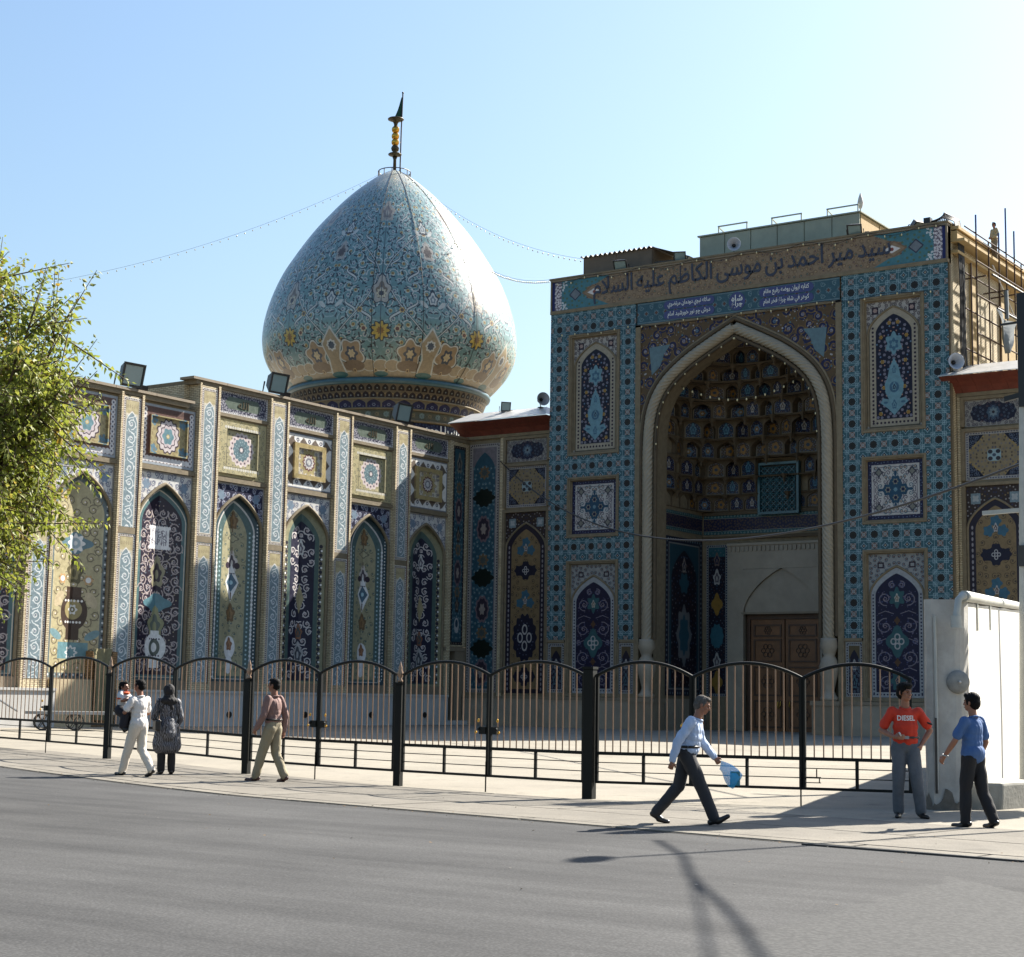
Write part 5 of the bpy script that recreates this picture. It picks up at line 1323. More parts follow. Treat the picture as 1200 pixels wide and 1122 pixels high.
for sg in (-1, 1):
    i0, i1 = 6.16, 9.08                     # frame
    o0, o1 = 5.27, HW - 0.02
    S = lambda a, b: tuple(sorted((sg * a, sg * b)))
    rects = [(*S(o0, i0), 4.32, 20.38), (*S(i1, o1), 4.32, 20.38), (*S(i0, i1), 19.25, 20.38), (*S(i0, i1), 12.18, 13.22), (*S(i0, i1), 8.12, 9.22)]
    mb = MB(); starfield(mb, rects, sg * 9.64, sg); wchild(mb, 'star_tile_field', M['star'], gate)
    for z0, z1, t, nm in ZP:
        a, b = S(i0, i1)
        mb = MB(); moulding(mb, a, b, z0, z1, 0.2 if t != 'upper' else 0.22); fr = wchild(mb, 'brick_frame', M['brick_trim'], gate)
        q = 0.2 if t != 'upper' else 0.22
        mb = MB(); gq(mb, a + q, b - q, z0 + (q if t != 'lower' else 0.2), z1 - q, 0.16); pn = wchild(mb, nm, M[t], gate)
        if t in ('upper', 'lower'):           # arch ring in relief
            W = (b - a) / 2 - q; cx = (a + b) / 2; H = z1 - z0 - 2 * q; zb = z0 + q
            k0, k1 = ((4.25 / 5.6, 5.34 / 5.6) if t == 'upper' else (4.45 / 6.2, 5.66 / 6.2))
            zs, za = zb + H * k0, zb + H * k1; Wp = W - 0.05
            path = [fp(cx - Wp, zb + 0.1, 0.15), fp(cx - Wp, zs - 0.1, 0.15)]
            for j in range(1, 13):
                z = zs + (za - zs) * (1 - (1 - j / 12) ** 1.5); path.append(fp(cx - arch_hw(z, zs, za, Wp), z, 0.15))
            path += [(2 * (C0 + cx) - p[0], p[1], p[2]) for p in reversed(path[:-1])]
            mb = MB(); mb.tube(path, 0.045, 6); wchild(mb, 'arch_ring', M['brick_trim'], pn, True)
    for a, b in ((5.32, 6.1), (9.14, o1 - 0.06)):
        a, b = S(a, b)
        mb = MB(); gq(mb, a, b, 1.8, 4.16, 0.03); wchild(mb, 'small_tile_panel', M['small'], gate)
    mb = MB()
    for a, b in ((5.2, 5.27), (i0 - 0.06, i0 - 0.002), (i1 + 0.002, i1 + 0.06), (o1 - 0.06, HW)):
        a, b = S(a, b); mb.box(C0 + a, C0 + b, FY - 0.03, FY + 0.3, 1.6, 4.2)
    for a, b in ((5.2, i0 - 0.06), (i1 + 0.06, HW)):
        a, b = S(a, b); mb.box(C0 + a + 0.001, C0 + b - 0.001, FY - 0.04, FY + 0.3, 4.2, 4.315); mb.box(C0 + a + 0.001, C0 + b - 0.001, FY - 0.035, FY + 0.3, 1.601, 1.78)
        mb.box(C0 + a + 0.05, C0 + b - 0.05, FY + 0.04, FY + 0.3, 1.78, 4.2)
    a, b = S(5.2, HW); mb.box(C0 + a, C0 + b, FY + 0.17, FY + 0.355, 1.6, 22)
    wchild(mb, 'panel_surround', M['brick_trim'], gate)
    # plinth in stone courses
    for (s0, s1) in ((5.2, 7.0), (7.0, 8.7), (8.7, HW)):
        a, b = S(s0, s1); mb = MB(); mb.box(C0 + a + 0.004, C0 + b - 0.004, FY - 0.14, FY + 0.35, 0, 1.44); pl = wchild(mb, 'plinth_stone', M['stone'], gate)
    a, b = S(5.2, HW + 0.02); mb = MB(); mb.box(C0 + a, C0 + b, FY - 0.19, FY + 0.35, 1.445, 1.597); wchild(mb, 'plinth_cap', M['stone_warm'], gate)
    # brick return and light vertical strip beside the rope column
    a, b = S(5.0, 5.27); mb = MB(); mb.box(C0 + a, C0 + b - 0.001, FY - 0.05, FY + 1.2, 1.6, 19.3); wchild(mb, 'jamb', M['brick_trim'], gate)
# frieze with cartouches, spandrel with arch hole
mb = MB(); gq(mb, -5.2, 5.2, 19.32, 20.36, -0.01, ((-5.0, 0), (5.0, 0), (5.0, 1), (-5.0, 1))); frz = wchild(mb, 'frieze_tiles', M['frieze'], gate)
mb = MB(); mb.box(C0 - 5.27, C0 + 5.27, FY - 0.05, FY + 0.34, 19.2, 19.31); wchild(mb, 'frieze_border', M['brick_trim'], gate)
arcO = smooth_arch(0.0)
mb = MB()
for (x0, z0), (x1, z1) in zip(arcO[:-1], arcO[1:]):
    for sg in (-1, 1):
        Q = [(sg * x0, z0), (sg * 5.0, z0), (sg * 5.0, z1), (sg * x1, z1)]
        mb.face([fp(a, z, 0.02) for a, z in Q], [(abs(a) / 3 + 0.13, z / 3) for a, z in Q])
        # top strip handled by zones
gq(mb, -5.0, 5.0, 19.08, 19.2, 0.02, ((-1.67, 6.36), (1.67, 6.36), (1.67, 6.4), (-1.67, 6.4)))
sp = wchild(mb, 'spandrel_tiles', M['spandrel'], gate)
for sg in (-1, 1):
    mb = MB(); pts = [(sg * 4.55, 18.15), (sg * 3.4, 18.2), (sg * 3.75, 17.75), (sg * 3.95, 17.2), (sg * 4.4, 16.8)]
    if sg < 0: pts = pts[::-1]
    mb.face([fp(a, z, 0.012) for a, z in pts]); wchild(mb, 'turquoise_tablet', plain('turquoise_tile', (78, 104, 112), 0.35, var=0.25, scale=5), sp)
# rope moulding: one twisted tube from pedestal to pedestal
def rope(path, r0, nseg=20, twist=9.0, lobes=4):
    rows = []
    acc = 0; n = len(path)
    for i, p in enumerate(path):
        a, b = path[max(i - 1, 0)], path[min(i + 1, n - 1)]
        t = Vector((b[0] - a[0], 0, b[1] - a[1])).normalized()
        nx = Vector((-t.z, 0, t.x))
        if i: acc += math.hypot(p[0] - path[i - 1][0], p[1] - path[i - 1][1])
        row = []
        for k in range(nseg):
            th = 2 * math.pi * k / nseg
            rr_ = r0 * (0.95 + 0.07 * math.cos(lobes * th - twist * acc))
            q = Vector((C0 + p[0], FY - 0.02, p[1])) + nx * rr_ * math.cos(th) + Vector((0, 1, 0)) * rr_ * math.sin(th)
            row.append(q)
        rows.append(row)
    return rows
arcM = smooth_arch(0.4, 14)
def densify(P, st):
    out = [P[0]]
    for a, b in zip(P[:-1], P[1:]):
        L = math.hypot(b[0] - a[0], b[1] - a[1]); n = max(int(L / st), 1)
        for k in range(1, n + 1): out.append((a[0] + (b[0] - a[0]) * k / n, a[1] + (b[1] - a[1]) * k / n))
    return out
half = densify([(4.56, 4.25)] + [(4.56, 13.1)] + [p for p in arcM if p[1] > 13.3], 0.026)
for sg in (-1, 1):
    mb = MB(); mb.grid(rope([(sg * x, z) for x, z in half], 0.265, 40, 26.0 * sg, 8), close=True); wchild(mb, 'rope_moulding', M['rope'], gate, True)
    # pedestal with carved vase
    mb = MB(); c = (C0 + sg * 4.57, FY - 0.02, 0)
    mb.lathe([(0.02, 1.6), (0.38, 1.6), (0.4, 1.75), (0.3, 1.85), (0.22, 2.05), (0.3, 2.4), (0.42, 2.85), (0.44, 3.1), (0.34, 3.4), (0.24, 3.55), (0.3, 3.7), (0.4, 3.95), (0.37, 4.2), (0.36, 4.32), (0.02, 4.34)], c, 16)
    wchild(mb, 'column_vase', M['stone'], gate, True)
    mb = MB(); mb.box(c[0] - 0.62, c[0] + 0.62, FY - 0.5, FY + 0.6, 0, 1.4); mb.box(c[0] - 0.68, c[0] + 0.68, FY - 0.56, FY + 0.6, 1.402, 1.6); wchild(mb, 'column_pedestal', M['stone_warm'], gate)
for off, r, mt in ((0.02, 0.1, 'trim_dark'), (0.78, 0.1, 'trim_dark'), (-0.1, 0.05, 'brick_trim')):
    A = smooth_arch(off)
    P = [fp(A[0][0], 4.3 if off > 0.5 else 4.4, 0)] + [fp(x, z, 0) for x, z in A]
    P += [(2 * C0 - p[0], p[1], p[2]) for p in reversed(P[:-1])]
    mb = MB(); mb.tube(P, r, 8); wchild(mb, 'arch_edge', M[mt], gate, True)
# soffit of the arch running back into the iwan
mb = MB(); A = [(4.25, 1.6)] + smooth_arch(0.78)
for sg in (-1, 1):
    rows = [[fp(sg * x, z, -0.0) for x, z in A], [fp(sg * x, z, 1.1) for x, z in A]]
    mb.grid(rows)
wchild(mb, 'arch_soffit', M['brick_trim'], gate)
# iwan interior
IY0, IY1, IW = 1.1, 5.0, 4.32
mb = MB()
for sg in (-1, 1):
    mb.box(C0 + min(sg * IW, sg * (IW + 0.9)), C0 + max(sg * IW, sg * (IW + 0.9)), FY + 0.5, FY + IY1 + 0.6, 0, 19.3)
mb.box(C0 - 5.2, C0 + 5.2, FY + IY1 + 0.02, FY + IY1 + 0.6, 6.0, 19.3); mb.box(C0 - 5.2, C0 - 2.02, FY + IY1 + 0.02, FY + IY1 + 0.6, 0, 6.0); mb.box(C0 + 2.02, C0 + 5.2, FY + IY1 + 0.02, FY + IY1 + 0.6, 0, 6.0)
mb.box(C0 - 5.2, C0 + 5.2, FY + 0.5, FY + IY1 + 0.6, 18.9, 19.35)
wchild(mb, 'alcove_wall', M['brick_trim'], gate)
for sg in (-1, 1):
    X = C0 + sg * (IW - 0.03)
    ya, yb = FY + 1.25, FY + IY1 - 0.12
    mb = MB(); P = [(X, ya, 1.75), (X, yb, 1.75), (X, yb, 9.3), (X, ya, 9.3)]
    mb.face(P if sg < 0 else P, ((0, 0), (1, 0), (1, 1), (0, 1))); wchild(mb, 'alcove_side_panel', M['iwan_left'], gate)
    mb = MB(); mb.face([(X, ya, 9.6), (X, yb, 9.6), (X, yb, 10.55), (X, ya, 10.55)], ((0, 0), (2.1, 0), (2.1, 1), (0, 1))); wchild(mb, 'alcove_frieze', M['iwan_band'], gate)
    a, b = sorted((sg * 2.95, sg * 4.1)); mb = MB(); gq(mb, a, b, 1.75, 9.1, IY1 - 0.02); wchild(mb, 'narrow_tile_panel', M['iwan_narrow'], gate)
    mb = MB(); mb.box(C0 + min(sg * IW, sg * (IW - 0.2)), C0 + max(sg * IW, sg * (IW - 0.2)), FY + 1.1, FY + IY1, 0.0, 1.6); wchild(mb, 'alcove_dado', M['stone'], gate)
mb = MB(); gq(mb, -4.25, 4.25, 9.6, 10.55, IY1 - 0.025, ((0, 0), (5.3, 0), (5.3, 1), (0, 1))); wchild(mb, 'alcove_frieze', M['iwan_band'], gate)
for z in (9.42, 10.62):
    mb = MB(); mb.box(C0 - 4.3, C0 + 4.3, FY + IY1 - 0.1, FY + IY1 + 0.01, z - 0.08, z + 0.08); wchild(mb, 'alcove_moulding', M['trim_dark'], gate)
# stone door surround
mb = MB(); mb.box(C0 - 2.85, C0 - 2.0, FY + IY1 - 0.22, FY + IY1 + 0.01, 0, 9.0); mb.box(C0 + 2.0, C0 + 2.85, FY + IY1 - 0.22, FY + IY1 + 0.01, 0, 9.0)
for j in range(16):
    t0, t1 = j / 16, (j + 1) / 16
    z0, z1 = 5.75 + 2.1 * (1 - (1 - t0) ** 1.5), 5.75 + 2.1 * (1 - (1 - t1) ** 1.5)
    h0, h1 = arch_hw(z0, 5.75, 7.86, 2.0), arch_hw(z1, 5.75, 7.86, 2.0)
    for sg in (-1, 1):
        Q = [(sg * h0, z0), (sg * 2.001, z0), (sg * 2.001, z1), (sg * h1, z1)]
        mb.face([fp(a, z, IY1 - 0.22) for a, z in Q]); mb.face([fp(sg * h0, z0, IY1 - 0.22), fp(sg * h1, z1, IY1 - 0.22), fp(sg * h1, z1, IY1 - 0.08), fp(sg * h0, z0, IY1 - 0.08)])
mb.box(C0 - 2.001, C0 + 2.001, FY + IY1 - 0.22, FY + IY1 + 0.01, 7.86, 9.0)
mb.box(C0 - 2.0, C0 + 2.0, FY + IY1 - 0.08, FY + IY1 + 0.3, 5.78, 7.9)
wchild(mb, 'door_surround', M['stone'], gate)
mb = MB(); mb.box(C0 - 2.1, C0 + 2.1, FY + IY1 - 0.25, FY + IY1 + 0.0, 5.68, 5.775); wchild(mb, 'door_lintel', M['stone_warm'], gate)
mb = MB()
for i in range(24): mb.box(C0 - 2.75 + i * 0.23, C0 - 2.63 + i * 0.23, FY + IY1 - 0.29, FY + IY1 - 0.2, 8.72, 8.95)
mb.box(C0 - 2.85, C0 + 2.85, FY + IY1 - 0.3, FY + IY1 - 0.0, 9.0, 9.12)
wchild(mb, 'dentil_course', M['stone'], gate)
# double doors
mb = MB()
mb.box(C0 - 2.0, C0 - 1.8, FY + IY1 + 0.12, FY + IY1 + 0.3, 0, 5.68); mb.box(C0 + 1.8, C0 + 2.0, FY + IY1 + 0.12, FY + IY1 + 0.3, 0, 5.68); mb.box(C0 - 1.8, C0 + 1.8, FY + IY1 + 0.12, FY + IY1 + 0.3, 5.45, 5.68)
wchild(mb, 'door_frame', M['wood_dark'], gate)
for sg in (-1, 1):
    a, b = sorted((sg * 0.03, sg * 1.79))
    mb = MB(); mb.box(C0 + a, C0 + b, FY + IY1 + 0.2, FY + IY1 + 0.3, 0.05, 5.44); door = wchild(mb, 'door', M['wood'], gate)
    for (z0, z1) in ((0.3, 1.6), (1.8, 3.2), (3.4, 4.5), (4.62, 5.2)):
        mb = MB()
        for (x0, x1, y0, y1) in ((a + 0.15, b - 0.15, z0, z0 + 0.08), (a + 0.15, b - 0.15, z1 - 0.08, z1), (a + 0.15, a + 0.23, z0 + 0.08, z1 - 0.08), (b - 0.23, b - 0.15, z0 + 0.08, z1 - 0.08)): mb.box(C0 + x0, C0 + x1, FY + IY1 + 0.15, FY + IY1 + 0.2, y0, y1)
        wchild(mb, 'carved_panel', M['wood_dark'], door)
        mb = MB(); cx = (a + b) / 2; cz = (z0 + z1) / 2
        for k in range(6):
            an = k * math.pi / 3; q = min(z1 - z0, 1.0) * 0.22
            mb.tube([fp(cx + q * math.cos(an) + 0.5 * q * math.cos(t), cz + q * math.sin(an) + 0.5 * q * math.sin(t), IY1 + 0.185) for t in [i * math.pi / 6 for i in range(13)]], 0.025, 5)
        wchild(mb, 'carved_rosette', M['wood_dark'], door)
    mb = MB(); x = C0 + sg * 0.3
    mb.tube([(x - 0.06, FY + IY1 + 0.16, 1.55), (x - 0.07, FY + IY1 + 0.1, 1.35), (x, FY + IY1 + 0.08, 1.22), (x + 0.07, FY + IY1 + 0.1, 1.35), (x + 0.06, FY + IY1 + 0.16, 1.55)], 0.025, 6); wchild(mb, 'handle', M['gold'], door)
# muqarnas: tiers of arched cells corbelled out one above the other
def cell_mesh(variant, deep):
    mb = MB(); W2, H = 0.5, 1.0
    zs, za = 0.55, 0.95
    d1 = 0.34 if deep else 0.07
    # face ring (m=1 trim), recess wall, back (m=0 tiles); x across, y into the wall, z up
    zz = [0.04, zs] + [zs + (za - 0.05 - zs) * (1 - (1 - i / 6) ** 1.5) for i in range(1, 7)]
    w = 0.455
    for a, b in zip(zz[:-1], zz[1:]):
        ha, hb = arch_hw(a, zs, za - 0.05, w), arch_hw(b, zs, za - 0.05, w)
        for sg in (-1, 1):
            mb.face([(sg * ha, 0, a), (sg * W2, 0, a), (sg * W2, 0, b), (sg * hb, 0, b)], m=1)
            mb.face([(sg * ha, 0, a), (sg * hb, 0, b), (sg * hb, d1, b), (sg * ha, d1, a)], m=1)
            if deep:
                dd = lambda h: d1 + 0.2 * (1 - h / w)
                mb.face([(0, d1 + 0.2, a), (sg * ha, d1, a), (sg * hb, dd(hb) if hb < w else d1, b), (0, d1 + 0.2, b)], [(0.5, a), (0.5 + sg * ha, a), (0.5 + sg * hb, b), (0.5, b)])
            else:
                mb.face([(0, d1, a), (sg * ha, d1, a), (sg * hb, d1, b), (0, d1, b)], [(0.5, a), (0.5 + sg * ha, a), (0.5 + sg * hb, b), (0.5, b)])
    mb.face([(-W2, 0, 0), (W2, 0, 0), (W2, 0, 0.04), (-W2, 0, 0.04)], m=1)
    mb.face([(-W2, 0, za - 0.05), (W2, 0, za - 0.05), (W2, 0, 1), (-W2, 0, 1)], m=1)
    for sg in (-1, 1): mb.face([(sg * W2, 0, 0), (sg * W2, 0, 1), (sg * W2, 0.3, 1), (sg * W2, 0.3, 0)], m=1)
    mb.face([(-W2, 0, 0), (W2, 0, 0), (W2, 0.3, 0), (-W2, 0.3, 0)], m=1)
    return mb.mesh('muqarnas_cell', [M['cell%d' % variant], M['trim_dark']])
CELLS = {(v, d): cell_mesh(v, d) for v in range(4) for d in (False, True)}
cells = []
def arc_half(z):
    A = smooth_arch(0.78)
    if z <= A[0][1]: return 4.25
    for (x0, z0), (x1, z1) in zip(A[:-1], A[1:]):
        if z0 <= z <= z1: return x0 + (x1 - x0) * (z - z0) / max(z1 - z0, 1e-6)
    return 0.1
TZ = [10.72, 11.5, 12.32, 13.2, 14.1, 15.0, 15.85, 16.6, 17.3]
TH = [0.78, 0.82, 0.88, 0.9, 0.9, 0.85, 0.75, 0.7, 0.75]
TP = [9, 7, 5, 4, 3.2, 2.8, 2.5, 2.3, 2.1]
TB = [4.95, 4.9, 4.6, 4.25, 3.85, 3.4, 2.9, 2.35, 1.9]
rq = random.Random(17)
def tier_plan(k, extra=0.0):
    a = min(4.28, arc_half(TZ[k] + 0.2) + 0.25) - extra; yb = TB[k] - extra; y0 = 0.95
    P = []
    for i in range(121):
        t = math.pi * i / 120
        cx = -math.cos(t); sy = math.sin(t); p = 2 / TP[k]
        P.append((a * math.copysign(abs(cx) ** p, cx), y0 + (yb - y0) * (abs(sy) ** p)))
    return P
plans = [tier_plan(k) for k in range(9)]
mbv = MB()
for k in range(9):
    P = plans[k]
    acc = [0]
    for a, b in zip(P[:-1], P[1:]): acc.append(acc[-1] + math.hypot(b[0] - a[0], b[1] - a[1]))
    n = max(int(acc[-1] / (0.86 if k < 7 else 0.7)), 3) | 1
    def at(s):
        for i in range(len(P) - 1):
            if acc[i + 1] >= s:
                t = (s - acc[i]) / max(acc[i + 1] - acc[i], 1e-6); return Vector((P[i][0] + (P[i + 1][0] - P[i][0]) * t, P[i][1] + (P[i + 1][1] - P[i][1]) * t))
        return Vector(P[-1])
    def zig(i):
        q = at(acc[-1] * i / n)
        if i % 2 == 1 and 0 < k: q = q + (Vector((0, 2.2)) - q).normalized() * 0.24
        return q
    for i in range(n):
        a, b = zig(i), zig(i + 1)
        if i % 2 == 0 and k > 0: mbv.lathe([(0.01, -0.42), (0.07, -0.3), (0.06, -0.2), (0.2, 0.0), (0.01, 0.01)], (C0 + b.x, FY + b.y, TZ[k]), 6)
        w = (b - a).length; d = (b - a).normalized(); m_ = (a + b) / 2
        z0, h = TZ[k], TH[k]
        if k in (1, 2) and abs(m_.x) < 4.0 and m_.y > 4.4 and -1.35 < m_.x < 1.15: continue      # window there
        deep = (i + k) % 2 == 1 and k > 1
        nrm = Vector((-d.y, d.x))
        if nrm.y < 0 and abs(d.y) < 0.9: pass
        o = bpy.data.objects.new('muqarnas_cell', CELLS[(rq.randrange(4), deep)])
        off = 0.0 if not deep else 0.04
        # local +y points into the wall (outwards from the plan)
        ang = math.atan2(d.y, d.x)
        o.location = (m_.x, m_.y, z0); o.rotation_euler = (0, 0, ang); o.scale = (w * 0.995, 1.0, h)
        cells.append(o)
    # soffit ledge under the tier
    if k > 0:
        Q = plans[k - 1]
        zl = TZ[k] - 0.012
        rows = [[(x + C0, y + FY, zl) for x, y in P], [(x * 1.06 + C0, y + 0.25 + FY, zl) for x, y in Q]]
        mbv.grid(rows)
        mbv.tube([(x + C0, y + FY, zl + 0.0) for x, y in P[::3]], 0.045, 5)
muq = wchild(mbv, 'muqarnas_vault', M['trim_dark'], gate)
for o in cells: link(o, muq)
# small ribbed hood in the crown
mb = MB(); P = plans[8]
rows = []
for j in range(6):
    t = j / 5
    rows.append([(C0 + x * (1 - t) * (1 - 0.0 * t), FY + 0.95 + (y - 0.95) * (1 - t * 0.9), 18.03 + 0.75 * math.sin(t * math.pi / 2)) for x, y in P[::5]])
mb.grid(rows, uvs=[[(i * 0.5, j * 0.3) for i in range(26)] for j in range(6)]); wchild(mb, 'vault_hood', M['cell0'], gate)
# latticed window
win = MB(); a, b, z0, z1 = -1.15, 1.0, 10.45, 12.95
for (x0, x1, q0, q1) in ((a, b, z0, z0 + 0.12), (a, b, z1 - 0.12, z1), (a, a + 0.12, z0 + 0.12, z1 - 0.12), (b - 0.12, b, z0 + 0.12, z1 - 0.12)): win.box(C0 + x0, C0 + x1, FY + 4.62, FY + 4.9, q0, q1)
TQ = plain('turquoise_glaze', (48, 92, 102), 0.35, var=0.2, scale=6)
wf = wchild(win, 'lattice_window', TQ, gate)
mb = MB(); gq(mb, a, b, z0, z1, 4.88); wchild(mb, 'dark_opening', M['black'], wf)
mb = MB(); st = 0.32
for i in range(-4, 12):
    for j in range(8):
        x = a + 0.16 + i * st; z = z0 + 0.2 + j * st
        if a + 0.1 < x < b - 0.1 and z < z1 - 0.1:
            mb.tube([fp(x + 0.17 * math.cos(t), z + 0.17 * math.sin(t), 4.72) for t in [k * math.pi / 4 for k in range(9)]], 0.026, 4, caps=False)
            mb.bar(fp(x - 0.16, z - 0.16, 4.73), fp(x + 0.16, z + 0.16, 4.73), 0.035); mb.bar(fp(x + 0.16, z - 0.16, 4.74), fp(x - 0.16, z + 0.16, 4.74), 0.035)
lt = wchild(mb, 'lattice', TQ, wf); tag(lt, kind='stuff')

# ---------------------------------------------------------------- tiled bays each side of the gateway
BY = 69.8
def side_bay(x0, x1, sg, label):
    """sg -1: left bay (long blue strip at its outer end), +1: right bay"""
    rt = root('tiled_bay', ((x0 + x1) / 2, BY, 0), label, 'wall')
    def q(mb, a, b, z0, z1, d=0.0): mb.face([(a, BY + d, z0), (b, BY + d, z0), (b, BY + d, z1), (a, BY + d, z1)], uvq())
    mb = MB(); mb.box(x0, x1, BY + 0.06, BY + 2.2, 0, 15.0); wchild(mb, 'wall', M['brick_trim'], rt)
    inner = x1 if sg < 0 else x0
    e = -sg                                       # direction from the portal outwards is -e ... panels listed from the portal side
    def X(t): return inner + sg * t
    pa, pb = sorted((X(0.58 if sg < 0 else 0.3), X(3.05 if sg < 0 else 2.78)))
    la, lb = sorted((X(3.5 if sg < 0 else 3.2), X(5.36 if sg < 0 else 5.1)))
    for (nm, t, z0, z1) in (('cartouche_panel', 'sidecart', 13.28, 14.42), ('square_panel', 'sidesq', 10.98, 13.05), ('arch_panel', 'sidearch', 1.75, 10.72)):
        mb = MB(); q(mb, pa, pb, z0, z1, 0.03); pn = wchild(mb, nm, M[t], rt)
        mb = MB()
        for (xa, xb, za, zb) in ((pa - 0.16, pb + 0.16, z1 + 0.005, z1 + 0.14), (pa - 0.16, pa - 0.005, z0, z1 + 0.005), (pb + 0.005, pb + 0.16, z0, z1 + 0.005)): mb.box(xa, xb, BY - 0.1, BY + 0.062, za, zb)
        wchild(mb, 'brick_frame', M['brick_trim'], rt)
        if t == 'sidearch':
            cx = (pa + pb) / 2; W = (pb - pa) / 2 - 0.04; H = z1 - z0; zs, za = z0 + H * 7.15 / 8.9, z0 + H * 8.36 / 8.9
            path = [(cx - W, BY + 0.02, z0 + 0.1), (cx - W, BY + 0.02, zs - 0.1)]
            for j in range(1, 13):
                z = zs + (za - zs) * (1 - (1 - j / 12) ** 1.5); path.append((cx - arch_hw(z, zs, za, W), BY + 0.02, z))
            path += [(2 * cx - p[0], p[1], p[2]) for p in reversed(path[:-1])]
            mb = MB(); mb.tube(path, 0.05, 6); wchild(mb, 'arch_ring', M['brick_trim'], pn, True)
    mb = MB(); q(mb, la, lb, 1.75, 14.35, 0.03); wchild(mb, 'long_blue_panel', M['long_g'], rt)
    for t in ((3.14, 3.4) if sg < 0 else (2.9, 3.14)), ((0.0, 0.34) if sg < 0 else (0.0, 0.12)):
        a, b = sorted((X(t[0]), X(t[1]))); mb = MB(); mb.box(a, b, BY - 0.06, BY + 0.062, 1.6, 14.6); wchild(mb, 'brick_pier', M['brick'], rt)
    mb = MB(); mb.box(x0, x1, BY - 0.12, BY + 0.07, 14.58, 14.74); wchild(mb, 'cornice', M['brick_trim'], rt)
    n = 3
    for i in range(n):
        a, b = x0 + (x1 - x0) * i / n, x0 + (x1 - x0) * (i + 1) / n
        mb = MB(); mb.box(a + 0.004, b - 0.004, BY - 0.14, BY + 0.07, 0, 1.48); wchild(mb, 'plinth_stone', M['stone'], rt)
    mb = MB(); mb.box(x0, x1, BY - 0.19, BY + 0.07, 1.485, 1.6); wchild(mb, 'plinth_cap', M['stone_warm'], rt)
    # eave: boards below, metal sheets above
    ex0, ex1 = (x0 - 0.45, x1 + 0.1) if sg < 0 else (x0 - 0.4, x1)
    n = max(int((ex1 - ex0) / 0.62), 1)
    for i in range(n):
        a, b = ex0 + (ex1 - ex0) * i / n + 0.006, ex0 + (ex1 - ex0) * (i + 1) / n - 0.006
        mb = MB(); P = [(68.62, 15.33), (69.15, 15.14), (69.45, 14.98), (69.7, 14.74), (69.82, 14.74), (69.82, 15.3)]
        rows = [[(a, y, z) for y, z in P], [(b, y, z) for y, z in P]]
        mb.grid(rows); mb.face([(a, y, z) for y, z in P]); mb.face([(b, y, z) for y, z in reversed(P)]); wchild(mb, 'eave_board', M['red_wood'], rt)
    hip = 1.3
    n = max(int((ex1 - ex0) / 1.55), 1)
    for i in range(n):
        a, b = ex0 + (ex1 - ex0) * i / n + 0.004, ex0 + (ex1 - ex0) * (i + 1) / n - 0.004
        ua, ub = a, b
        if sg < 0 and i == n - 1: ub = b - hip
        if sg > 0 and i == 0: ua = a + 0.75
        mb = MB(); mb.face([(a, 68.55, 15.36), (b, 68.55, 15.36), (ub, 70.6, 16.12), (ua, 70.6, 16.12)]); mb.face([(a, 68.55, 15.33), (b, 68.55, 15.33), (b, 68.55, 15.36), (a, 68.55, 15.36)])
        if sg < 0 and i == n - 1: mb.face([(b, 68.55, 15.36), (b, 70.6, 15.5), (ub, 70.6, 16.12)])
        if sg > 0 and i == 0: mb.face([(a, 68.55, 15.36), (a, 70.6, 15.5), (ua, 70.6, 16.12)])
        wchild(mb, 'roof_sheet', M['roof_metal'], rt)
    mb = MB(); mb.box(ex0 + 0.02, ex1 - 0.02, 69.83, 72.0, 15.0, 15.3); wchild(mb, 'roof_base', M['brick_trim'], rt)
    return rt
side_bay(-50.85, -45.42, -1, 'narrow tiled bay with red eave in the corner between wing and gateway')
side_bay(-25.02, -19.4, 1, 'narrow tiled bay with red eave right of the gateway, below the scaffolding')

# ---------------------------------------------------------------- plastered block behind the gateway, roof cabins
rb = root('rear_building', (-30, 80, 0), 'pale yellow plastered building with stepped cornices behind the gateway and scaffolding', 'building')
mb = MB(); mb.box(-45, -25.5, 76.3, 100, 0, 20.8); mb.box(-40, -25.5, 76.3, 100, 20.8, 22.0); wchild(mb, 'wall', M['yellow_plaster'], rb)
mb = MB(); mb.box(-25.6, -25.2, 69.4, 100, 15.5, 20.9); wchild(mb, 'side_wall', M['yellow_plaster'], rb)
for y in (71.6, 75.6, 80.2, 85, 90):
    mb = MB(); mb.box(-25.2, -24.95, y, y + 0.75, 15.5, 20.85); wchild(mb, 'pilaster', M['yellow_plaster'], rb)
for z, p, h in ((20.86, 0.45, 0.12), (21.35, 0.75, 0.12), (21.9, 0.5, 0.14)):
    mb = MB(); mb.box(-25.6, -25.2 + p, 69.42, 100, z, z + h); mb.box(-25.6, -25.2 + p - 0.32, 69.43, 100, z + h, z + h + 0.36 if z < 21.8 else z + h + 0.12); wchild(mb, 'cornice', M['yellow_plaster'], rb)
shed = root('roof_shed', (-42.2, 71, 22.2), 'low brown sheet metal shed with a wavy roof edge on the gateway roof', 'shed')
for a, b in ((-44.14, -42.2), (-42.19, -40.2)):
    mb = MB(); mb.box(a, b - 0.03, 70.0, 70.04, 22.52, 23.32); wchild(mb, 'wall_panel', M['shed'], shed)
mb = MB(); mb.box(-44.14, -44.1, 70.0, 73, 22.5, 23.3); mb.box(-40.24, -40.2, 70.05, 73, 22.5, 23.3); wchild(mb, 'side_panel', M['shed'], shed)
mb = MB(); mb.box(-44.2, -40.1, 69.97, 70.0, 22.2, 22.5); wchild(mb, 'base_strip', M['roof_metal'], shed)
mb = MB(); n = 96
rows = [[(-44.25 + 4.15 * i / n, y, 23.36 + 0.055 * math.sin(i / n * 2 * math.pi * 15)) for i in range(n + 1)] for y in (69.85, 73.2)]
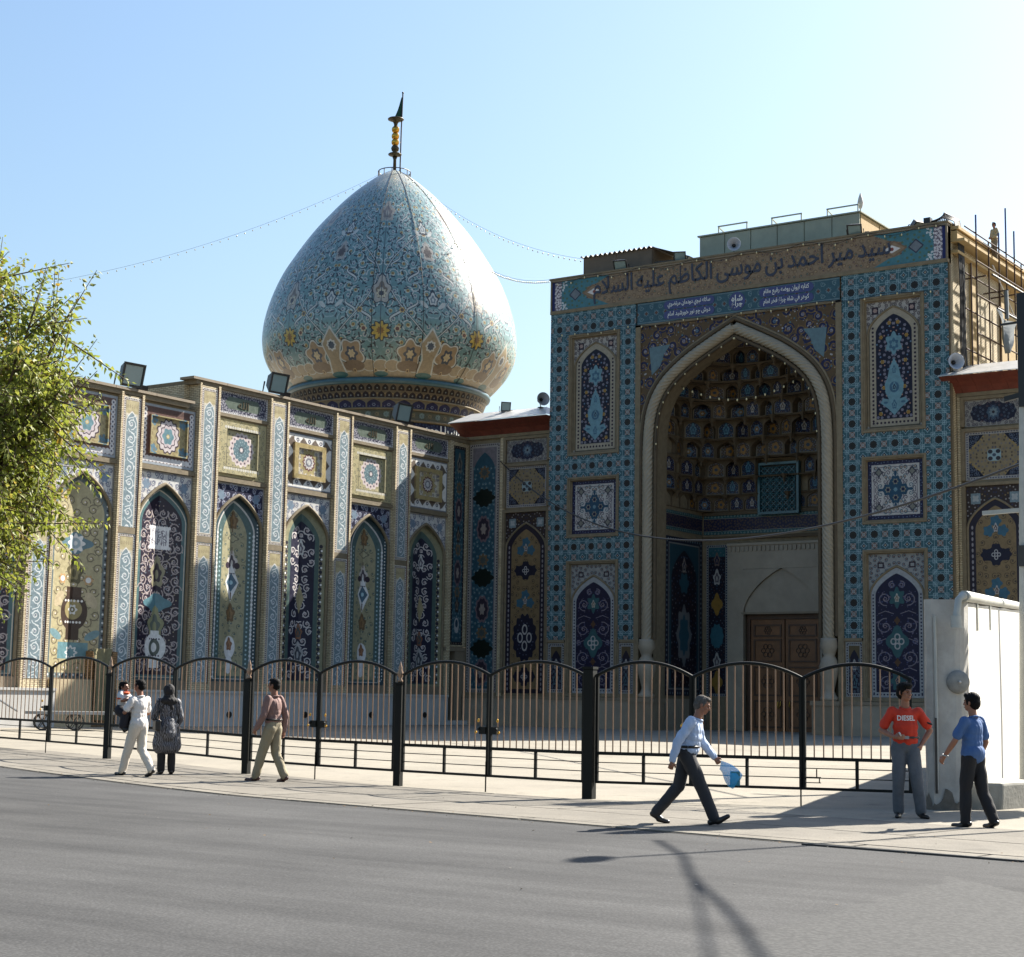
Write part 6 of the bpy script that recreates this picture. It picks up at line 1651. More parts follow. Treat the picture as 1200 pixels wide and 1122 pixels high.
mb.grid(rows); wchild(mb, 'corrugated_roof', M['dark_metal'], shed)
mb = MB(); mb.face([(-40.2, 70.1, 23.4), (-38.35, 70.3, 22.75), (-38.35, 72.6, 22.75), (-40.2, 72.6, 23.4)]); mb.face([(-40.2, 70.1, 23.36), (-38.35, 70.3, 22.71), (-38.35, 72.6, 22.71), (-40.2, 72.6, 23.36)]); mb.bar((-38.4, 70.3, 22.2), (-38.4, 70.3, 22.75), 0.06); mb.bar((-40.15, 70.15, 22.62), (-38.4, 70.3, 22.62), 0.05)
wchild(mb, 'lean_to_sheet', M['dark_metal'], shed)
cabn = root('roof_cabin', (-33.8, 72, 22.2), 'long grey green metal cabin on the gateway roof with three bracket frames on top', 'cabin')
mb = MB(); mb.box(-37.83, -29.7, 70.52, 74.9, 22.2, 23.62); wchild(mb, 'body', M['cabin'], cabn)
for i in range(6):
    a = -37.88 + i * 8.23 / 6; mb = MB(); mb.box(a + 0.03, a + 8.23 / 6 - 0.03, 70.47, 70.52, 22.66, 23.6); wchild(mb, 'wall_panel', M['cabin'], cabn)
mb = MB(); mb.box(-37.92, -29.6, 70.42, 70.52, 22.42, 22.62); mb.box(-37.95, -29.58, 70.4, 75.0, 23.625, 23.69); wchild(mb, 'rail', M['cabin'], cabn)
for i in range(2):
    mb = MB(); mb.box(-29.7, -29.66, 70.6 + i * 2.2, 72.7 + i * 2.2, 22.3, 23.58); wchild(mb, 'end_panel', M['yellow_plaster'], cabn)
for x in (-36.9, -34.1, -31.3):
    mb = MB(); mb.bar((x, 70.6, 23.69), (x, 70.6, 24.02), 0.05); mb.bar((x + 1.5, 70.6, 23.69), (x + 1.5, 70.6, 24.02), 0.05); mb.bar((x - 0.04, 70.6, 24.05), (x + 1.54, 70.6, 24.05), 0.06); mb.bar((x, 72.2, 23.69), (x, 70.6, 24.02), 0.05); wchild(mb, 'bracket', M['cabin'], cabn)
fin = root('lamp_finial', (-29.85, 71, 23.69), 'small white spear shaped lamp at the corner of the roof cabin', 'lamp')
mb = MB(); mb.lathe([(0.01, 0), (0.03, 0), (0.03, 0.25), (0.09, 0.32), (0.14, 0.55), (0.1, 0.75), (0.02, 1.0), (0.005, 1.02)], (-29.85, 71, 23.69), 10); wchild(mb, 'lamp', M['white_paint'], fin, True)

# ---------------------------------------------------------------- dome
DX, DY = -65.17, 80.92
dome = root('onion_dome', (DX, DY, 12), 'bulbous turquoise tiled dome with tan medallions and gold finial', 'dome')
prof = [(6.12, 19.9), (6.5, 20.25), (7.0, 20.8), (7.4, 21.35), (7.72, 22.05), (7.86, 22.8), (7.87, 23.4), (7.78, 24.2), (7.55, 25.15), (7.22, 26.1), (6.75, 27.15), (6.15, 28.15), (5.5, 29.15), (4.85, 30.05), (4.1, 30.95), (3.35, 31.8), (2.6, 32.55), (1.85, 33.2), (1.15, 33.75), (0.55, 34.12), (0.3, 34.25)]
PP = []
for i in range(len(prof) - 1):
    p0, p1, p2, p3 = prof[max(i - 1, 0)], prof[i], prof[i + 1], prof[min(i + 2, len(prof) - 1)]
    for k in range(4):
        t = k / 4; f = lambda a, b, c, d: 0.5 * (2 * b + (c - a) * t + (2 * a - 5 * b + 4 * c - d) * t * t + (3 * b - a - 3 * c + d) * t ** 3)
        PP.append((f(p0[0], p1[0], p2[0], p3[0]), f(p0[1], p1[1], p2[1], p3[1])))
PP.append(prof[-1])
NS = 128
A0 = R(-32.9 - 22.5)
def lathe_uv(name, prof_, mat, vz, ureps, parent, smooth=True):
    mb = MB(); rows, uvs = [], []
    for r, z in prof_:
        rows.append([(DX + r * math.cos(A0 + 2 * math.pi * k / NS), DY + r * math.sin(A0 + 2 * math.pi * k / NS), z) for k in range(NS)])
        uvs.append([(ureps * k / NS, vz(z)) for k in range(NS + 1)])
    mb.grid(rows, uvs, close=True)
    o = wchild(mb, name, mat, parent, smooth)
    return o
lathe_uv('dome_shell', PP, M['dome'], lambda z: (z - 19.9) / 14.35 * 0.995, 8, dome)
lathe_uv('base_ring', [(6.1, 19.6), (6.26, 19.66), (6.3, 19.78), (6.24, 19.92), (6.05, 19.97)], plain('teal_ring', (58, 96, 108), 0.35, var=0.2, scale=3), lambda z: 0, 1, dome)
lathe_uv('drum_niches', [(5.78, 18.75), (6.12, 19.62)], M['drum_niche'], lambda z: (z - 18.75) / 0.87, 80, dome)
lathe_uv('drum_blue_course', [(5.56, 18.2), (5.74, 18.74)], M['drum_blue'], lambda z: (z - 18.2) / 0.54, 40, dome)
lathe_uv('drum_green_course', [(5.42, 17.55), (5.5, 18.19)], M['drum_green'], lambda z: (z - 17.55) / 0.64, 32, dome)
lathe_uv('drum_inscription', [(5.36, 16.4), (5.36, 17.54)], M['drum_text'], lambda z: (z - 16.4) / 1.14, 17, dome)
lathe_uv('drum', [(5.33, 8.0), (5.33, 16.38), (5.4, 16.4)], M['brick'], lambda z: 0, 1, dome)
for z, r in ((18.75, 5.8), (18.19, 5.58), (17.55, 5.46)):
    mb = MB(); mb.tube([(DX + r * math.cos(2 * math.pi * k / 96), DY + r * math.sin(2 * math.pi * k / 96), z) for k in range(97)], 0.06, 6, caps=False); wchild(mb, 'ring_moulding', M['brick_trim'], dome, True)
# finial
mb = MB(); mb.lathe([(0.02, 34.2), (0.11, 34.2), (0.1, 35.0), (0.16, 35.2), (0.02, 35.22)], (DX, DY, 0), 12); fst = wchild(mb, 'finial', M['bronze'], dome, True)
mb = MB(); mb.lathe([(0.05, 35.2), (0.4, 35.3), (0.44, 35.36), (0.36, 35.42), (0.1, 35.5), (0.22, 35.6), (0.26, 35.75), (0.2, 35.9), (0.06, 36.0)], (DX, DY, 0), 16); wchild(mb, 'dark_collar', M['bronze'], fst, True)
for z in (36.15, 36.55, 36.98):
    mb = MB(); mb.ell((DX, DY, z), (0.25, 0.25, 0.25), None, 14, 10); wchild(mb, 'gold_ball', M['gold'], fst, True)
mb = MB(); mb.lathe([(0.1, 37.1), (0.12, 37.35), (0.2, 37.5), (0.5, 37.62), (0.52, 37.66), (0.48, 37.7), (0.03, 37.74)], (DX, DY, 0), 18); wchild(mb, 'dark_disc', M['bronze'], fst, True)
rx, ry = DX + 0.28, DY + 0.2
mb = MB(); mb.tube([(rx, ry, 34.2), (rx + 0.02, ry, 37.0), (rx + 0.06, ry + 0.02, 39.35)], 0.045, 8); mb.ell((rx + 0.06, ry + 0.02, 39.4), (0.07, 0.07, 0.07)); wchild(mb, 'lightning_rod', M['dark_metal'], fst, True)
mb = MB(); rows = []
for i in range(9):
    t = i / 8; z = 37.75 + 1.35 * t
    w = 0.46 * (1 - t) + 0.02
    rows.append([(rx + 0.03 - (w * j / 4) * 0.823, ry - (w * j / 4) * 0.567 + 0.05 * math.sin(j * 1.6 + i * 0.5), z) for j in range(5)])
mb.grid(rows); wchild(mb, 'green_flag', M['flag_green'], fst, True)
mb = MB()
for k in range(12):
    a = 2 * math.pi * k / 12; p = (DX + 1.02 * math.cos(a), DY + 1.02 * math.sin(a)); mb.bar((*p, 33.75), (*p, 34.22), 0.04)
mb.tube([(DX + 1.02 * math.cos(2 * math.pi * k / 24), DY + 1.02 * math.sin(2 * math.pi * k / 24), 34.2) for k in range(25)], 0.03, 6, caps=False)
wchild(mb, 'crown_railing', M['dark_metal'], dome)
for k, az in enumerate((-8, 14, 40)):
    a = R(-51.2 + az); mb = MB(); mb.tube([(DX + (r + 0.03) * math.cos(a), DY + (r + 0.03) * math.sin(a), z) for r, z in PP[::3]], 0.015, 5); wchild(mb, 'cable', M['cable'], dome)
# ---------------------------------------------------------------- lettering
FORMS = {}
for ch, base, n in (('ا', 0xFE8D, 2), ('ب', 0xFE8F, 4), ('ة', 0xFE93, 2), ('ت', 0xFE95, 4), ('ث', 0xFE99, 4), ('ج', 0xFE9D, 4), ('ح', 0xFEA1, 4), ('خ', 0xFEA5, 4), ('د', 0xFEA9, 2), ('ذ', 0xFEAB, 2),
                    ('ر', 0xFEAD, 2), ('ز', 0xFEAF, 2), ('س', 0xFEB1, 4), ('ش', 0xFEB5, 4), ('ص', 0xFEB9, 4), ('ض', 0xFEBD, 4), ('ط', 0xFEC1, 4), ('ظ', 0xFEC5, 4), ('ع', 0xFEC9, 4), ('غ', 0xFECD, 4),
                    ('ف', 0xFED1, 4), ('ق', 0xFED5, 4), ('ك', 0xFED9, 4), ('ل', 0xFEDD, 4), ('م', 0xFEE1, 4), ('ن', 0xFEE5, 4), ('ه', 0xFEE9, 4), ('و', 0xFEED, 2), ('ى', 0xFEEF, 2), ('ي', 0xFEF1, 4), ('چ', 0xFB7A, 4)):
    FORMS[ch] = (base, n)
def shape_arabic(txt):
    out = []
    for word in txt.split(' '):
        w = []; i = 0; join = False
        while i < len(word):
            ch = word[i]
            if ch == 'ل' and i + 1 < len(word) and word[i + 1] == 'ا':
                w.append(chr(0xFEFC if join else 0xFEFB)); join = False; i += 2; continue
            base, n = FORMS[ch]
            nxt = n == 4 and i + 1 < len(word)
            k = (3 if nxt else 1) if join else (2 if nxt else 0)
            w.append(chr(base + k)); join = nxt; i += 1
        out.append(''.join(reversed(w)))
    return ' '.join(reversed(out))
def text_mesh(body, extrude=0.01, bold=0.0, res=2):
    c = bpy.data.curves.new('lettering', 'FONT'); c.body = body; c.extrude = extrude; c.offset = bold; c.resolution_u = res
    o = bpy.data.objects.new('lettering', c); COL.objects.link(o)
    me = bpy.data.meshes.new_from_object(o.evaluated_get(bpy.context.evaluated_depsgraph_get()))
    bpy.data.objects.remove(o); bpy.data.curves.remove(c)
    return me
def place_text(body, parent, mat, fn, W, H, extrude=0.02, bold=0.01, name='lettering', ny=None):
    """fit text into W x H and map (x, y, depth) through fn to world coordinates"""
    me = text_mesh(body, 0.01, bold)
    n = len(me.vertices); co = np.empty(n * 3); me.vertices.foreach_get('co', co); co = co.reshape(-1, 3)
    mn, mxx = co.min(0), co.max(0)
    x = (co[:, 0] - mn[0]) / (mxx[0] - mn[0]) * W; y = (co[:, 1] - mn[1]) / (mxx[1] - mn[1]) * H; d = (co[:, 2] / 0.01) * extrude
    off = OFF[parent.name]
    P = [fn(a, b, c) for a, b, c in zip(x, y, d)]
    me.vertices.foreach_set('co', [q - off[k % 3] for k, q in enumerate(v for p in P for v in p)])
    me.materials.clear(); me.materials.append(mat); me.update()
    o = bpy.data.objects.new(name, me); link(o, parent); OFF[o.name] = off
    if name == 'lettering': tag(o, kind='stuff')
    return o
words = 'سيد مير احمد بن موسى الكاظم عليه السلام'.split()
wd_ = []
for w in words:
    me = text_mesh(shape_arabic(w), 0.01, 0.02); co = np.empty(len(me.vertices) * 3); me.vertices.foreach_get('co', co); co = co.reshape(-1, 3); wd_.append((co.min(0), co.max(0))); bpy.data.meshes.remove(me)
lo, hi = min(w[0][1] for w in wd_), max(w[1][1] for w in wd_)
gap = 0.24; tot = sum(w[1][0] - w[0][0] for w in wd_) + gap * (len(words) - 1); kx = 15.3 / tot; xr = 7.6
for w, (mn, mx_) in zip(words, wd_):
    W_ = (mx_[0] - mn[0]) * kx; zb = 20.62 + 1.34 * (mn[1] - lo) / (hi - lo); H_ = 1.34 * (mx_[1] - mn[1]) / (hi - lo)
    place_text(shape_arabic(w), bandp, M['navy_letter'], lambda a, b, c, x=xr - W_, z=zb: fp(x + a, z + b, -0.012 - c), W_, H_, 0.012, 0.012, 'inscription_word')
    xr -= W_ + gap * kx
def oval(parent, name, s0, s1, z0, z1, mat, d=-0.03):
    mb = MB(); r = (z1 - z0) / 2; P = []
    for i in range(9): a = -math.pi / 2 + math.pi * i / 8; P.append((s1 - r + r * math.cos(a), (z0 + z1) / 2 + r * math.sin(a)))
    for i in range(9): a = math.pi / 2 + math.pi * i / 8; P.append((s0 + r + r * math.cos(a), (z0 + z1) / 2 + r * math.sin(a)))
    mb.face([fp(a, z, d) for a, z in P])
    for (a, z), (b, w) in zip(P, P[1:] + P[:1]): mb.face([fp(a, z, d), fp(a, z, -0.005), fp(b, w, -0.005), fp(b, w, d)])
    return wchild(mb, name, mat, parent)
M['navy_tile'] = plain('navy_tile', (38, 42, 104), 0.3, var=0.2, scale=6)
for s0, s1, t1, t2 in ((-3.75, -1.05, 'سلاله نبوي دودمان مرتضوي', 'درش چو نور خورشيد امام'), (1.25, 3.95, 'كتابه ايوان روضه رفيع مقام', 'گوهر في شاه چراغ فخر امام'.replace('گ', 'ك'))):
    for (z0, z1, t) in ((19.88, 20.3, t1), (19.4, 19.82, t2)):
        ov = oval(frz, 'cartouche', s0, s1, z0, z1, M['navy_tile'])
        place_text(shape_arabic(t), ov, M['white_letter'], lambda a, b, c, s0=s0, z0=z0: fp(s0 + 0.22 + a, z0 + 0.05 + b, -0.036 - c), s1 - s0 - 0.44, 0.33, 0.006, 0.012)
mb = MB(); mb.face([fp(0.12 + 0.42 * math.cos(t), 19.85 + 0.44 * math.sin(t), -0.03) for t in [2 * math.pi * k / 24 for k in range(24)]]); rd = wchild(mb, 'roundel', M['navy_tile'], frz)
place_text(shape_arabic('شاه'), rd, M['white_letter'], lambda a, b, c: fp(-0.16 + a, 19.86 + b, -0.036 - c), 0.56, 0.3, 0.006, 0.02)
place_text(shape_arabic('چراغ'), rd, M['white_letter'], lambda a, b, c: fp(-0.16 + a, 19.52 + b, -0.036 - c), 0.56, 0.34, 0.006, 0.02)
# gold script in the green cartouches of the wing, white script on the drum
for o in [k for k in bpy.data.objects if k.name.startswith('cartouche_panel') and k.parent == wing]:
    yc = sum(v.co.y for v in o.data.vertices) / 4 + 55
    place_text(shape_arabic('الله'), o, M['bronze'], lambda a, b, c, yc=yc: wp(yc - 0.33 + a, 13.74 + b, 0.125 - c), 0.66, 0.34, 0.006, 0.012)
drum_i = [o for o in bpy.data.objects if o.name.startswith('drum_inscription')][0]
def drumfn(a, b, c): t = R(-75) + a / 5.4; return (DX + (5.38 + c) * math.cos(t), DY + (5.38 + c) * math.sin(t), 16.6 + b)
place_text(shape_arabic('السلام عليك يا احمد بن موسى الكاظم'), drum_i, M['white_letter'], drumfn, 9.5, 0.82, 0.012, 0.02)

# ---------------------------------------------------------------- iron fence
FP = {'p0': (-27.173, 24.734), 'p1': (-22.048, 23.471), 'p2': (-18.261, 23.197), 'p3': (-14.1, 22.69), 'end': (-9.42, 24.12)}
pm = (-33.6, 26.9)
def post(x, y, h, label, finial=True, w=0.13):
    z = zg(x); ang = 0.12
    e = root('fence_post', (x, y, z - 0.02), label, 'post', 'posts of the iron fence')
    mb = MB(); hw = w / 2; c, s = math.cos(ang), math.sin(ang)
    mb.obox((x, y, z - 0.02 + h / 2), (hw * c, hw * s, 0), (-hw * s, hw * c, 0), (0, 0, h / 2)); o = wchild(mb, 'shaft', M['iron_green'], e); bevel(o, 0.008)
    mb = MB(); mb.obox((x, y, z + h), (hw * 1.12 * c, hw * 1.12 * s, 0), (-hw * 1.12 * s, hw * 1.12 * c, 0), (0, 0, 0.02)); wchild(mb, 'cap', M['iron_green'], e)
    if finial:
        mb = MB(); mb.lathe([(0.01, 0), (0.045, 0.0), (0.05, 0.03), (0.025, 0.06), (0.05, 0.12), (0.055, 0.16), (0.03, 0.22), (0.035, 0.25), (0.012, 0.33), (0.003, 0.36)], (x, y, z + h + 0.018), 10); wchild(mb, 'finial', M['copper_bar'], e, True)
    return e
post(*FP['p0'], 1.75, 'dark green fence post just left of the man carrying a child, first of the row')
post(*FP['p1'], 1.74, 'dark green fence post just left of the man in the mauve shirt')
post(*FP['p2'], 1.75, 'dark green fence post with copper finial right of the man in the mauve shirt')
post(*FP['p3'], 2.02, 'tallest dark green fence post, without finial, left of the old man with the bag', False, 0.17)
post(pm[0], pm[1], 1.75, 'dark green fence post outside the picture beyond the tree')
def leaf(a, b, label, nb=14, lock=0, rod=False, bolt=False, h0=0.27, hm=0.71, he=1.9, ha=2.12):
    """one arched leaf from ground point a to b; a rail, a mid rail, an arched top bar and pale vertical bars"""
    a, b = Vector((*a, 0)), Vector((*b, 0)); d = (b - a); L = d.length; d.normalize(); n = Vector((-d.y, d.x, 0))
    P = lambda t, z, o=0: a + d * (t * L) + n * o + Vector((0, 0, zg(a.x) * (1 - t) + zg(b.x) * t + z))
    e = root('fence_leaf', tuple(P(0.5, 0)), label, 'fence panel', 'arched leaves of the iron fence')
    top = lambda t: he + (ha - he) * (1 - (2 * t - 1) ** 2)
    mb = MB()
    mb.bar(P(0.015, h0), P(0.015, top(0.015)), 0.045); mb.bar(P(0.985, h0), P(0.985, top(0.985)), 0.045)
    mb.bar(P(0, h0), P(1, h0), 0.04); mb.bar(P(0.02, hm), P(0.98, hm), 0.04, 0.05)
    wchild(mb, 'frame', M['iron_green'], e)
    mb = MB(); mb.tube([P(t, top(t)) for t in [i / 16 for i in range(17)]], 0.027, 8); wchild(mb, 'arched_rail', M['iron_green'], e, True)
    for i in range(nb):
        t = 0.02 + 0.96 * (i + 1) / (nb + 1); mb = MB(); mb.tube([P(t, hm + 0.02), P(t, top(t) - 0.015)], 0.0105, 6, caps=False); wchild(mb, 'bar', M['copper_bar'], e, True)
    mb = MB(); mb.bar(P(0.5, h0 + 0.02), P(0.5, hm - 0.025), 0.04); wchild(mb, 'lower_stile', M['iron_green'], e)
    for z in (h0 + (hm - h0) * 0.36, h0 + (hm - h0) * 0.68):
        mb = MB(); mb.bar(P(0.02, z), P(0.98, z), 0.014); wchild(mb, 'lower_wire', M['iron_green'], e)
    if lock:
        t = 0.975 if lock > 0 else 0.025; s = -1 if lock > 0 else 1
        mb = MB(); mb.obox(P(t + s * 0.035, 1.0, -0.01), d * 0.07, n * 0.035, Vector((0, 0, 0.06))); mb.ell(P(t + s * 0.07, 1.02, -0.05), (0.025, 0.025, 0.025)); wchild(mb, 'lock', M['iron_green'], e)
        mb = MB(); mb.ell(P(t + s * 0.08, 1.16, -0.04), (0.02, 0.02, 0.03)); mb.ell(P(t + s * 0.1, 0.97, -0.05), (0.022, 0.022, 0.022)); wchild(mb, 'brass_knob', M['gold'], e)
    if rod:
        mb = MB(); mb.tube([P(0.985, 0.5, -0.035), P(0.985, 0.01, -0.035)], 0.012, 6); wchild(mb, 'drop_bolt', M['iron_green'], e)
    if bolt:
        mb = MB(); mb.obox(P(0.1, 0.44, -0.02), d * 0.11, n * 0.02, Vector((0, 0, 0.006))); mb.obox(P(0.1, 0.36, -0.02), d * 0.11, n * 0.02, Vector((0, 0, 0.006))); mb.obox(P(0.155, 0.4, -0.02), d * 0.006, n * 0.02, Vector((0, 0, 0.04))); mb.bar(P(0.13, 0.44, -0.02), P(0.13, 0.56, -0.02), 0.014); wchild(mb, 'slide_bolt', M['iron_green'], e)
    return e
def lerp(p, q, t): return (p[0] + (q[0] - p[0]) * t, p[1] + (q[1] - p[1]) * t)
def inset(p, q, i0, i1):
    L = math.hypot(q[0] - p[0], q[1] - p[1]); return lerp(p, q, i0 / L), lerp(p, q, 1 - i1 / L)
SEC = [(pm, FP['p0'], 0.53, 'partly under the tree', 'before the hand cart'),
       (FP['p0'], FP['p1'], 0.5, 'behind the man carrying the child', 'behind the woman in the headscarf'),
       (FP['p1'], FP['p2'], 0.49, 'behind the man in the mauve shirt', 'just right of the man in the mauve shirt'),
       (FP['p2'], FP['p3'], 0.5, 'in front of the dark little doorway', 'left of the tallest post'),
       (FP['p3'], FP['end'], 0.0, '', '')]
for p, q, t, l1, l2 in SEC[:4]:
    a, b = inset(p, q, 0.08, 0.09); m = lerp(a, b, t)
    leaf(a, m, 'arched iron fence panel with copper bars, ' + l1, 13, lock=1, rod=True)
    leaf(m, b, 'arched iron fence panel with copper bars, ' + l2, 13, lock=-1 if p is FP['p1'] or p is FP['p2'] else 0)
a, b = inset(FP['p3'], FP['end'], 0.1, 0.0)
m1 = (-12.55, 23.17); m2 = (-10.95, 23.66)
leaf(a, m1, 'arched iron gate panel right of the tallest post, behind the old man walking', 11, lock=1)
leaf(m1, m2, 'arched iron gate panel right of the old man, before the wooden doors', 12, rod=True)
leaf(m2, b, 'arched iron gate panel with a slide bolt, behind the man in the red shirt', 10, bolt=True)

# ---------------------------------------------------------------- white boundary wall with drain pipe, pole, block
WA = Vector((-8.84, 24.85, 0)); WB = Vector((-11.9, 36.6, 0)); wd = (WB - WA).normalized(); wnr = Vector((wd.y, -wd.x, 0))
bw = root('boundary_wall', (-8.9, 24.7, 0), 'high whitewashed boundary wall at the right with a grey pipe along its top', 'wall')
LW = (WB - WA).length; ztw = lambda t: 3.06 + 0.54 * t / LW
mb = MB(); n0 = -wnr * 0.35; nst = 14; rows_f, rows_b = [], []
for i in range(nst + 1):
    t = (LW + 8) * i / nst; p = WA + wd * t; jz = 0.012 * math.sin(i * 2.3)
    rows_f.append([p + Vector((0, 0, 0)), p + Vector((0, 0, 1.2)) + wnr * 0.01 * math.sin(i * 1.7), p + Vector((0, 0, ztw(t) + jz))]); rows_b.append([p + n0 + Vector((0, 0, ztw(t) + jz)), p + n0])
mb.grid([f + g for f, g in zip(rows_f, rows_b)]); mb.face(rows_f[0] + rows_b[0]); wchild(mb, 'wall_body', M['white_paint'], bw)
# end pier facing the street, its corner rounded
P = [(-9.36, 24.5), (-9.3, 24.42), (-9.2, 24.4), (-8.92, 24.59), (-8.86, 24.66), (-8.835, 24.76), (-8.84, 24.95), (-9.2, 24.95), (-9.38, 24.7)]
mb = MB(); zs_ = [0, 0.35, 0.9, 1.6, 2.3, 3.1]
rows = [[(x + 0.01 * math.sin(z * 3 + i), y + 0.01 * math.cos(z * 4 + i * 2), z) for i, (x, y) in enumerate(P)] for z in zs_]
mb.grid(rows, close=True); mb.face(rows[-1]); o = wchild(mb, 'end_pier', M['pier_shaded_white'], bw)
mb = MB(); rg = random.Random(4); Q0 = [(-9.37, 24.5), (-9.305, 24.405), (-9.2, 24.385), (-9.06, 24.475), (-8.92, 24.575), (-8.85, 24.65), (-8.825, 24.76)]; Q = []
for (x0, y0), (x1, y1) in zip(Q0[:-1], Q0[1:]): Q += [(x0 + (x1 - x0) * k / 5, y0 + (y1 - y0) * k / 5) for k in range(5)]
lo = [(x, y, 0.005) for x, y in Q]; hi = [(x + 0.004, y, 0.1 + 0.16 * rg.random() + 0.08 * math.sin(i * 0.5)) for i, (x, y) in enumerate(Q)]
mb.grid([lo, hi]); wchild(mb, 'damp_stain', M['grime'], bw)
pz = lambda t, d=0.0: WA + wd * t + Vector((0, 0, ztw(t) + 0.1 + d))
mb = MB(); mb.tube([pz(-0.25), pz(0.5), pz(LW), pz(LW + 8)], 0.085, 10); wchild(mb, 'pipe', M['pole_paint'], bw, True)
p0 = pz(-0.25)
mb = MB(); mb.tube([p0 + wd * 0.05, p0 - wd * 0.12, p0 - wd * 0.2 - Vector((0.06, 0, 0.06)), p0 - wd * 0.22 - Vector((0.1, 0, 0.36))], 0.055, 10); wchild(mb, 'pipe_elbow', M['pole_paint'], bw, True)
mb = MB(); q = p0 - wd * 0.22 - Vector((0.1, 0, 0.3)); mb.tube([q, q - Vector((0, 0, 0.18))], 0.08, 10); wchild(mb, 'pipe_socket', M['pole_paint'], bw, True)
for t in (1.9, 4.6):
    mb = MB(); q = WA + wd * t + wnr * 0.02; mb.bar(q + Vector((0, 0, ztw(t) + 0.1)), q + Vector((0, 0, ztw(t) - 0.42)), 0.05, 0.02); wchild(mb, 'pipe_strap', M['pole_paint'], bw)
mb = MB(); q = Vector((-9.15, 24.395, 0)); mb.tube([q + Vector((0, 0, 0.3)), q + Vector((0.01, 0, 1.4)), q + Vector((0, 0, 2.85))], 0.022, 6); wchild(mb, 'conduit', M['pole_paint'], bw, True)
mb = MB(); mb.tube([q + Vector((0, -0.012, 0.25)), q + Vector((0, -0.012, 1.35))], 0.02, 6); wchild(mb, 'dark_conduit', M['dark_metal'], bw, True)
lmp = root('bulkhead_lamp', (-8.88, 24.6, 1.88), 'round grey domed fitting on the white wall end above the man in blue', 'wall lamp')
mb = MB(); ln = Vector((0.6, -0.8, 0)).normalized()
rows = []
cc = Vector((-8.88, 24.6, 1.88)); sd = Vector((-ln.y, ln.x, 0))
for r, h in ((0.165, -0.06), (0.175, 0.0), (0.165, 0.03), (0.12, 0.055), (0.06, 0.068), (0.005, 0.072)):
    rows.append([cc + ln * h + r * (math.cos(2 * math.pi * k / 24) * sd + math.sin(2 * math.pi * k / 24) * Vector((0, 0, 1))) for k in range(24)])
mb.grid(rows, close=True); wchild(mb, 'dome_cover', plain('cover_paint', (140, 139, 134), 0.7, var=0.2, scale=9), lmp, True)
mb = MB(); mb.ell(cc + ln * 0.085, (0.022, 0.022, 0.022)); wchild(mb, 'boss', M['roof_metal'], lmp, True)
blk = root('concrete_block', (-8.8, 26.0, 0), 'low rough concrete block at the foot of the white wall', 'block')
mb = MB(); P = [(-9.0, 25.15), (-8.5, 25.3), (-8.3, 26.7), (-9.3, 27.1)]
mb.face([(x + 0.02, y, 0.4) for x, y in P])
for (x0, y0), (x1, y1) in zip(P, P[1:] + P[:1]): mb.face([(x0, y0, 0), (x1, y1, 0), (x1 + 0.02, y1, 0.4), (x0 + 0.02, y0, 0.4)])
o = wchild(mb, 'block', M['concrete'], blk); bevel(o, 0.04, 2)
pole = root('utility_pole', (-10.42, 32.45, 0), 'grey utility pole with a black upper box at the right edge, beside the white wall', 'pole')
mb = MB(); mb.tube([(-10.42, 32.45, 0), (-10.3, 32.45, 7.3)], [0.13, 0.1], 12); wchild(mb, 'shaft', M['pole_paint'], pole, True)
mb = MB(); mb.box(-10.36, -9.9, 32.3, 32.6, 7.3, 9.55); wchild(mb, 'black_box', M['black'], pole)
mb = MB(); mb.box(-10.43, -10.25, 32.28, 32.62, 4.2, 4.6); wchild(mb, 'collar', M['dark_metal'], pole)
mb = MB(); mb.bar((-11.15, 32.42, 5.27), (-10.3, 32.42, 5.3), 0.08); wchild(mb, 'bracket_arm', M['pole_paint'], pole)
mb = MB(); mb.bar((-10.75, 32.5, 9.0), (-10.2, 32.5, 9.02), 0.04); wchild(mb, 'cross_arm', M['black'], pole); mb = MB(); mb.bar((-10.7, 32.5, 7.5), (-10.2, 32.5, 7.6), 0.07, 0.1); wchild(mb, 'cross_arm', M['black'], pole)

# street lamp just outside the frame: its shadow crosses the asphalt
sl = root('street_lamp', (-5.62, 25.3, 0), 'tall street lamp with a single arm standing beyond the right edge of the picture', 'street lamp')
mb = MB(); mb.tube([(-5.62, 25.3, 0), (-5.62, 25.3, 8.8)], [0.06, 0.04], 10); mb.tube([(-5.62, 25.3, 8.8), (-5.62, 25.25, 8.95), (-5.64, 25.15, 9.0)], 0.03, 8); wchild(mb, 'shaft', M['pole_paint'], sl, True)
mb = MB(); mb.ell((-5.69, 25.05, 9.0), (0.2, 0.42, 0.09), Matrix.Rotation(R(12), 3, 'Z')); wchild(mb, 'lamp_head', M['grey_metal'], sl, True)

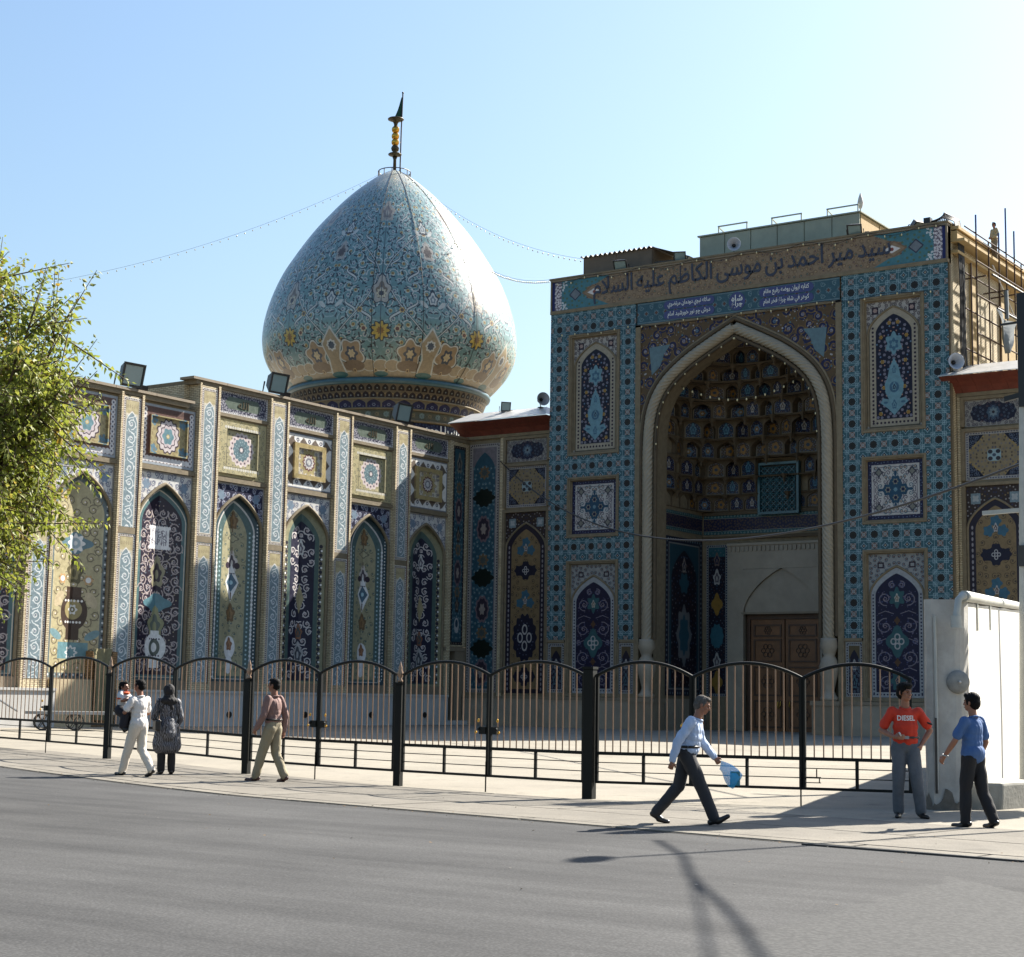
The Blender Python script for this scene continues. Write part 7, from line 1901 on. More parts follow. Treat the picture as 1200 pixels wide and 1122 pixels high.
# ---------------------------------------------------------------- floodlights and loudspeakers
def aim(e, d):
    e.rotation_euler = Vector(d).to_track_quat('Y', 'Z').to_euler()
def flood(loc, d, label, s=1.0, base=True):
    e = root('floodlight', loc, label, 'floodlight', 'floodlights on the roofs'); OFF[e.name] = (0, 0, 0)
    mb = MB(); A = [(-.42, .3, .08), (.42, .3, .08), (.42, .3, .86), (-.42, .3, .86)]; B = [(-.2, -.2, .3), (.2, -.2, .3), (.2, -.2, .68), (-.2, -.2, .68)]
    mb.face(B[::-1])
    for (a_, b_, c_, d_) in ((-.42, .42, .08, .15), (-.42, .42, .79, .86), (-.42, -.35, .15, .79), (.35, .42, .15, .79)): mb.box(a_, b_, .262, .3, c_, d_)
    for j in range(4): k = (j + 1) % 4; mb.face([A[j], A[k], B[k], B[j]])
    hs = wchild(mb, 'housing', M['dark_metal'], e)
    mb = MB(); mb.face([(-.34, .27, .16), (.34, .27, .16), (.34, .27, .78), (-.34, .27, .78)]); wchild(mb, 'lens', M['lamp_glass'], hs)
    mb = MB(); mb.tube([(-.46, 0, .45), (-.46, 0, .03), (.46, 0, .03), (.46, 0, .45)], 0.03, 6); mb.box(-.3, .3, -.25, .2, -0.02, .03); wchild(mb, 'bracket', M['black'], e)
    mb = MB(); mb.box(-.75, -.5, -.15, .15, -0.01, .2); wchild(mb, 'ballast_box', M['black'], e)
    e.scale = (s, s, s); e.rotation_euler = (R(-14) if d[2] == 0 else R(d[2]), 0, math.atan2(d[1], d[0]) - math.pi / 2)
    return e
flood((XW - 0.3, 46.65, 13.63), (1, -0.12, 0), 'large open floodlight on the lower left end of the wing parapet beside the tree', 1.25)
flood((XW - 0.3, 55.25, 14.71), (1, -0.12, 0), 'floodlight on the wing parapet in front of the left side of the dome', 1.2)
flood((XW - 0.3, 64.25, 14.71), (1, -0.12, 0), 'floodlight on the wing parapet below the middle of the dome', 1.2)
flood((-49.0, 70.3, 16.0), (0.7, -0.6, 0), 'small floodlight standing on the red eave right of the dome', 0.62)
flood((-41.5, 69.35, 22.2), (0.3, -1, -40), 'floodlight lying on the portal parapet before the brown shed', 0.8)
flood((-29.4, 69.35, 22.2), (0.3, -1, -40), 'floodlight on the portal parapet below the right end of the metal cabin', 0.8)
flood((-38.3, 69.4, 22.2), (0.4, -1, -30), 'floodlight on the portal parapet between shed and metal cabin', 0.7)
flood((-27.0, 69.9, 22.2), (1, -0.5, -50), 'pale floodlight on the portal parapet right of the cabin end', 0.8)
def horn(loc, d, label, s=1.0):
    e = root('loudspeaker', loc, label, 'loudspeaker', 'horn loudspeakers on the roofs'); OFF[e.name] = (0, 0, 0)
    d = Vector((*d, 0)).normalized(); sd = Vector((-d.y, d.x, 0)); up = Vector((0, 0, 1)); c0 = Vector((0, 0, 0.4))
    mb = MB(); rows = []
    for r, h in ((0.05, -0.3), (0.1, -0.28), (0.1, -0.05), (0.12, 0.0), (0.18, 0.15), (0.3, 0.32), (0.36, 0.36), (0.33, 0.35), (0.24, 0.24), (0.12, 0.05), (0.08, 0.0)):
        rows.append([c0 + d * h + r * (math.cos(2 * math.pi * k / 18) * sd + math.sin(2 * math.pi * k / 18) * up) for k in range(18)])
    mb.grid(rows, close=True); wchild(mb, 'horn', M['horn'], e, True)
    mb = MB(); mb.ell(c0 + d * 0.04, (0.09, 0.09, 0.09)); wchild(mb, 'driver', M['black'], e, True)
    mb = MB(); mb.tube([c0 - d * 0.15 - up * 0.08, (0, 0, -0.02)], 0.025, 6); mb.box(-.12, .12, -.12, .12, -.03, 0.01); wchild(mb, 'bracket', M['dark_metal'], e)
    e.scale = (s, s, s); return e
horn((-35.4, 69.25, 22.22), (0.5, -1), 'white horn loudspeaker on the middle of the gateway parapet', 0.9)
horn((-46.75, 70.25, 16.05), (1, -0.7), 'white horn loudspeaker on the red eave at the left flank of the gateway', 0.95)
horn((-25.0, 69.3, 15.62), (0.9, -1), 'grey horn loudspeaker on the right eave under the scaffolding', 1.0)

# ---------------------------------------------------------------- scaffolding, cables, canvas
sc = root('scaffolding', (-24.4, 73, 15.9), 'rusty pipe scaffolding against the yellow side wall of the gateway', 'scaffolding')
def pipe(a, b, r=0.035, m='scaffold', nm='pole'):
    mb = MB(); mb.tube([a, b], r, 7); wchild(mb, nm, M[m], sc, True)
for y, z1, m in ((69.75, 20.4, 0), (70.45, 22.7, 1), (73.45, 22.6, 1), (74.45, 24.0, 1), (75.6, 23.2, 1), (77.2, 21.5, 0)):
    pipe((-24.3, y, 15.9), (-24.3, y, min(z1, 22.0))); 
    if m: pipe((-24.3, y, 22.0), (-24.3, y, z1), 0.04, 'scaffold_blue')
for z in (16.55, 18.3, 19.85, 21.9): pipe((-24.36, 69.2, z), (-24.36, 77.5, z + 0.05), 0.035, nm='ledger')
for z in (17.4, 19.1, 20.6, 21.55): pipe((-24.22, 70.2, z), (-24.22, 76.5, z + 0.03), 0.035, nm='ledger')
for y in (71.9, 76.4): pipe((-24.25, y, 15.9), (-24.25, y, 21.8))
for y in (70.5, 73.5, 74.5): pipe((-25.1, y, 19.9), (-23.9, y, 19.95), nm='transom')
pipe((-24.0, 72.2, 18.85), (-24.0, 77, 18.9), 0.05, 'black', 'ledger'); pipe((-24.0, 71.6, 20.25), (-24.0, 77, 20.3), 0.05, 'black', 'ledger')
pipe((-24.28, 72.5, 20.9), (-24.28, 77.5, 17.8), 0.04, 'roof_metal', 'brace')
cb = root('cable_bundle', (-24.85, 70, 15.9), 'bundle of black cables hanging from the gateway parapet down its yellow side wall', 'cables')
rc = random.Random(12)
for i in range(11):
    y = 69.65 + 0.07 * i; sw = 0.05 * rc.random()
    mb = MB(); mb.tube([(-26.2 + 0.1 * i, 69.2 + 0.02 * i, 22.25), (-25.4, 69.3 + 0.03 * i, 22.45 + 0.03 * i), (-24.95, y - 0.1, 22.3 + 0.02 * i), (-24.82, y, 21.6), (-24.8 + sw, y + sw * 3, 19), (-24.82, y + 0.12 * rc.random(), 17.2), (-24.8, y + 0.25 * rc.random(), 15.9)], 0.026, 5); wchild(mb, 'cable', M['cable'], cb, True)
mb = MB(); mb.box(-26.15, -25.85, 69.1, 69.4, 22.2, 22.5); wchild(mb, 'junction_box', M['black'], cb)
cv_ = root('hanging_canvas', (-23.9, 73, 17.9), 'triangular grey canvas sheet hung from the scaffolding beside the utility pole', 'canvas')
mb = MB(); rows = []
for i in range(9):
    t = i / 8; y0, y1 = 71.7 + 1.45 * t, 74.9 - 1.75 * t
    rows.append([(-23.9 + 0.12 * math.sin(j * 1.3 + i * 0.6), y0 + (y1 - y0) * j / 8, 18.75 - 1.75 * t - 0.22 * math.sin(math.pi * j / 8) * (1 - t)) for j in range(9)])
mb.grid(rows); wchild(mb, 'sheet', M['cloth_grey'], cv_, True)
mb = MB(); mb.tube([(-23.95, 73.3, 18.6), (-24.0, 73.4, 19.9)], 0.1, 6); wchild(mb, 'tie', M['cloth_grey'], cv_)

# ---------------------------------------------------------------- wires and strings of bulbs
def sag(a, b, s, n=40):
    a, b = Vector(a), Vector(b)
    return [a + (b - a) * (i / n) - Vector((0, 0, s * 4 * (i / n) * (1 - i / n))) for i in range(n + 1)]
def wire(name, pts, r, label, cat, bulbs=0, br=0.09, hang=0.12, mat='cable'):
    e = root(name, tuple(pts[0]), label, cat)
    mb = MB(); mb.tube(pts, r, 5, caps=False); wchild(mb, 'cable', M[mat], e, True)
    if bulbs:
        mb = MB(); n = len(pts) - 1
        for k in range(bulbs):
            t = (k + 0.5) / bulbs * n; i = int(t); p = Vector(pts[i]).lerp(Vector(pts[i + 1]), t - i)
            mb.ell(p - Vector((0, 0, hang)), (br, br, br * 1.5), None, 6, 4)
        o = wchild(mb, 'bulbs', M['bulb'], e, True); tag(o, kind='stuff')
    return e
top = (DX, DY, 34.1)
wire('bulb_string', sag((DX - 0.8, DY - 0.6, 34.0), (-76.0, 49.0, 20.5), 1.9), 0.007, 'string of small bulbs running from the dome crown down to the left', 'string lights', 62, 0.035, 0.14, 'dark_metal')
wire('bulb_string', sag((DX + 0.9, DY - 0.2, 34.0), (-44.15, 70.0, 23.3), 1.0), 0.007, 'string of small bulbs from the dome crown to the brown shed on the gateway', 'string lights', 40, 0.035, 0.13, 'dark_metal')
wire('bulb_string', sag((DX + 5.2, DY - 0.8, 29.0), (-45.35, 69.0, 22.2), 0.9), 0.01, 'dense string of bulbs from the right shoulder of the dome to the gateway corner', 'string lights', 60, 0.04, 0.1, 'dark_metal')
wire('overhead_wire', sag((-48.75, 69.66, 13.35), (-10.4, 32.45, 6.2), 2.6), 0.03, 'thin dark wire sagging across the gateway front to the utility pole', 'wire')
SHG1 = [(-9.52, 16.76), (-8.4, 15.31), (-7.46, 13.73), (-6.88, 12.87), (-6.2, 11.92), (-5.52, 10.9), (-5.08, 10.18), (-4.72, 9.6), (-4.15, 8.66), (-2.0, 5.0)]
SHG2 = [(-8.08, 14.77), (-6.77, 12.56), (-5.83, 10.92), (-5.0, 9.45), (-4.43, 8.42), (-2.6, 5.0)]
def shade_pts(G, h):
    return [Vector((x, y, 0)) + h * Vector((math.cos(SUN_AZ) / math.tan(SUN_EL), math.sin(SUN_AZ) / math.tan(SUN_EL), 1)) for x, y in G]
wire('overhead_wire', shade_pts(SHG1, 8.0), 0.034, 'thick overhead cable hanging over the road beyond the right edge', 'wire')
wire('overhead_wire', shade_pts(SHG2, 7.6), 0.02, 'thinner overhead cable over the road beyond the right edge', 'wire')
wire('bulb_string', [fp(x, 21.98 + 0.12 * math.sin(x * 2.2), -0.12) for x in [-10.1 + 0.2 * i for i in range(102)]], 0.012, 'string of small clear bulbs along the top of the gateway above the calligraphy', 'string lights', 26, 0.036, 0.05)
wire('bulb_string', [fp(x, 19.25 + 0.07 * math.sin(x * 1.9), -0.12) for x in [-9.8 + 0.2 * i for i in range(99)]], 0.012, 'string of small clear bulbs across the gateway under the cartouche frieze', 'string lights', 26, 0.036, 0.05)
A_ = smooth_arch(0.85)
wire('bulb_string', [fp(-x, z, -0.1) for x, z in A_] + [fp(x, z, -0.1) for x, z in reversed(A_[:-1])], 0.012, 'string of small bulbs following the inner edge of the great arch', 'string lights', 22, 0.036, 0.04)
wire('bulb_string', [fp(-3.3 + 0.165 * i, 16.3 - 0.9 * math.sin(math.pi * i / 40), 0.7) for i in range(41)], 0.012, 'string of small bulbs slung in a curve under the great arch', 'string lights', 14, 0.045, 0.04)

# ---------------------------------------------------------------- courtyard odds and ends
cart = root('hand_cart', (-46.6, 40.2, zg(-50)), 'small metal flatbed hand cart with a sloping handle behind the fence', 'cart')
z = zg(-50)
ca, cbv = Vector((-47.6, 39.3, 0)), Vector((-45.6, 41.9, 0)); cd_ = (cbv - ca).normalized(); cn = Vector((-cd_.y, cd_.x, 0))
mb = MB(); mb.obox((ca + cbv) / 2 + Vector((0, 0, z + 0.62)), cd_ * 1.5, cn * 0.55, (0, 0, 0.05)); wchild(mb, 'bed', M['grey_metal'], cart)
for t in (-0.9, 0.2):
    for s in (-1, 1):
        mb = MB(); c = (ca + cbv) / 2 + cd_ * t + cn * 0.5 * s + Vector((0, 0, z + 0.3))
        mb.tube([c + 0.27 * (math.cos(k * math.pi / 8) * cd_ + math.sin(k * math.pi / 8) * Vector((0, 0, 1))) for k in range(17)], 0.025, 6, caps=False)
        for k in range(3): q = 0.26 * (math.cos(k * 1.05) * cd_ + math.sin(k * 1.05) * Vector((0, 0, 1))); mb.bar(c - q, c + q, 0.03)
        wchild(mb, 'wheel', M['dark_metal'], cart)
mb = MB()
for s in (-1, 1): mb.tube([ca + cn * 0.4 * s - cd_ * 0.1 + Vector((0, 0, z + 0.65)), ca + cn * 0.35 * s - cd_ * 1.9 + Vector((0, 0, z + 1.75))], 0.035, 6)
mb.tube([ca + cn * 0.35 - cd_ * 1.9 + Vector((0, 0, z + 1.75)), ca - cn * 0.35 - cd_ * 1.9 + Vector((0, 0, z + 1.75))], 0.035, 6); wchild(mb, 'handle', M['grey_metal'], cart)
drp = root('draped_canvas', (-50.2, 45.4, 0.1), 'olive canvas curtain hanging down the broken brick pier of the wing', 'canvas')
mb = MB(); rows = []
for i in range(12):
    t = i / 11
    rows.append([(-50.6 + 0.1 * math.sin(j * 1.9 + i * 0.4) + 0.1 * t, 45.1 + 0.25 * t + (0.95 - 0.45 * t) * j / 8, 3.15 - 2.75 * t) for j in range(9)])
mb.grid(rows); wchild(mb, 'cloth', M['cloth_olive'], drp, True)

# ---------------------------------------------------------------- tree at the left edge
def leaf_mat():
    m, nt, b = newmat('leaf')
    oi = N(nt, 'ShaderNodeAttribute', attribute_name='tint')
    r1 = N(nt, 'ShaderNodeValToRGB'); e = r1.color_ramp.elements
    e[0].position = 0.0; e[0].color = (0.1, 0.125, 0.02, 1); e[1].position = 1.0; e[1].color = (0.26, 0.17, 0.02, 1)
    for p, c in ((0.45, (0.19, 0.225, 0.034, 1)), (0.8, (0.27, 0.28, 0.05, 1)), (0.93, (0.34, 0.25, 0.05, 1))):
        q = e.new(p); q.color = c
    nt.links.new(oi.outputs['Fac'], r1.inputs[0]); nt.links.new(r1.outputs[0], b.inputs['Base Color'])
    b.inputs['Roughness'].default_value = 0.55
    tr = N(nt, 'ShaderNodeBsdfTranslucent'); nt.links.new(r1.outputs[0], tr.inputs[0])
    ms = N(nt, 'ShaderNodeMixShader'); ms.inputs[0].default_value = 0.5
    out = nt.nodes['Material Output']; nt.links.new(b.outputs[0], ms.inputs[1]); nt.links.new(tr.outputs[0], ms.inputs[2]); nt.links.new(ms.outputs[0], out.inputs[0])
    return m
TX, TY = -18.65, 13.63
tree = root('street_tree', (TX, TY, zg(TX)), 'yellow green street tree with upright leafy shoots at the left edge', 'tree')
bark = plain('bark', (92, 76, 58), 0.9, var=0.3, scale=8, bump=0.5)
mb = MB(); rt_ = random.Random(77)
mb.tube([(TX, TY, -0.1), (TX + 0.05, TY, 1.0), (TX - 0.05, TY + 0.05, 3.1)], [0.2, 0.16, 0.14], 12); wchild(mb, 'trunk', bark, tree, True)
limbs = MB(); shoots = []
cenp = Vector((TX, TY, 3.1))
for i in range(54):
    az = i * 2.399 + rt_.random(); el = R(4 + 82 * rt_.random()); L = (1.0 + 0.85 * rt_.random()) * (1 + 0.75 * math.sin(max(el, 0)))
    d = Vector((math.cos(az) * math.cos(el), math.sin(az) * math.cos(el), math.sin(el)))
    p1 = cenp + d * L * 0.5 + Vector((0, 0, -0.1)); p2 = cenp + d * L + Vector((0, 0, 0.35 * L))
    limbs.tube([cenp - Vector((0, 0, 0.3 * rt_.random())), p1, p2], [0.04, 0.026, 0.012], 6)
    for k in range(34):
        t = 0.3 + 0.7 * rt_.random() if k < 26 else 0.8 + 0.2 * rt_.random(); s0 = p1.lerp(p2, (t - 0.5) * 2) if t > 0.5 else cenp.lerp(p1, t * 2)
        a2 = az + rt_.gauss(0, 0.9); e2 = R(rt_.choice((82, 74, 64, 50, 35, 5, -30)) + rt_.gauss(0, 10)); l2 = 0.45 + 0.75 * rt_.random()
        d2 = Vector((math.cos(a2) * math.cos(e2), math.sin(a2) * math.cos(e2), math.sin(e2)))
        s1 = s0 + d2 * l2 + Vector((0, 0, -0.1 * l2 if e2 < 0.5 else 0.05)); shoots.append((s0, s1))
        limbs.tube([s0, s1], [0.012, 0.004], 4, caps=False)
wchild(limbs, 'limbs', bark, tree, True)
V, F, T = [], [], []
for s0, s1 in shoots:
    L = (s1 - s0).length; d = (s1 - s0).normalized(); n = int(L / 0.031); ph = rt_.random() * 6; tone = rt_.gauss(0.5, 0.14)
    ref = d.cross(Vector((0, 0, 1))); ref = ref.normalized() if ref.length > 0.05 else Vector((1, 0, 0)); r2 = d.cross(ref)
    for i in range(n):
        t = (i + 1) / n; p = s0.lerp(s1, t); a = ph + i * 2.4
        o = (math.cos(a) * ref + math.sin(a) * r2)
        q = (o * 0.8 + d * 0.45 + Vector((0, 0, -0.35 + 0.3 * rt_.gauss(0, 1)))).normalized()
        ll = (0.078 + 0.055 * rt_.random()) * (1.1 - 0.45 * t); w = ll * 0.3
        nrm = q.cross(Vector((rt_.gauss(0, 1), rt_.gauss(0, 1), rt_.gauss(0, 1)))).normalized(); fold = q.cross(nrm) * w * 0.35
        b0 = p + o * 0.02; k = len(V)
        mid = b0 + q * ll * 0.45
        V += [b0, mid + nrm * w + fold, b0 + q * ll + Vector((0, 0, -0.15 * ll)), mid - nrm * w + fold, mid]
        F += [(k, k + 4, k + 1), (k + 1, k + 4, k + 2), (k, k + 3, k + 4), (k + 3, k + 2, k + 4)]
        T.append(min(max(tone + rt_.gauss(0, 0.16) + (0.35 if rt_.random() < 0.03 else 0), 0), 1))
me = bpy.data.meshes.new('crown'); off = OFF[tree.name]
me.from_pydata([(v.x - off[0], v.y - off[1], v.z - off[2]) for v in V], [], F)
at_ = me.attributes.new('tint', 'FLOAT', 'FACE'); at_.data.foreach_set('value', np.repeat(np.array(T, np.float32), 4))
me.materials.append(leaf_mat()); me.update()
crown = bpy.data.objects.new('crown', me); link(crown, tree); tag(crown, kind='stuff')

# cypress added out of view to throw shade over the gate end
CX_, CY_ = -7.5, 26.85
cyp = root('added_shade_cypress', (CX_, CY_, 0), 'slim dark cypress added out of view beyond the right edge to cast shade', 'tree')
mb = MB(); mb.tube([(CX_, CY_, -0.05), (CX_, CY_, 3.0), (CX_, CY_, 7.2)], [0.12, 0.08, 0.02], 10); wchild(mb, 'trunk', bark, cyp, True)
mb = MB(); rc = random.Random(5)
for i in range(13000):
    z = 1.6 + 6.4 * rc.random() ** 0.8; t = (z - 1.6) / 6.4
    r = (1.0 * min(1, 0.45 + 2.2 * t) * (1 - t) ** 0.55) * (0.85 + 0.15 * math.sin(z * 9 + 1)) * math.sqrt(rc.random()); a = rc.random() * 6.283
    p = Vector((CX_ + r * math.cos(a), CY_ + r * math.sin(a), z)); u = Vector((0.35 * math.cos(a), 0.35 * math.sin(a), 1)).normalized() * (0.1 + 0.1 * rc.random())
    v = Vector((rc.gauss(0, 1), rc.gauss(0, 1), 0.3 * rc.gauss(0, 1))).normalized() * (0.035 + 0.03 * rc.random())
    mb.face([p - u, p + v, p + u, p - v])
o = wchild(mb, 'crown', plain('cypress_leaf', (46, 62, 30), 0.7, var=0.3, scale=3), cyp); tag(o, kind='stuff')
# ---------------------------------------------------------------- people
def fmat(name, col, rough=0.8, var=0.14, scale=14):
    return plain(name, col, rough, var=var, scale=scale, bump=0.15, bscale=60)
SK = {'light': fmat('skin', (176, 124, 96), 0.55, 0.08), 'dark': fmat('skin_tanned', (146, 98, 74), 0.55, 0.08)}
HAIRM = {'black': plain('hair_black', (16, 14, 13), 0.75, var=0.3, scale=40, spec=0.15), 'grey': plain('hair_grey', (92, 88, 84), 0.9, var=0.3, scale=40, spec=0.1)}
EYEW = plain('eye', (26, 20, 18), 0.2)
LIP = plain('lip', (130, 76, 66), 0.5)
SHOE = plain('shoe_leather', (24, 21, 20), 0.35)
def blob(name, prims, mat, parent, vox=0.012, smooth=4, fold=0.0, seed=0, fscale=16.0, cut=None):
    """overlapping closed shapes fused into one continuous surface"""
    mb = MB()
    for p in prims:
        if p[0] == 'c': mb.caps(p[1], p[2], p[3], p[4], 14)
        else: mb.ell(p[1], p[2], p[3] if len(p) > 3 else None, 16, 12)
    me = mb.mesh(name, mat)
    o = bpy.data.objects.new(name, me); COL.objects.link(o)
    md = o.modifiers.new('fuse', 'REMESH'); md.mode = 'VOXEL'; md.voxel_size = vox; md.adaptivity = 0
    ms = o.modifiers.new('soft', 'SMOOTH'); ms.factor = 0.5; ms.iterations = smooth
    m2 = bpy.data.meshes.new_from_object(o.evaluated_get(bpy.context.evaluated_depsgraph_get()))
    bpy.data.objects.remove(o); bpy.data.meshes.remove(me)
    n = len(m2.vertices); co = np.empty(n * 3); m2.vertices.foreach_get('co', co); co = co.reshape(-1, 3)
    if fold > 0:
        no = np.empty(n * 3); m2.vertices.foreach_get('normal', no); no = no.reshape(-1, 3)
        r = np.random.RandomState(seed); f = np.zeros(n)
        for k in range(7):
            w = r.normal(size=3) * fscale * np.array((1.0, 1.0, 0.55)); f += np.abs(np.sin(co @ w + r.rand() * 6)) / 3.5 - 0.14
        co = co + no * (f * fold)[:, None]
        m2.vertices.foreach_set('co', co.ravel())
    m2.polygons.foreach_set('use_smooth', [True] * len(m2.polygons))
    m2.materials.clear(); m2.materials.append(mat); m2.name = name; m2.update()
    o = bpy.data.objects.new(name, m2); link(o, parent); return o
def V3(p): return Vector(p)
def hand(prims, w, d, side, curl=0.9, sc=1.0, palmn=None):
    """palm and five fingers continuing the forearm direction d from the wrist w"""
    w = V3(w); d = V3(d).normalized(); n = V3(palmn) if palmn is not None else Vector((-side, 0, 0))
    n = (n - d * n.dot(d)).normalized(); b = d.cross(n)          # b: across the palm
    if b.y < 0: b = -b                                          # thumb side to the front
    p = w + d * 0.055 * sc
    prims.append(('c', w, p, 0.026 * sc, 0.032 * sc))
    for k, (o, L) in enumerate(((0.03, 0.068), (0.011, 0.078), (-0.009, 0.073), (-0.027, 0.058))):
        q0 = p + b * o * sc + d * 0.015 * sc
        d1 = (d * math.cos(curl * 0.6) + n * math.sin(curl * 0.6)); d2 = (d * math.cos(curl * 1.5) + n * math.sin(curl * 1.5))
        q1 = q0 + d1 * L * 0.55 * sc; q2 = q1 + d2 * L * 0.5 * sc
        prims.append(('c', q0, q1, 0.0105 * sc, 0.0095 * sc)); prims.append(('c', q1, q2, 0.0095 * sc, 0.008 * sc))
    t0 = w + d * 0.02 * sc + b * 0.022 * sc; t1 = t0 + (d * 0.6 + b * 0.7 + n * 0.35).normalized() * 0.042 * sc; t2 = t1 + (d * 0.85 + n * 0.5 + b * 0.1).normalized() * 0.034 * sc
    prims.append(('c', t0, t1, 0.013 * sc, 0.0115 * sc)); prims.append(('c', t1, t2, 0.0115 * sc, 0.009 * sc))
def head(e, hp, look, pitch, skin, hair, style, sc=1.0, moustache=False):
    """returns body prims of the head, adds hair, eyes, lips as children; hp = head centre, look = yaw of the face from +Y"""
    rot = Matrix.Rotation(look, 3, 'Z') @ Matrix.Rotation(pitch, 3, 'X')
    c = V3(hp); T = lambda x, y, z: c + rot @ (Vector((x, y, z)) * sc)
    P = [('e', T(0, -0.012, 0.025), (0.074 * sc, 0.094 * sc, 0.088 * sc), rot), ('e', T(0, 0.022, -0.045), (0.058 * sc, 0.066 * sc, 0.068 * sc), rot), ('c', T(0, 0.05, -0.085), T(0, 0.062, -0.08), 0.024 * sc, 0.022 * sc),
         ('c', T(0, 0.078, 0.02), T(0, 0.098, -0.02), 0.011 * sc, 0.016 * sc), ('c', T(-0.035, 0.07, 0.03), T(0.035, 0.07, 0.03), 0.014 * sc, 0.014 * sc),
         ('e', T(-0.042, 0.055, -0.02), (0.02 * sc, 0.02 * sc, 0.018 * sc)), ('e', T(0.042, 0.055, -0.02), (0.02 * sc, 0.02 * sc, 0.018 * sc))]
    for s in (-1, 1): P.append(('e', T(s * 0.077, -0.012, -0.005), (0.012 * sc, 0.02 * sc, 0.034 * sc), rot))
    for s in (-1, 1):
        mb = MB(); mb.ell(T(s * 0.031, 0.078, 0.008), (0.011 * sc, 0.008 * sc, 0.006 * sc), rot, 8, 6); mb.build('eye', EYEW, e)
        mb = MB(); mb.caps(T(s * 0.016, 0.088, 0.031), T(s * 0.05, 0.074, 0.029), 0.006 * sc, 0.005 * sc, 6); mb.build('eyebrow', hair, e)
    mb = MB(); mb.caps(T(-0.02, 0.086, -0.058), T(0.02, 0.086, -0.058), 0.007 * sc, 0.007 * sc, 8); mb.build('lips', LIP, e)
    if moustache:
        mb = MB(); mb.caps(T(-0.028, 0.088, -0.045), T(0.028, 0.088, -0.045), 0.008 * sc, 0.008 * sc, 8); mb.build('moustache', hair, e)
    if style == 'short':
        H = [('e', T(0, -0.03, 0.05), (0.081 * sc, 0.09 * sc, 0.078 * sc), rot), ('e', T(0, -0.055, 0.0), (0.075 * sc, 0.066 * sc, 0.075 * sc), rot), ('e', T(0, 0.03, 0.095), (0.06 * sc, 0.05 * sc, 0.03 * sc), rot)]
        for s in (-1, 1): H.append(('c', T(s * 0.074, 0.015, 0.045), T(s * 0.076, 0.008, -0.005), 0.013 * sc, 0.009 * sc))
    elif style == 'full':
        H = [('e', T(0, -0.025, 0.058), (0.09 * sc, 0.1 * sc, 0.083 * sc), rot), ('e', T(0, -0.058, 0.0), (0.083 * sc, 0.07 * sc, 0.09 * sc), rot), ('e', T(0, 0.045, 0.098), (0.068 * sc, 0.048 * sc, 0.034 * sc), rot)]
        for s in (-1, 1): H.append(('c', T(s * 0.078, 0.018, 0.05), T(s * 0.08, 0.01, -0.02), 0.017 * sc, 0.01 * sc))
    elif style == 'bald':
        H = [('e', T(0, -0.05, 0.005), (0.078 * sc, 0.062 * sc, 0.05 * sc), rot), ('e', T(0, -0.02, 0.075), (0.06 * sc, 0.075 * sc, 0.044 * sc), rot)]
    else: H = None
    if H: blob('hair', H, hair, e, 0.007, 1, 0.009, 3, 70)
    return P
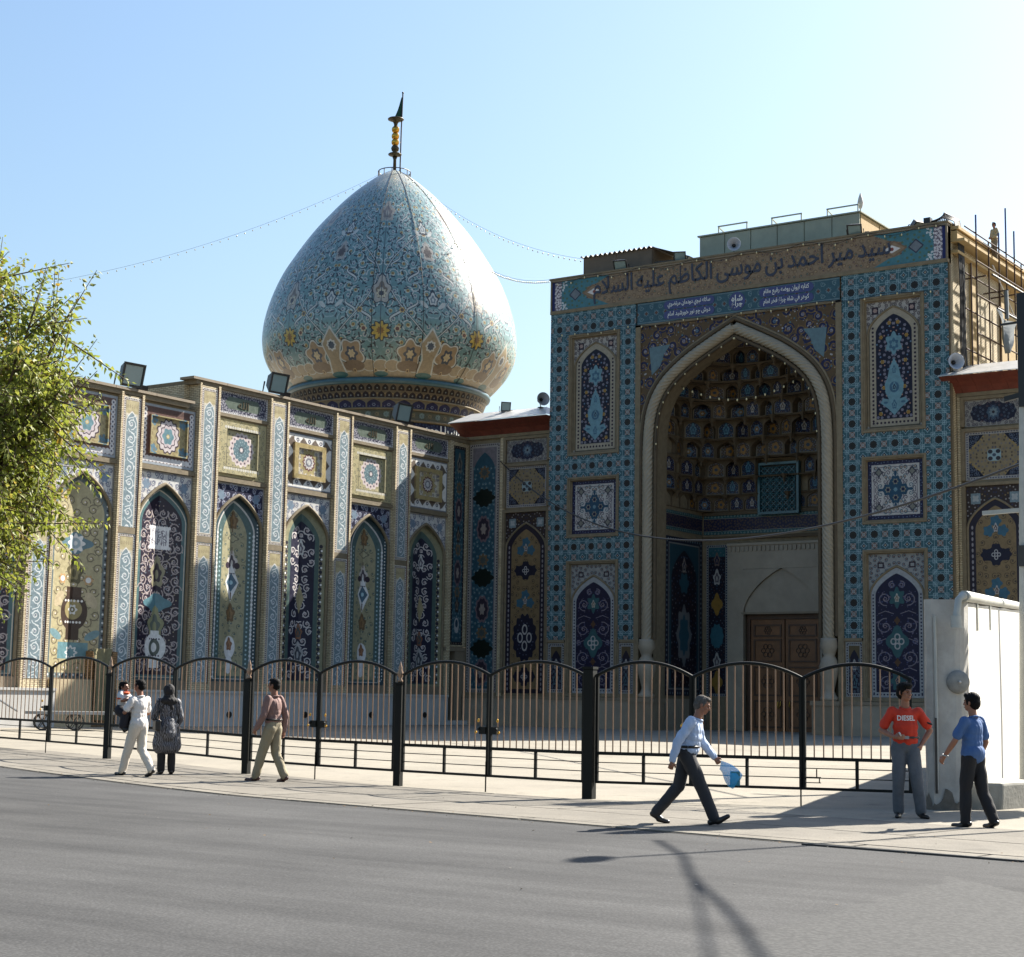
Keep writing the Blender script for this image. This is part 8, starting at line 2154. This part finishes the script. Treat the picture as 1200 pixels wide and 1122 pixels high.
def person(label, loc, az, J, skin='light', hair='black', style='short', shirt=None, sleeve='long', trousers=None, shoes=None, look=0.0, pitch=0.0, moustache=False, sc=1.0, girth=1.0, hands=(0.9, 0.9), belt=None, group=None, seed=1, tucked=True, palm=(None, None), legs=True, headsc=1.0, tfold=0.013):
    e = empty('person', loc, az - math.pi / 2, label, 'person', group); e.scale = (sc, sc, sc)
    J = {k: V3(v) for k, v in J.items()}; g = girth
    sk = SK[skin]; hr = HAIRM[hair]
    pel, che, nek, hd = J['pelvis'], J['chest'], J['neck'], J['head']
    mid = pel.lerp(che, 0.5)
    # skin body: one continuous surface
    B = head(e, hd, look, pitch, sk, hr, style, headsc, moustache)
    B += [('c', nek - Vector((0, 0, 0.06)), hd + (nek - hd) * 0.35, 0.058, 0.052), ('c', che, nek - Vector((0, 0, 0.05)), 0.08, 0.055), ('c', pel, che, 0.075 * g, 0.08 * g)]
    up = (nek - pel).normalized()
    for i, s in enumerate('LR'):
        sg = -1 if s == 'L' else 1
        sh, el, wr = J['sh' + s], J['el' + s], J['wr' + s]
        B += [('c', che, sh + Vector((0, 0, -0.03)), 0.05, 0.038), ('c', sh + Vector((0, 0, -0.03)), el, 0.038, 0.038), ('c', el, el.lerp(wr, 0.35), 0.039, 0.039), ('c', el.lerp(wr, 0.35), wr, 0.039, 0.026)]
        hand(B, wr, J.get('hd' + s, wr + (wr - el)) - wr, sg, hands[i], 1.0, palm[i])
        hp, kn, an = J['hip' + s], J['kn' + s], J['an' + s]
        B += [('c', pel, hp, 0.07 * g, 0.06 * g), ('c', hp, kn, 0.06 * g, 0.042), ('c', kn, an, 0.042, 0.034), ('c', an, an + Vector((0, 0, -0.02)), 0.034, 0.03)]
    blob('body', B, sk, e, 0.0085, 2)
    # shirt
    Sh = [('e', che + up * 0.01, (0.158 * g, 0.115 * g, 0.17), None), ('c', che + Vector((0, 0, 0.05)), nek - Vector((0, 0, 0.1)), 0.1, 0.07)]
    for f, rx, ry in ((0.25, 0.162, 0.118), (0.5, 0.158, 0.12), (0.75, 0.165, 0.12)): Sh.append(('e', pel.lerp(che, f) + Vector((0, 0.012 * g, 0)), (rx * g, ry * g, 0.12), None))
    lo = 0.02 if tucked else -0.1
    Sh.append(('e', pel + up * (0.1 if tucked else 0.02), ((0.166 if tucked else 0.182) * g, (0.118 if tucked else 0.14) * g, 0.09 if tucked else 0.14), None))
    for s in 'LR':
        sh, el, wr = J['sh' + s], J['el' + s], J['wr' + s]
        Sh += [('c', che + Vector((0, 0, 0.07)), sh + Vector((0, 0, -0.022)), 0.08, 0.055)]
        if sleeve == 'long': Sh += [('c', sh, el, 0.068, 0.056), ('c', el, el.lerp(wr, 0.93), 0.056, 0.044)]
        else: Sh += [('c', sh + Vector((0, 0, -0.01)), sh.lerp(el, 0.72), 0.058, 0.063)]
    so = blob('shirt', Sh, shirt, e, 0.01, 2, 0.015, seed, 22.0)
    mb = MB(); ring = [nek + Vector((0.066 * math.cos(t), 0.068 * math.sin(t) + 0.004, -0.052 - 0.018 * math.sin(t))) for t in [2 * math.pi * k / 16 for k in range(17)]]
    mb.tube(ring, 0.017, 6, caps=False); mb.build('collar', shirt, e, True)
    # trousers
    Tr = [('e', pel + Vector((0, 0, 0.03)), (0.165 * g, 0.12 * g, 0.11), None)]
    for s in 'LR':
        hp, kn, an = J['hip' + s], J['kn' + s], J['an' + s]
        Tr += [('c', pel, hp, 0.11, 0.1), ('c', hp, kn, 0.102, 0.078), ('c', kn, kn.lerp(an, 0.97), 0.078, 0.07)]
    blob('trousers', Tr, trousers, e, 0.011, 3, tfold, seed + 5)
    if belt:
        mb = MB(); cb_ = pel + up * 0.105
        mb.tube([cb_ + Vector((0.163 * g * math.cos(t), 0.12 * g * math.sin(t), 0)) for t in [2 * math.pi * k / 24 for k in range(25)]], 0.02, 6, caps=False); mb.build('belt', belt, e, True)
    for s in 'LR':
        an, to = J['an' + s], J['toe' + s]; d = (to - an); d.z = 0; d.normalize()
        t = (to - an).normalized()
        S_ = [('c', an - t * 0.05 + Vector((0, 0, -0.045)), an + t * 0.06 + Vector((0, 0, -0.03)), 0.04, 0.042), ('c', an + t * 0.05 + Vector((0, 0, -0.05)), to, 0.042, 0.03), ('c', an + Vector((0, 0, 0.01)), an, 0.045, 0.043)]
        blob('shoe', S_, shoes or SHOE, e, 0.01, 2)
    return e, so
def pose(**k):
    J = dict(pelvis=(0, 0, .95), chest=(0, 0, 1.27), neck=(0, -0.01, 1.49), head=(0, 0.02, 1.63), shL=(-.17, 0, 1.405), shR=(.17, 0, 1.405), elL=(-.24, -.02, 1.12), elR=(.24, -.02, 1.12), wrL=(-.25, .06, .88), wrR=(.25, .06, .88),
             hipL=(-.085, 0, .91), hipR=(.085, 0, .91), knL=(-.095, .02, .5), knR=(.095, .02, .5), anL=(-.1, -.02, .09), anR=(.1, -.02, .09), toeL=(-.13, .15, .03), toeR=(.13, .15, .03))
    J.update(k); return J
AZR = R(34.6)                                   # towards the right of the picture
AZF = R(124.6)                                  # away from the camera
AZC = R(-55.4)                                  # towards the camera

# old man walking to the right with a blue bag
wm, _ = person('grey haired old man in pale blue shirt and dark trousers striding right with a bag', (-10.36, 18.97, 0.0), AZR - R(8),
    pose(pelvis=(0, 0, .91), chest=(0, .07, 1.22), neck=(0, .13, 1.42), head=(0, .21, 1.545), shL=(-.18, .12, 1.34), shR=(.18, .07, 1.34), elR=(.25, -.1, 1.08), wrR=(.26, -.17, .83), elL=(-.25, .19, 1.08), wrL=(-.23, .36, .87), hdL=(-.22, .44, .77),
         hipL=(-.085, -.01, .88), hipR=(.085, .02, .88), knR=(.09, .2, .5), anR=(.09, .36, .11), toeR=(.1, .54, .14), knL=(-.09, -.1, .5), anL=(-.09, -.4, .15), toeL=(-.09, -.24, .035)),
    'dark', 'grey', 'short', fmat('shirt_pale_blue', (178, 194, 220), 0.85, 0.06), 'long', fmat('trousers_charcoal', (44, 44, 48), 0.85), pitch=R(-20), sc=0.96, girth=1.12, hands=(1.5, 1.1), seed=2, belt=plain('belt_black', (20, 20, 20), 0.5))
# blue bag with a box inside, hanging from his left hand
def wloc(e, p): return e.matrix_basis @ V3(p)
bm_ = newmat('blue_plastic'); bb = bm_[2]; bb.inputs['Base Color'].default_value = (*srgb((60, 170, 226)), 1); bb.inputs['Roughness'].default_value = 0.25; bb.inputs['Alpha'].default_value = 0.6
hpt = wloc(wm, (-.22, .43, .76))
bag = root('plastic_bag', tuple(hpt), 'thin light blue plastic bag with a box in it held by the old man', 'bag')
mb = MB(); rgt = Vector((math.cos(AZR), math.sin(AZR), 0)); fwd_ = Vector((-rgt.y, rgt.x, 0)); rows = []
prof_b = [(0.02, 0.0, 0.0), (0.05, 0.05, -0.02), (0.1, 0.13, -0.06), (0.15, 0.2, -0.13), (0.17, 0.24, -0.21), (0.13, 0.25, -0.28), (0.05, 0.25, -0.31)]
for w, x, z in prof_b:
    x, w, z = x * 0.72, w * 0.72, z * 0.78
    rows.append([hpt + rgt * (x + w * 0.85 * math.cos(t) * (1 + 0.12 * math.sin(3 * t + z * 20))) + fwd_ * (w * 0.45 * math.sin(t)) + Vector((0, 0, z + 0.02 * math.cos(t * 2) + 0.05 * math.cos(t))) for t in [2 * math.pi * k / 20 for k in range(20)]])
mb.grid(rows, close=True); wchild(mb, 'bag_film', bm_[0], bag, True)
mb = MB(); mb.obox(hpt + rgt * 0.19 + Vector((0, 0, -0.15)), rgt * 0.06, fwd_ * 0.04, (0, 0, 0.09)); o = wchild(mb, 'box', plain('teal_carton', (36, 120, 140), 0.5, var=0.2, scale=20), bag); bevel(o, 0.008)

# man in white carrying a child, walking away to the left
shirtw = fmat('shirt_white', (222, 216, 212), 0.85, 0.05); trw = fmat('trousers_ivory', (214, 204, 190), 0.85, 0.05)
AZM = AZF + R(52)
cm, _ = person('man in white shirt and ivory trousers seen from behind, carrying a child', (-22.41, 21.104, 0.054), AZM,
    pose(head=(0, .03, 1.63), elL=(-.29, .06, 1.16), wrL=(-.1, .28, 1.16), hdL=(-.02, .3, 1.17), elR=(.3, .12, 1.14), wrR=(.08, .32, 1.06), hdR=(0, .33, 1.06), knL=(-.09, .16, .5), anL=(-.09, .30, .1), toeL=(-.1, .46, .05), knR=(.09, .0, .5), anR=(.09, -.3, .14), toeR=(.1, -.14, .035)),
    'dark', 'black', 'short', shirtw, 'short', trw, look=R(12), sc=0.965, hands=(0.9, 0.9), seed=4, tucked=False)
AZK = AZM + R(150)
ckl = wloc(cm, (-.16, .30, .78))
person('small child in white and orange top carried by the man in white', tuple(ckl), AZM + R(200),
    dict(pelvis=(0, 0, .42), chest=(0, .02, .60), neck=(0, .02, .72), head=(0, .03, .80), shL=(-.1, .02, .68), shR=(.1, .02, .68), elL=(-.16, .06, .58), elR=(.15, .07, .58), wrL=(-.13, .16, .56), wrR=(.1, .17, .58), hipL=(-.06, 0, .40), hipR=(.06, 0, .40), knL=(-.09, .12, .33), knR=(.09, .12, .33), anL=(-.09, .1, .14), anR=(.09, .09, .14), toeL=(-.09, .18, .07), toeR=(.09, .17, .07)),
    'dark', 'black', 'short', fmat('child_top', (206, 206, 206), 0.85, 0.06), 'short', fmat('child_trousers', (30, 28, 38), 0.85), sc=1.0, girth=0.62, seed=6, headsc=0.82, hands=(0.8, 0.8))
kid = [o for o in bpy.data.objects if o.name.startswith('person') and 'child in white and orange' in o.get('label', '')][0]
mb = MB(); mb.tube([Vector((0.085 * math.cos(t), 0.03 + 0.075 * math.sin(t), 0.70)) for t in [2 * math.pi * k / 16 for k in range(17)]], 0.028, 6, caps=False)
for s in (-1, 1): mb.tube([Vector((s * 0.135 + 0.06 * math.cos(t), 0.045 + 0.06 * math.sin(t), 0.605)) for t in [2 * math.pi * k / 12 for k in range(13)]], 0.016, 6, caps=False)
mb.build('orange_trim', fmat('orange_trim', (206, 84, 36), 0.8), kid, True)

# woman in black headscarf and patterned coat
def coat_mat():
    m, nt, b = newmat('coat_pattern'); geo = N(nt, 'ShaderNodeTexCoord')
    vo = N(nt, 'ShaderNodeTexWave', i_Scale=9.0, i_Distortion=14.0, i_Detail=3.0); nt.links.new(geo.outputs['Object'], vo.inputs['Vector'])
    r1 = N(nt, 'ShaderNodeValToRGB'); e = r1.color_ramp.elements; e[0].position = 0.45; e[0].color = (*srgb((22, 22, 27)), 1); e[1].position = 0.75; e[1].color = (*srgb((98, 100, 108)), 1)
    nt.links.new(vo.outputs[0], r1.inputs[0]); nt.links.new(r1.outputs[0], b.inputs['Base Color']); b.inputs['Roughness'].default_value = 0.6
    return m
cmx = coat_mat(); blackc = fmat('cloth_black', (22, 21, 24), 0.85)
wmn, _ = person('woman in black headscarf and grey patterned coat seen from behind', (-22.616, 21.996, 0.058), AZF + R(22),
    pose(elL=(-.26, .06, 1.1), wrL=(-.16, .25, 1.02), elR=(.25, .0, 1.1), wrR=(.22, .12, .92), chest=(0, 0, 1.25), head=(0, .03, 1.6), neck=(0, 0, 1.46)),
    'light', 'black', 'none', cmx, 'long', blackc, look=R(35), sc=0.93, girth=0.98, seed=8, tucked=False)
blob('headscarf', [('e', (0, -0.01, 1.62), (0.108, 0.125, 0.128), None), ('c', (0, -0.02, 1.58), (0, -0.02, 1.47), 0.085, 0.11), ('e', (0, -0.03, 1.42), (0.17, 0.125, 0.09), None), ('c', (0, -0.07, 1.42), (0.05, -0.1, 1.28), 0.07, 0.03)], blackc, wmn, 0.011, 3, 0.012, 9, 24)
blob('coat_skirt', [('c', (0, 0, 1.0), (0, 0, .8), 0.15, 0.2), ('c', (-.1, 0, .9), (-.13, .0, .56), 0.13, 0.15), ('c', (.1, 0, .9), (.13, 0, .56), 0.13, 0.15), ('c', (-.12, 0, .55), (.12, 0, .55), 0.15, 0.15)], cmx, wmn, 0.012, 3, 0.016, 10, 14)
hb = root('handbag', tuple(wloc(wmn, (-.22, -.06, .95))), 'black shoulder bag hanging at the left side of the woman in the headscarf', 'bag')
OFF[hb.name] = (0, 0, 0); hb.rotation_euler = (0, 0, AZF + R(22) - math.pi / 2)
mb = MB(); mb.obox((0, 0, 0), (0.05, 0, 0), (0, 0.15, 0), (0, 0, 0.1)); o = wchild(mb, 'pouch', plain('black_leather', (18, 17, 18), 0.35), hb); bevel(o, 0.03, 3)
mb = MB(); mb.tube([(0, -0.1, 0.08), (0.0, -0.06, 0.35), (0.03, 0.0, 0.46), (0.0, 0.07, 0.35), (0, 0.1, 0.08)], 0.012, 6); wchild(mb, 'strap', bpy.data.materials['black_leather'], hb, True)

# man in mauve shirt
person('man in mauve shirt and khaki trousers walking left along the fence', (-20.213, 22.161, 0.016), AZF + R(62),
    pose(knL=(-.09, .15, .5), anL=(-.1, .26, .1), toeL=(-.13, .43, .04), knR=(.09, .0, .5), anR=(.1, -.2, .11), toeR=(.14, -.04, .03), elL=(-.25, .03, 1.12), wrL=(-.24, .18, .9), elR=(.26, -.06, 1.12), wrR=(.27, -.03, .86)),
    'dark', 'black', 'short', fmat('shirt_mauve', (130, 102, 96), 0.85, 0.07), 'long', fmat('trousers_khaki', (146, 136, 112), 0.85, 0.07), fmat('shoe_brown', (66, 34, 28), 0.5), sc=1.02, seed=12, look=R(6), belt=plain('belt_brown', (40, 30, 24), 0.5))

# young man in red t-shirt, facing the street
redm = fmat('shirt_red', (196, 52, 26), 0.85, 0.07)
rmn, rshirt = person('young man in red lettered T-shirt and grey jeans beside the white wall', (-8.86, 22.45, 0.0), AZC - R(6),
    pose(elR=(.31, -.05, 1.14), wrR=(.17, .19, 1.06), hdR=(.08, .24, 1.06), elL=(-.33, -.07, 1.15), wrL=(-.2, .02, .96), hdL=(-.16, .04, .88), knL=(-.13, .06, .5), anL=(-.19, .02, .09), toeL=(-.25, .18, .03), knR=(.1, .03, .5), anR=(.1, -.02, .09), toeR=(.14, .15, .03), head=(0, .02, 1.64)),
    'dark', 'black', 'full', redm, 'short', fmat('jeans_grey', (84, 90, 98), 0.85), look=R(38), pitch=R(-4), sc=1.035, seed=14, hands=(0.9, 0.7), belt=plain('belt_dark', (26, 24, 24), 0.4), tfold=0.014)
mb = MB(); mb.obox((-0.0, 0.135, 1.055), (0.03, 0, 0), (0, 0.006, 0), (0, 0, 0.02)); mb.build('belt_buckle', M['grey_metal'], rmn)
mb = MB(); mb.tube([(-.287 + 0.06 * math.cos(t), -.045 + 0.06 * math.sin(t), 1.25 + 0.02 * math.cos(t)) for t in [2 * math.pi * k / 14 for k in range(15)]], 0.014, 6, caps=False); mb.build('arm_band', blackc, rmn, True)
ph = root('small_packet', tuple(wloc(rmn, (.1, .25, 1.1))), 'small white packet in the hand of the man in the red T-shirt', 'packet')
OFF[ph.name] = (0, 0, 0); ph.rotation_euler = (0.4, 0.3, AZC); mb = MB(); mb.obox((0, 0, 0), (0.035, 0, 0), (0, 0.008, 0), (0, 0, 0.02)); o = wchild(mb, 'packet', M['white_paint'], ph); bevel(o, 0.003)
# lettering on the chest, laid onto the cloth
me = text_mesh('DIESEL', 0.0, 0.02, 3); n = len(me.vertices); co = np.empty(n * 3); me.vertices.foreach_get('co', co); co = co.reshape(-1, 3); mn, mx_ = co.min(0), co.max(0)
bvh = BVHTree.FromObject(rshirt, bpy.context.evaluated_depsgraph_get())
bmx = bmesh.new(); bmx.from_mesh(me); bmesh.ops.subdivide_edges(bmx, edges=[q for q in bmx.edges if q.calc_length() > 0.12], cuts=2, use_grid_fill=False); bmesh.ops.triangulate(bmx, faces=bmx.faces); 
for v in bmx.verts:
    x = 0.115 - 0.23 * (v.co.x - mn[0]) / (mx_[0] - mn[0]); z = 1.275 + 0.068 * (v.co.y - mn[1]) / (mx_[1] - mn[1])
    h = bvh.ray_cast(Vector((x, 0.6, z)), Vector((0, -1, 0)))
    y = h[0].y if h[0] is not None else 0.12
    v.co = Vector((x, y + 0.007, z))
bmx.to_mesh(me); bmx.free(); me.materials.clear(); me.materials.append(M['white_letter'])
link(bpy.data.objects.new('lettering', me), rmn)

# man in blue shirt, seen from behind
person('man in blue short sleeved shirt and black trousers seen from behind', (-7.526, 21.347, 0.0), AZF + R(38),
    pose(elL=(-.25, .1, 1.13), wrL=(-.27, .26, .92), hdL=(-.27, .33, .83), elR=(.25, -.02, 1.12), wrR=(.24, .1, .88), knL=(-.09, .06, .5), anL=(-.1, .06, .09), toeL=(-.13, .24, .03), knR=(.1, -.06, .5), anR=(.12, -.22, .11), toeR=(.15, -.05, .03)),
    'dark', 'black', 'full', fmat('shirt_blue', (62, 96, 146), 0.85, 0.08), 'short', fmat('trousers_black', (22, 22, 27), 0.85), sc=0.965, seed=16, look=R(10), tucked=False)
wt = [o for o in bpy.data.objects if 'man in blue short' in o.get('label', '')][0]
mb = MB(); mb.tube([(-.268 + 0.034 * math.cos(t), .245 + 0.034 * math.sin(t), .94 + 0.01 * math.sin(t)) for t in [2 * math.pi * k / 12 for k in range(13)]], 0.009, 6, caps=False); mb.build('wristwatch', M['grey_metal'], wt, True)

# workman on the roof
person('workman in beige clothes standing on the roof edge above the scaffolding', (-24.58, 73.7, 21.475), AZC + R(-70),
    pose(elR=(.3, -.02, 1.12), wrR=(.1, .2, 1.0), elL=(-.3, .0, 1.12), wrL=(-.12, .2, .98)), 'dark', 'black', 'short', fmat('shirt_beige', (176, 160, 124), 0.9), 'long', fmat('trousers_beige', (146, 130, 104), 0.9), sc=0.98, look=R(15), seed=20, tucked=False)
bpy.context.view_layer.update()
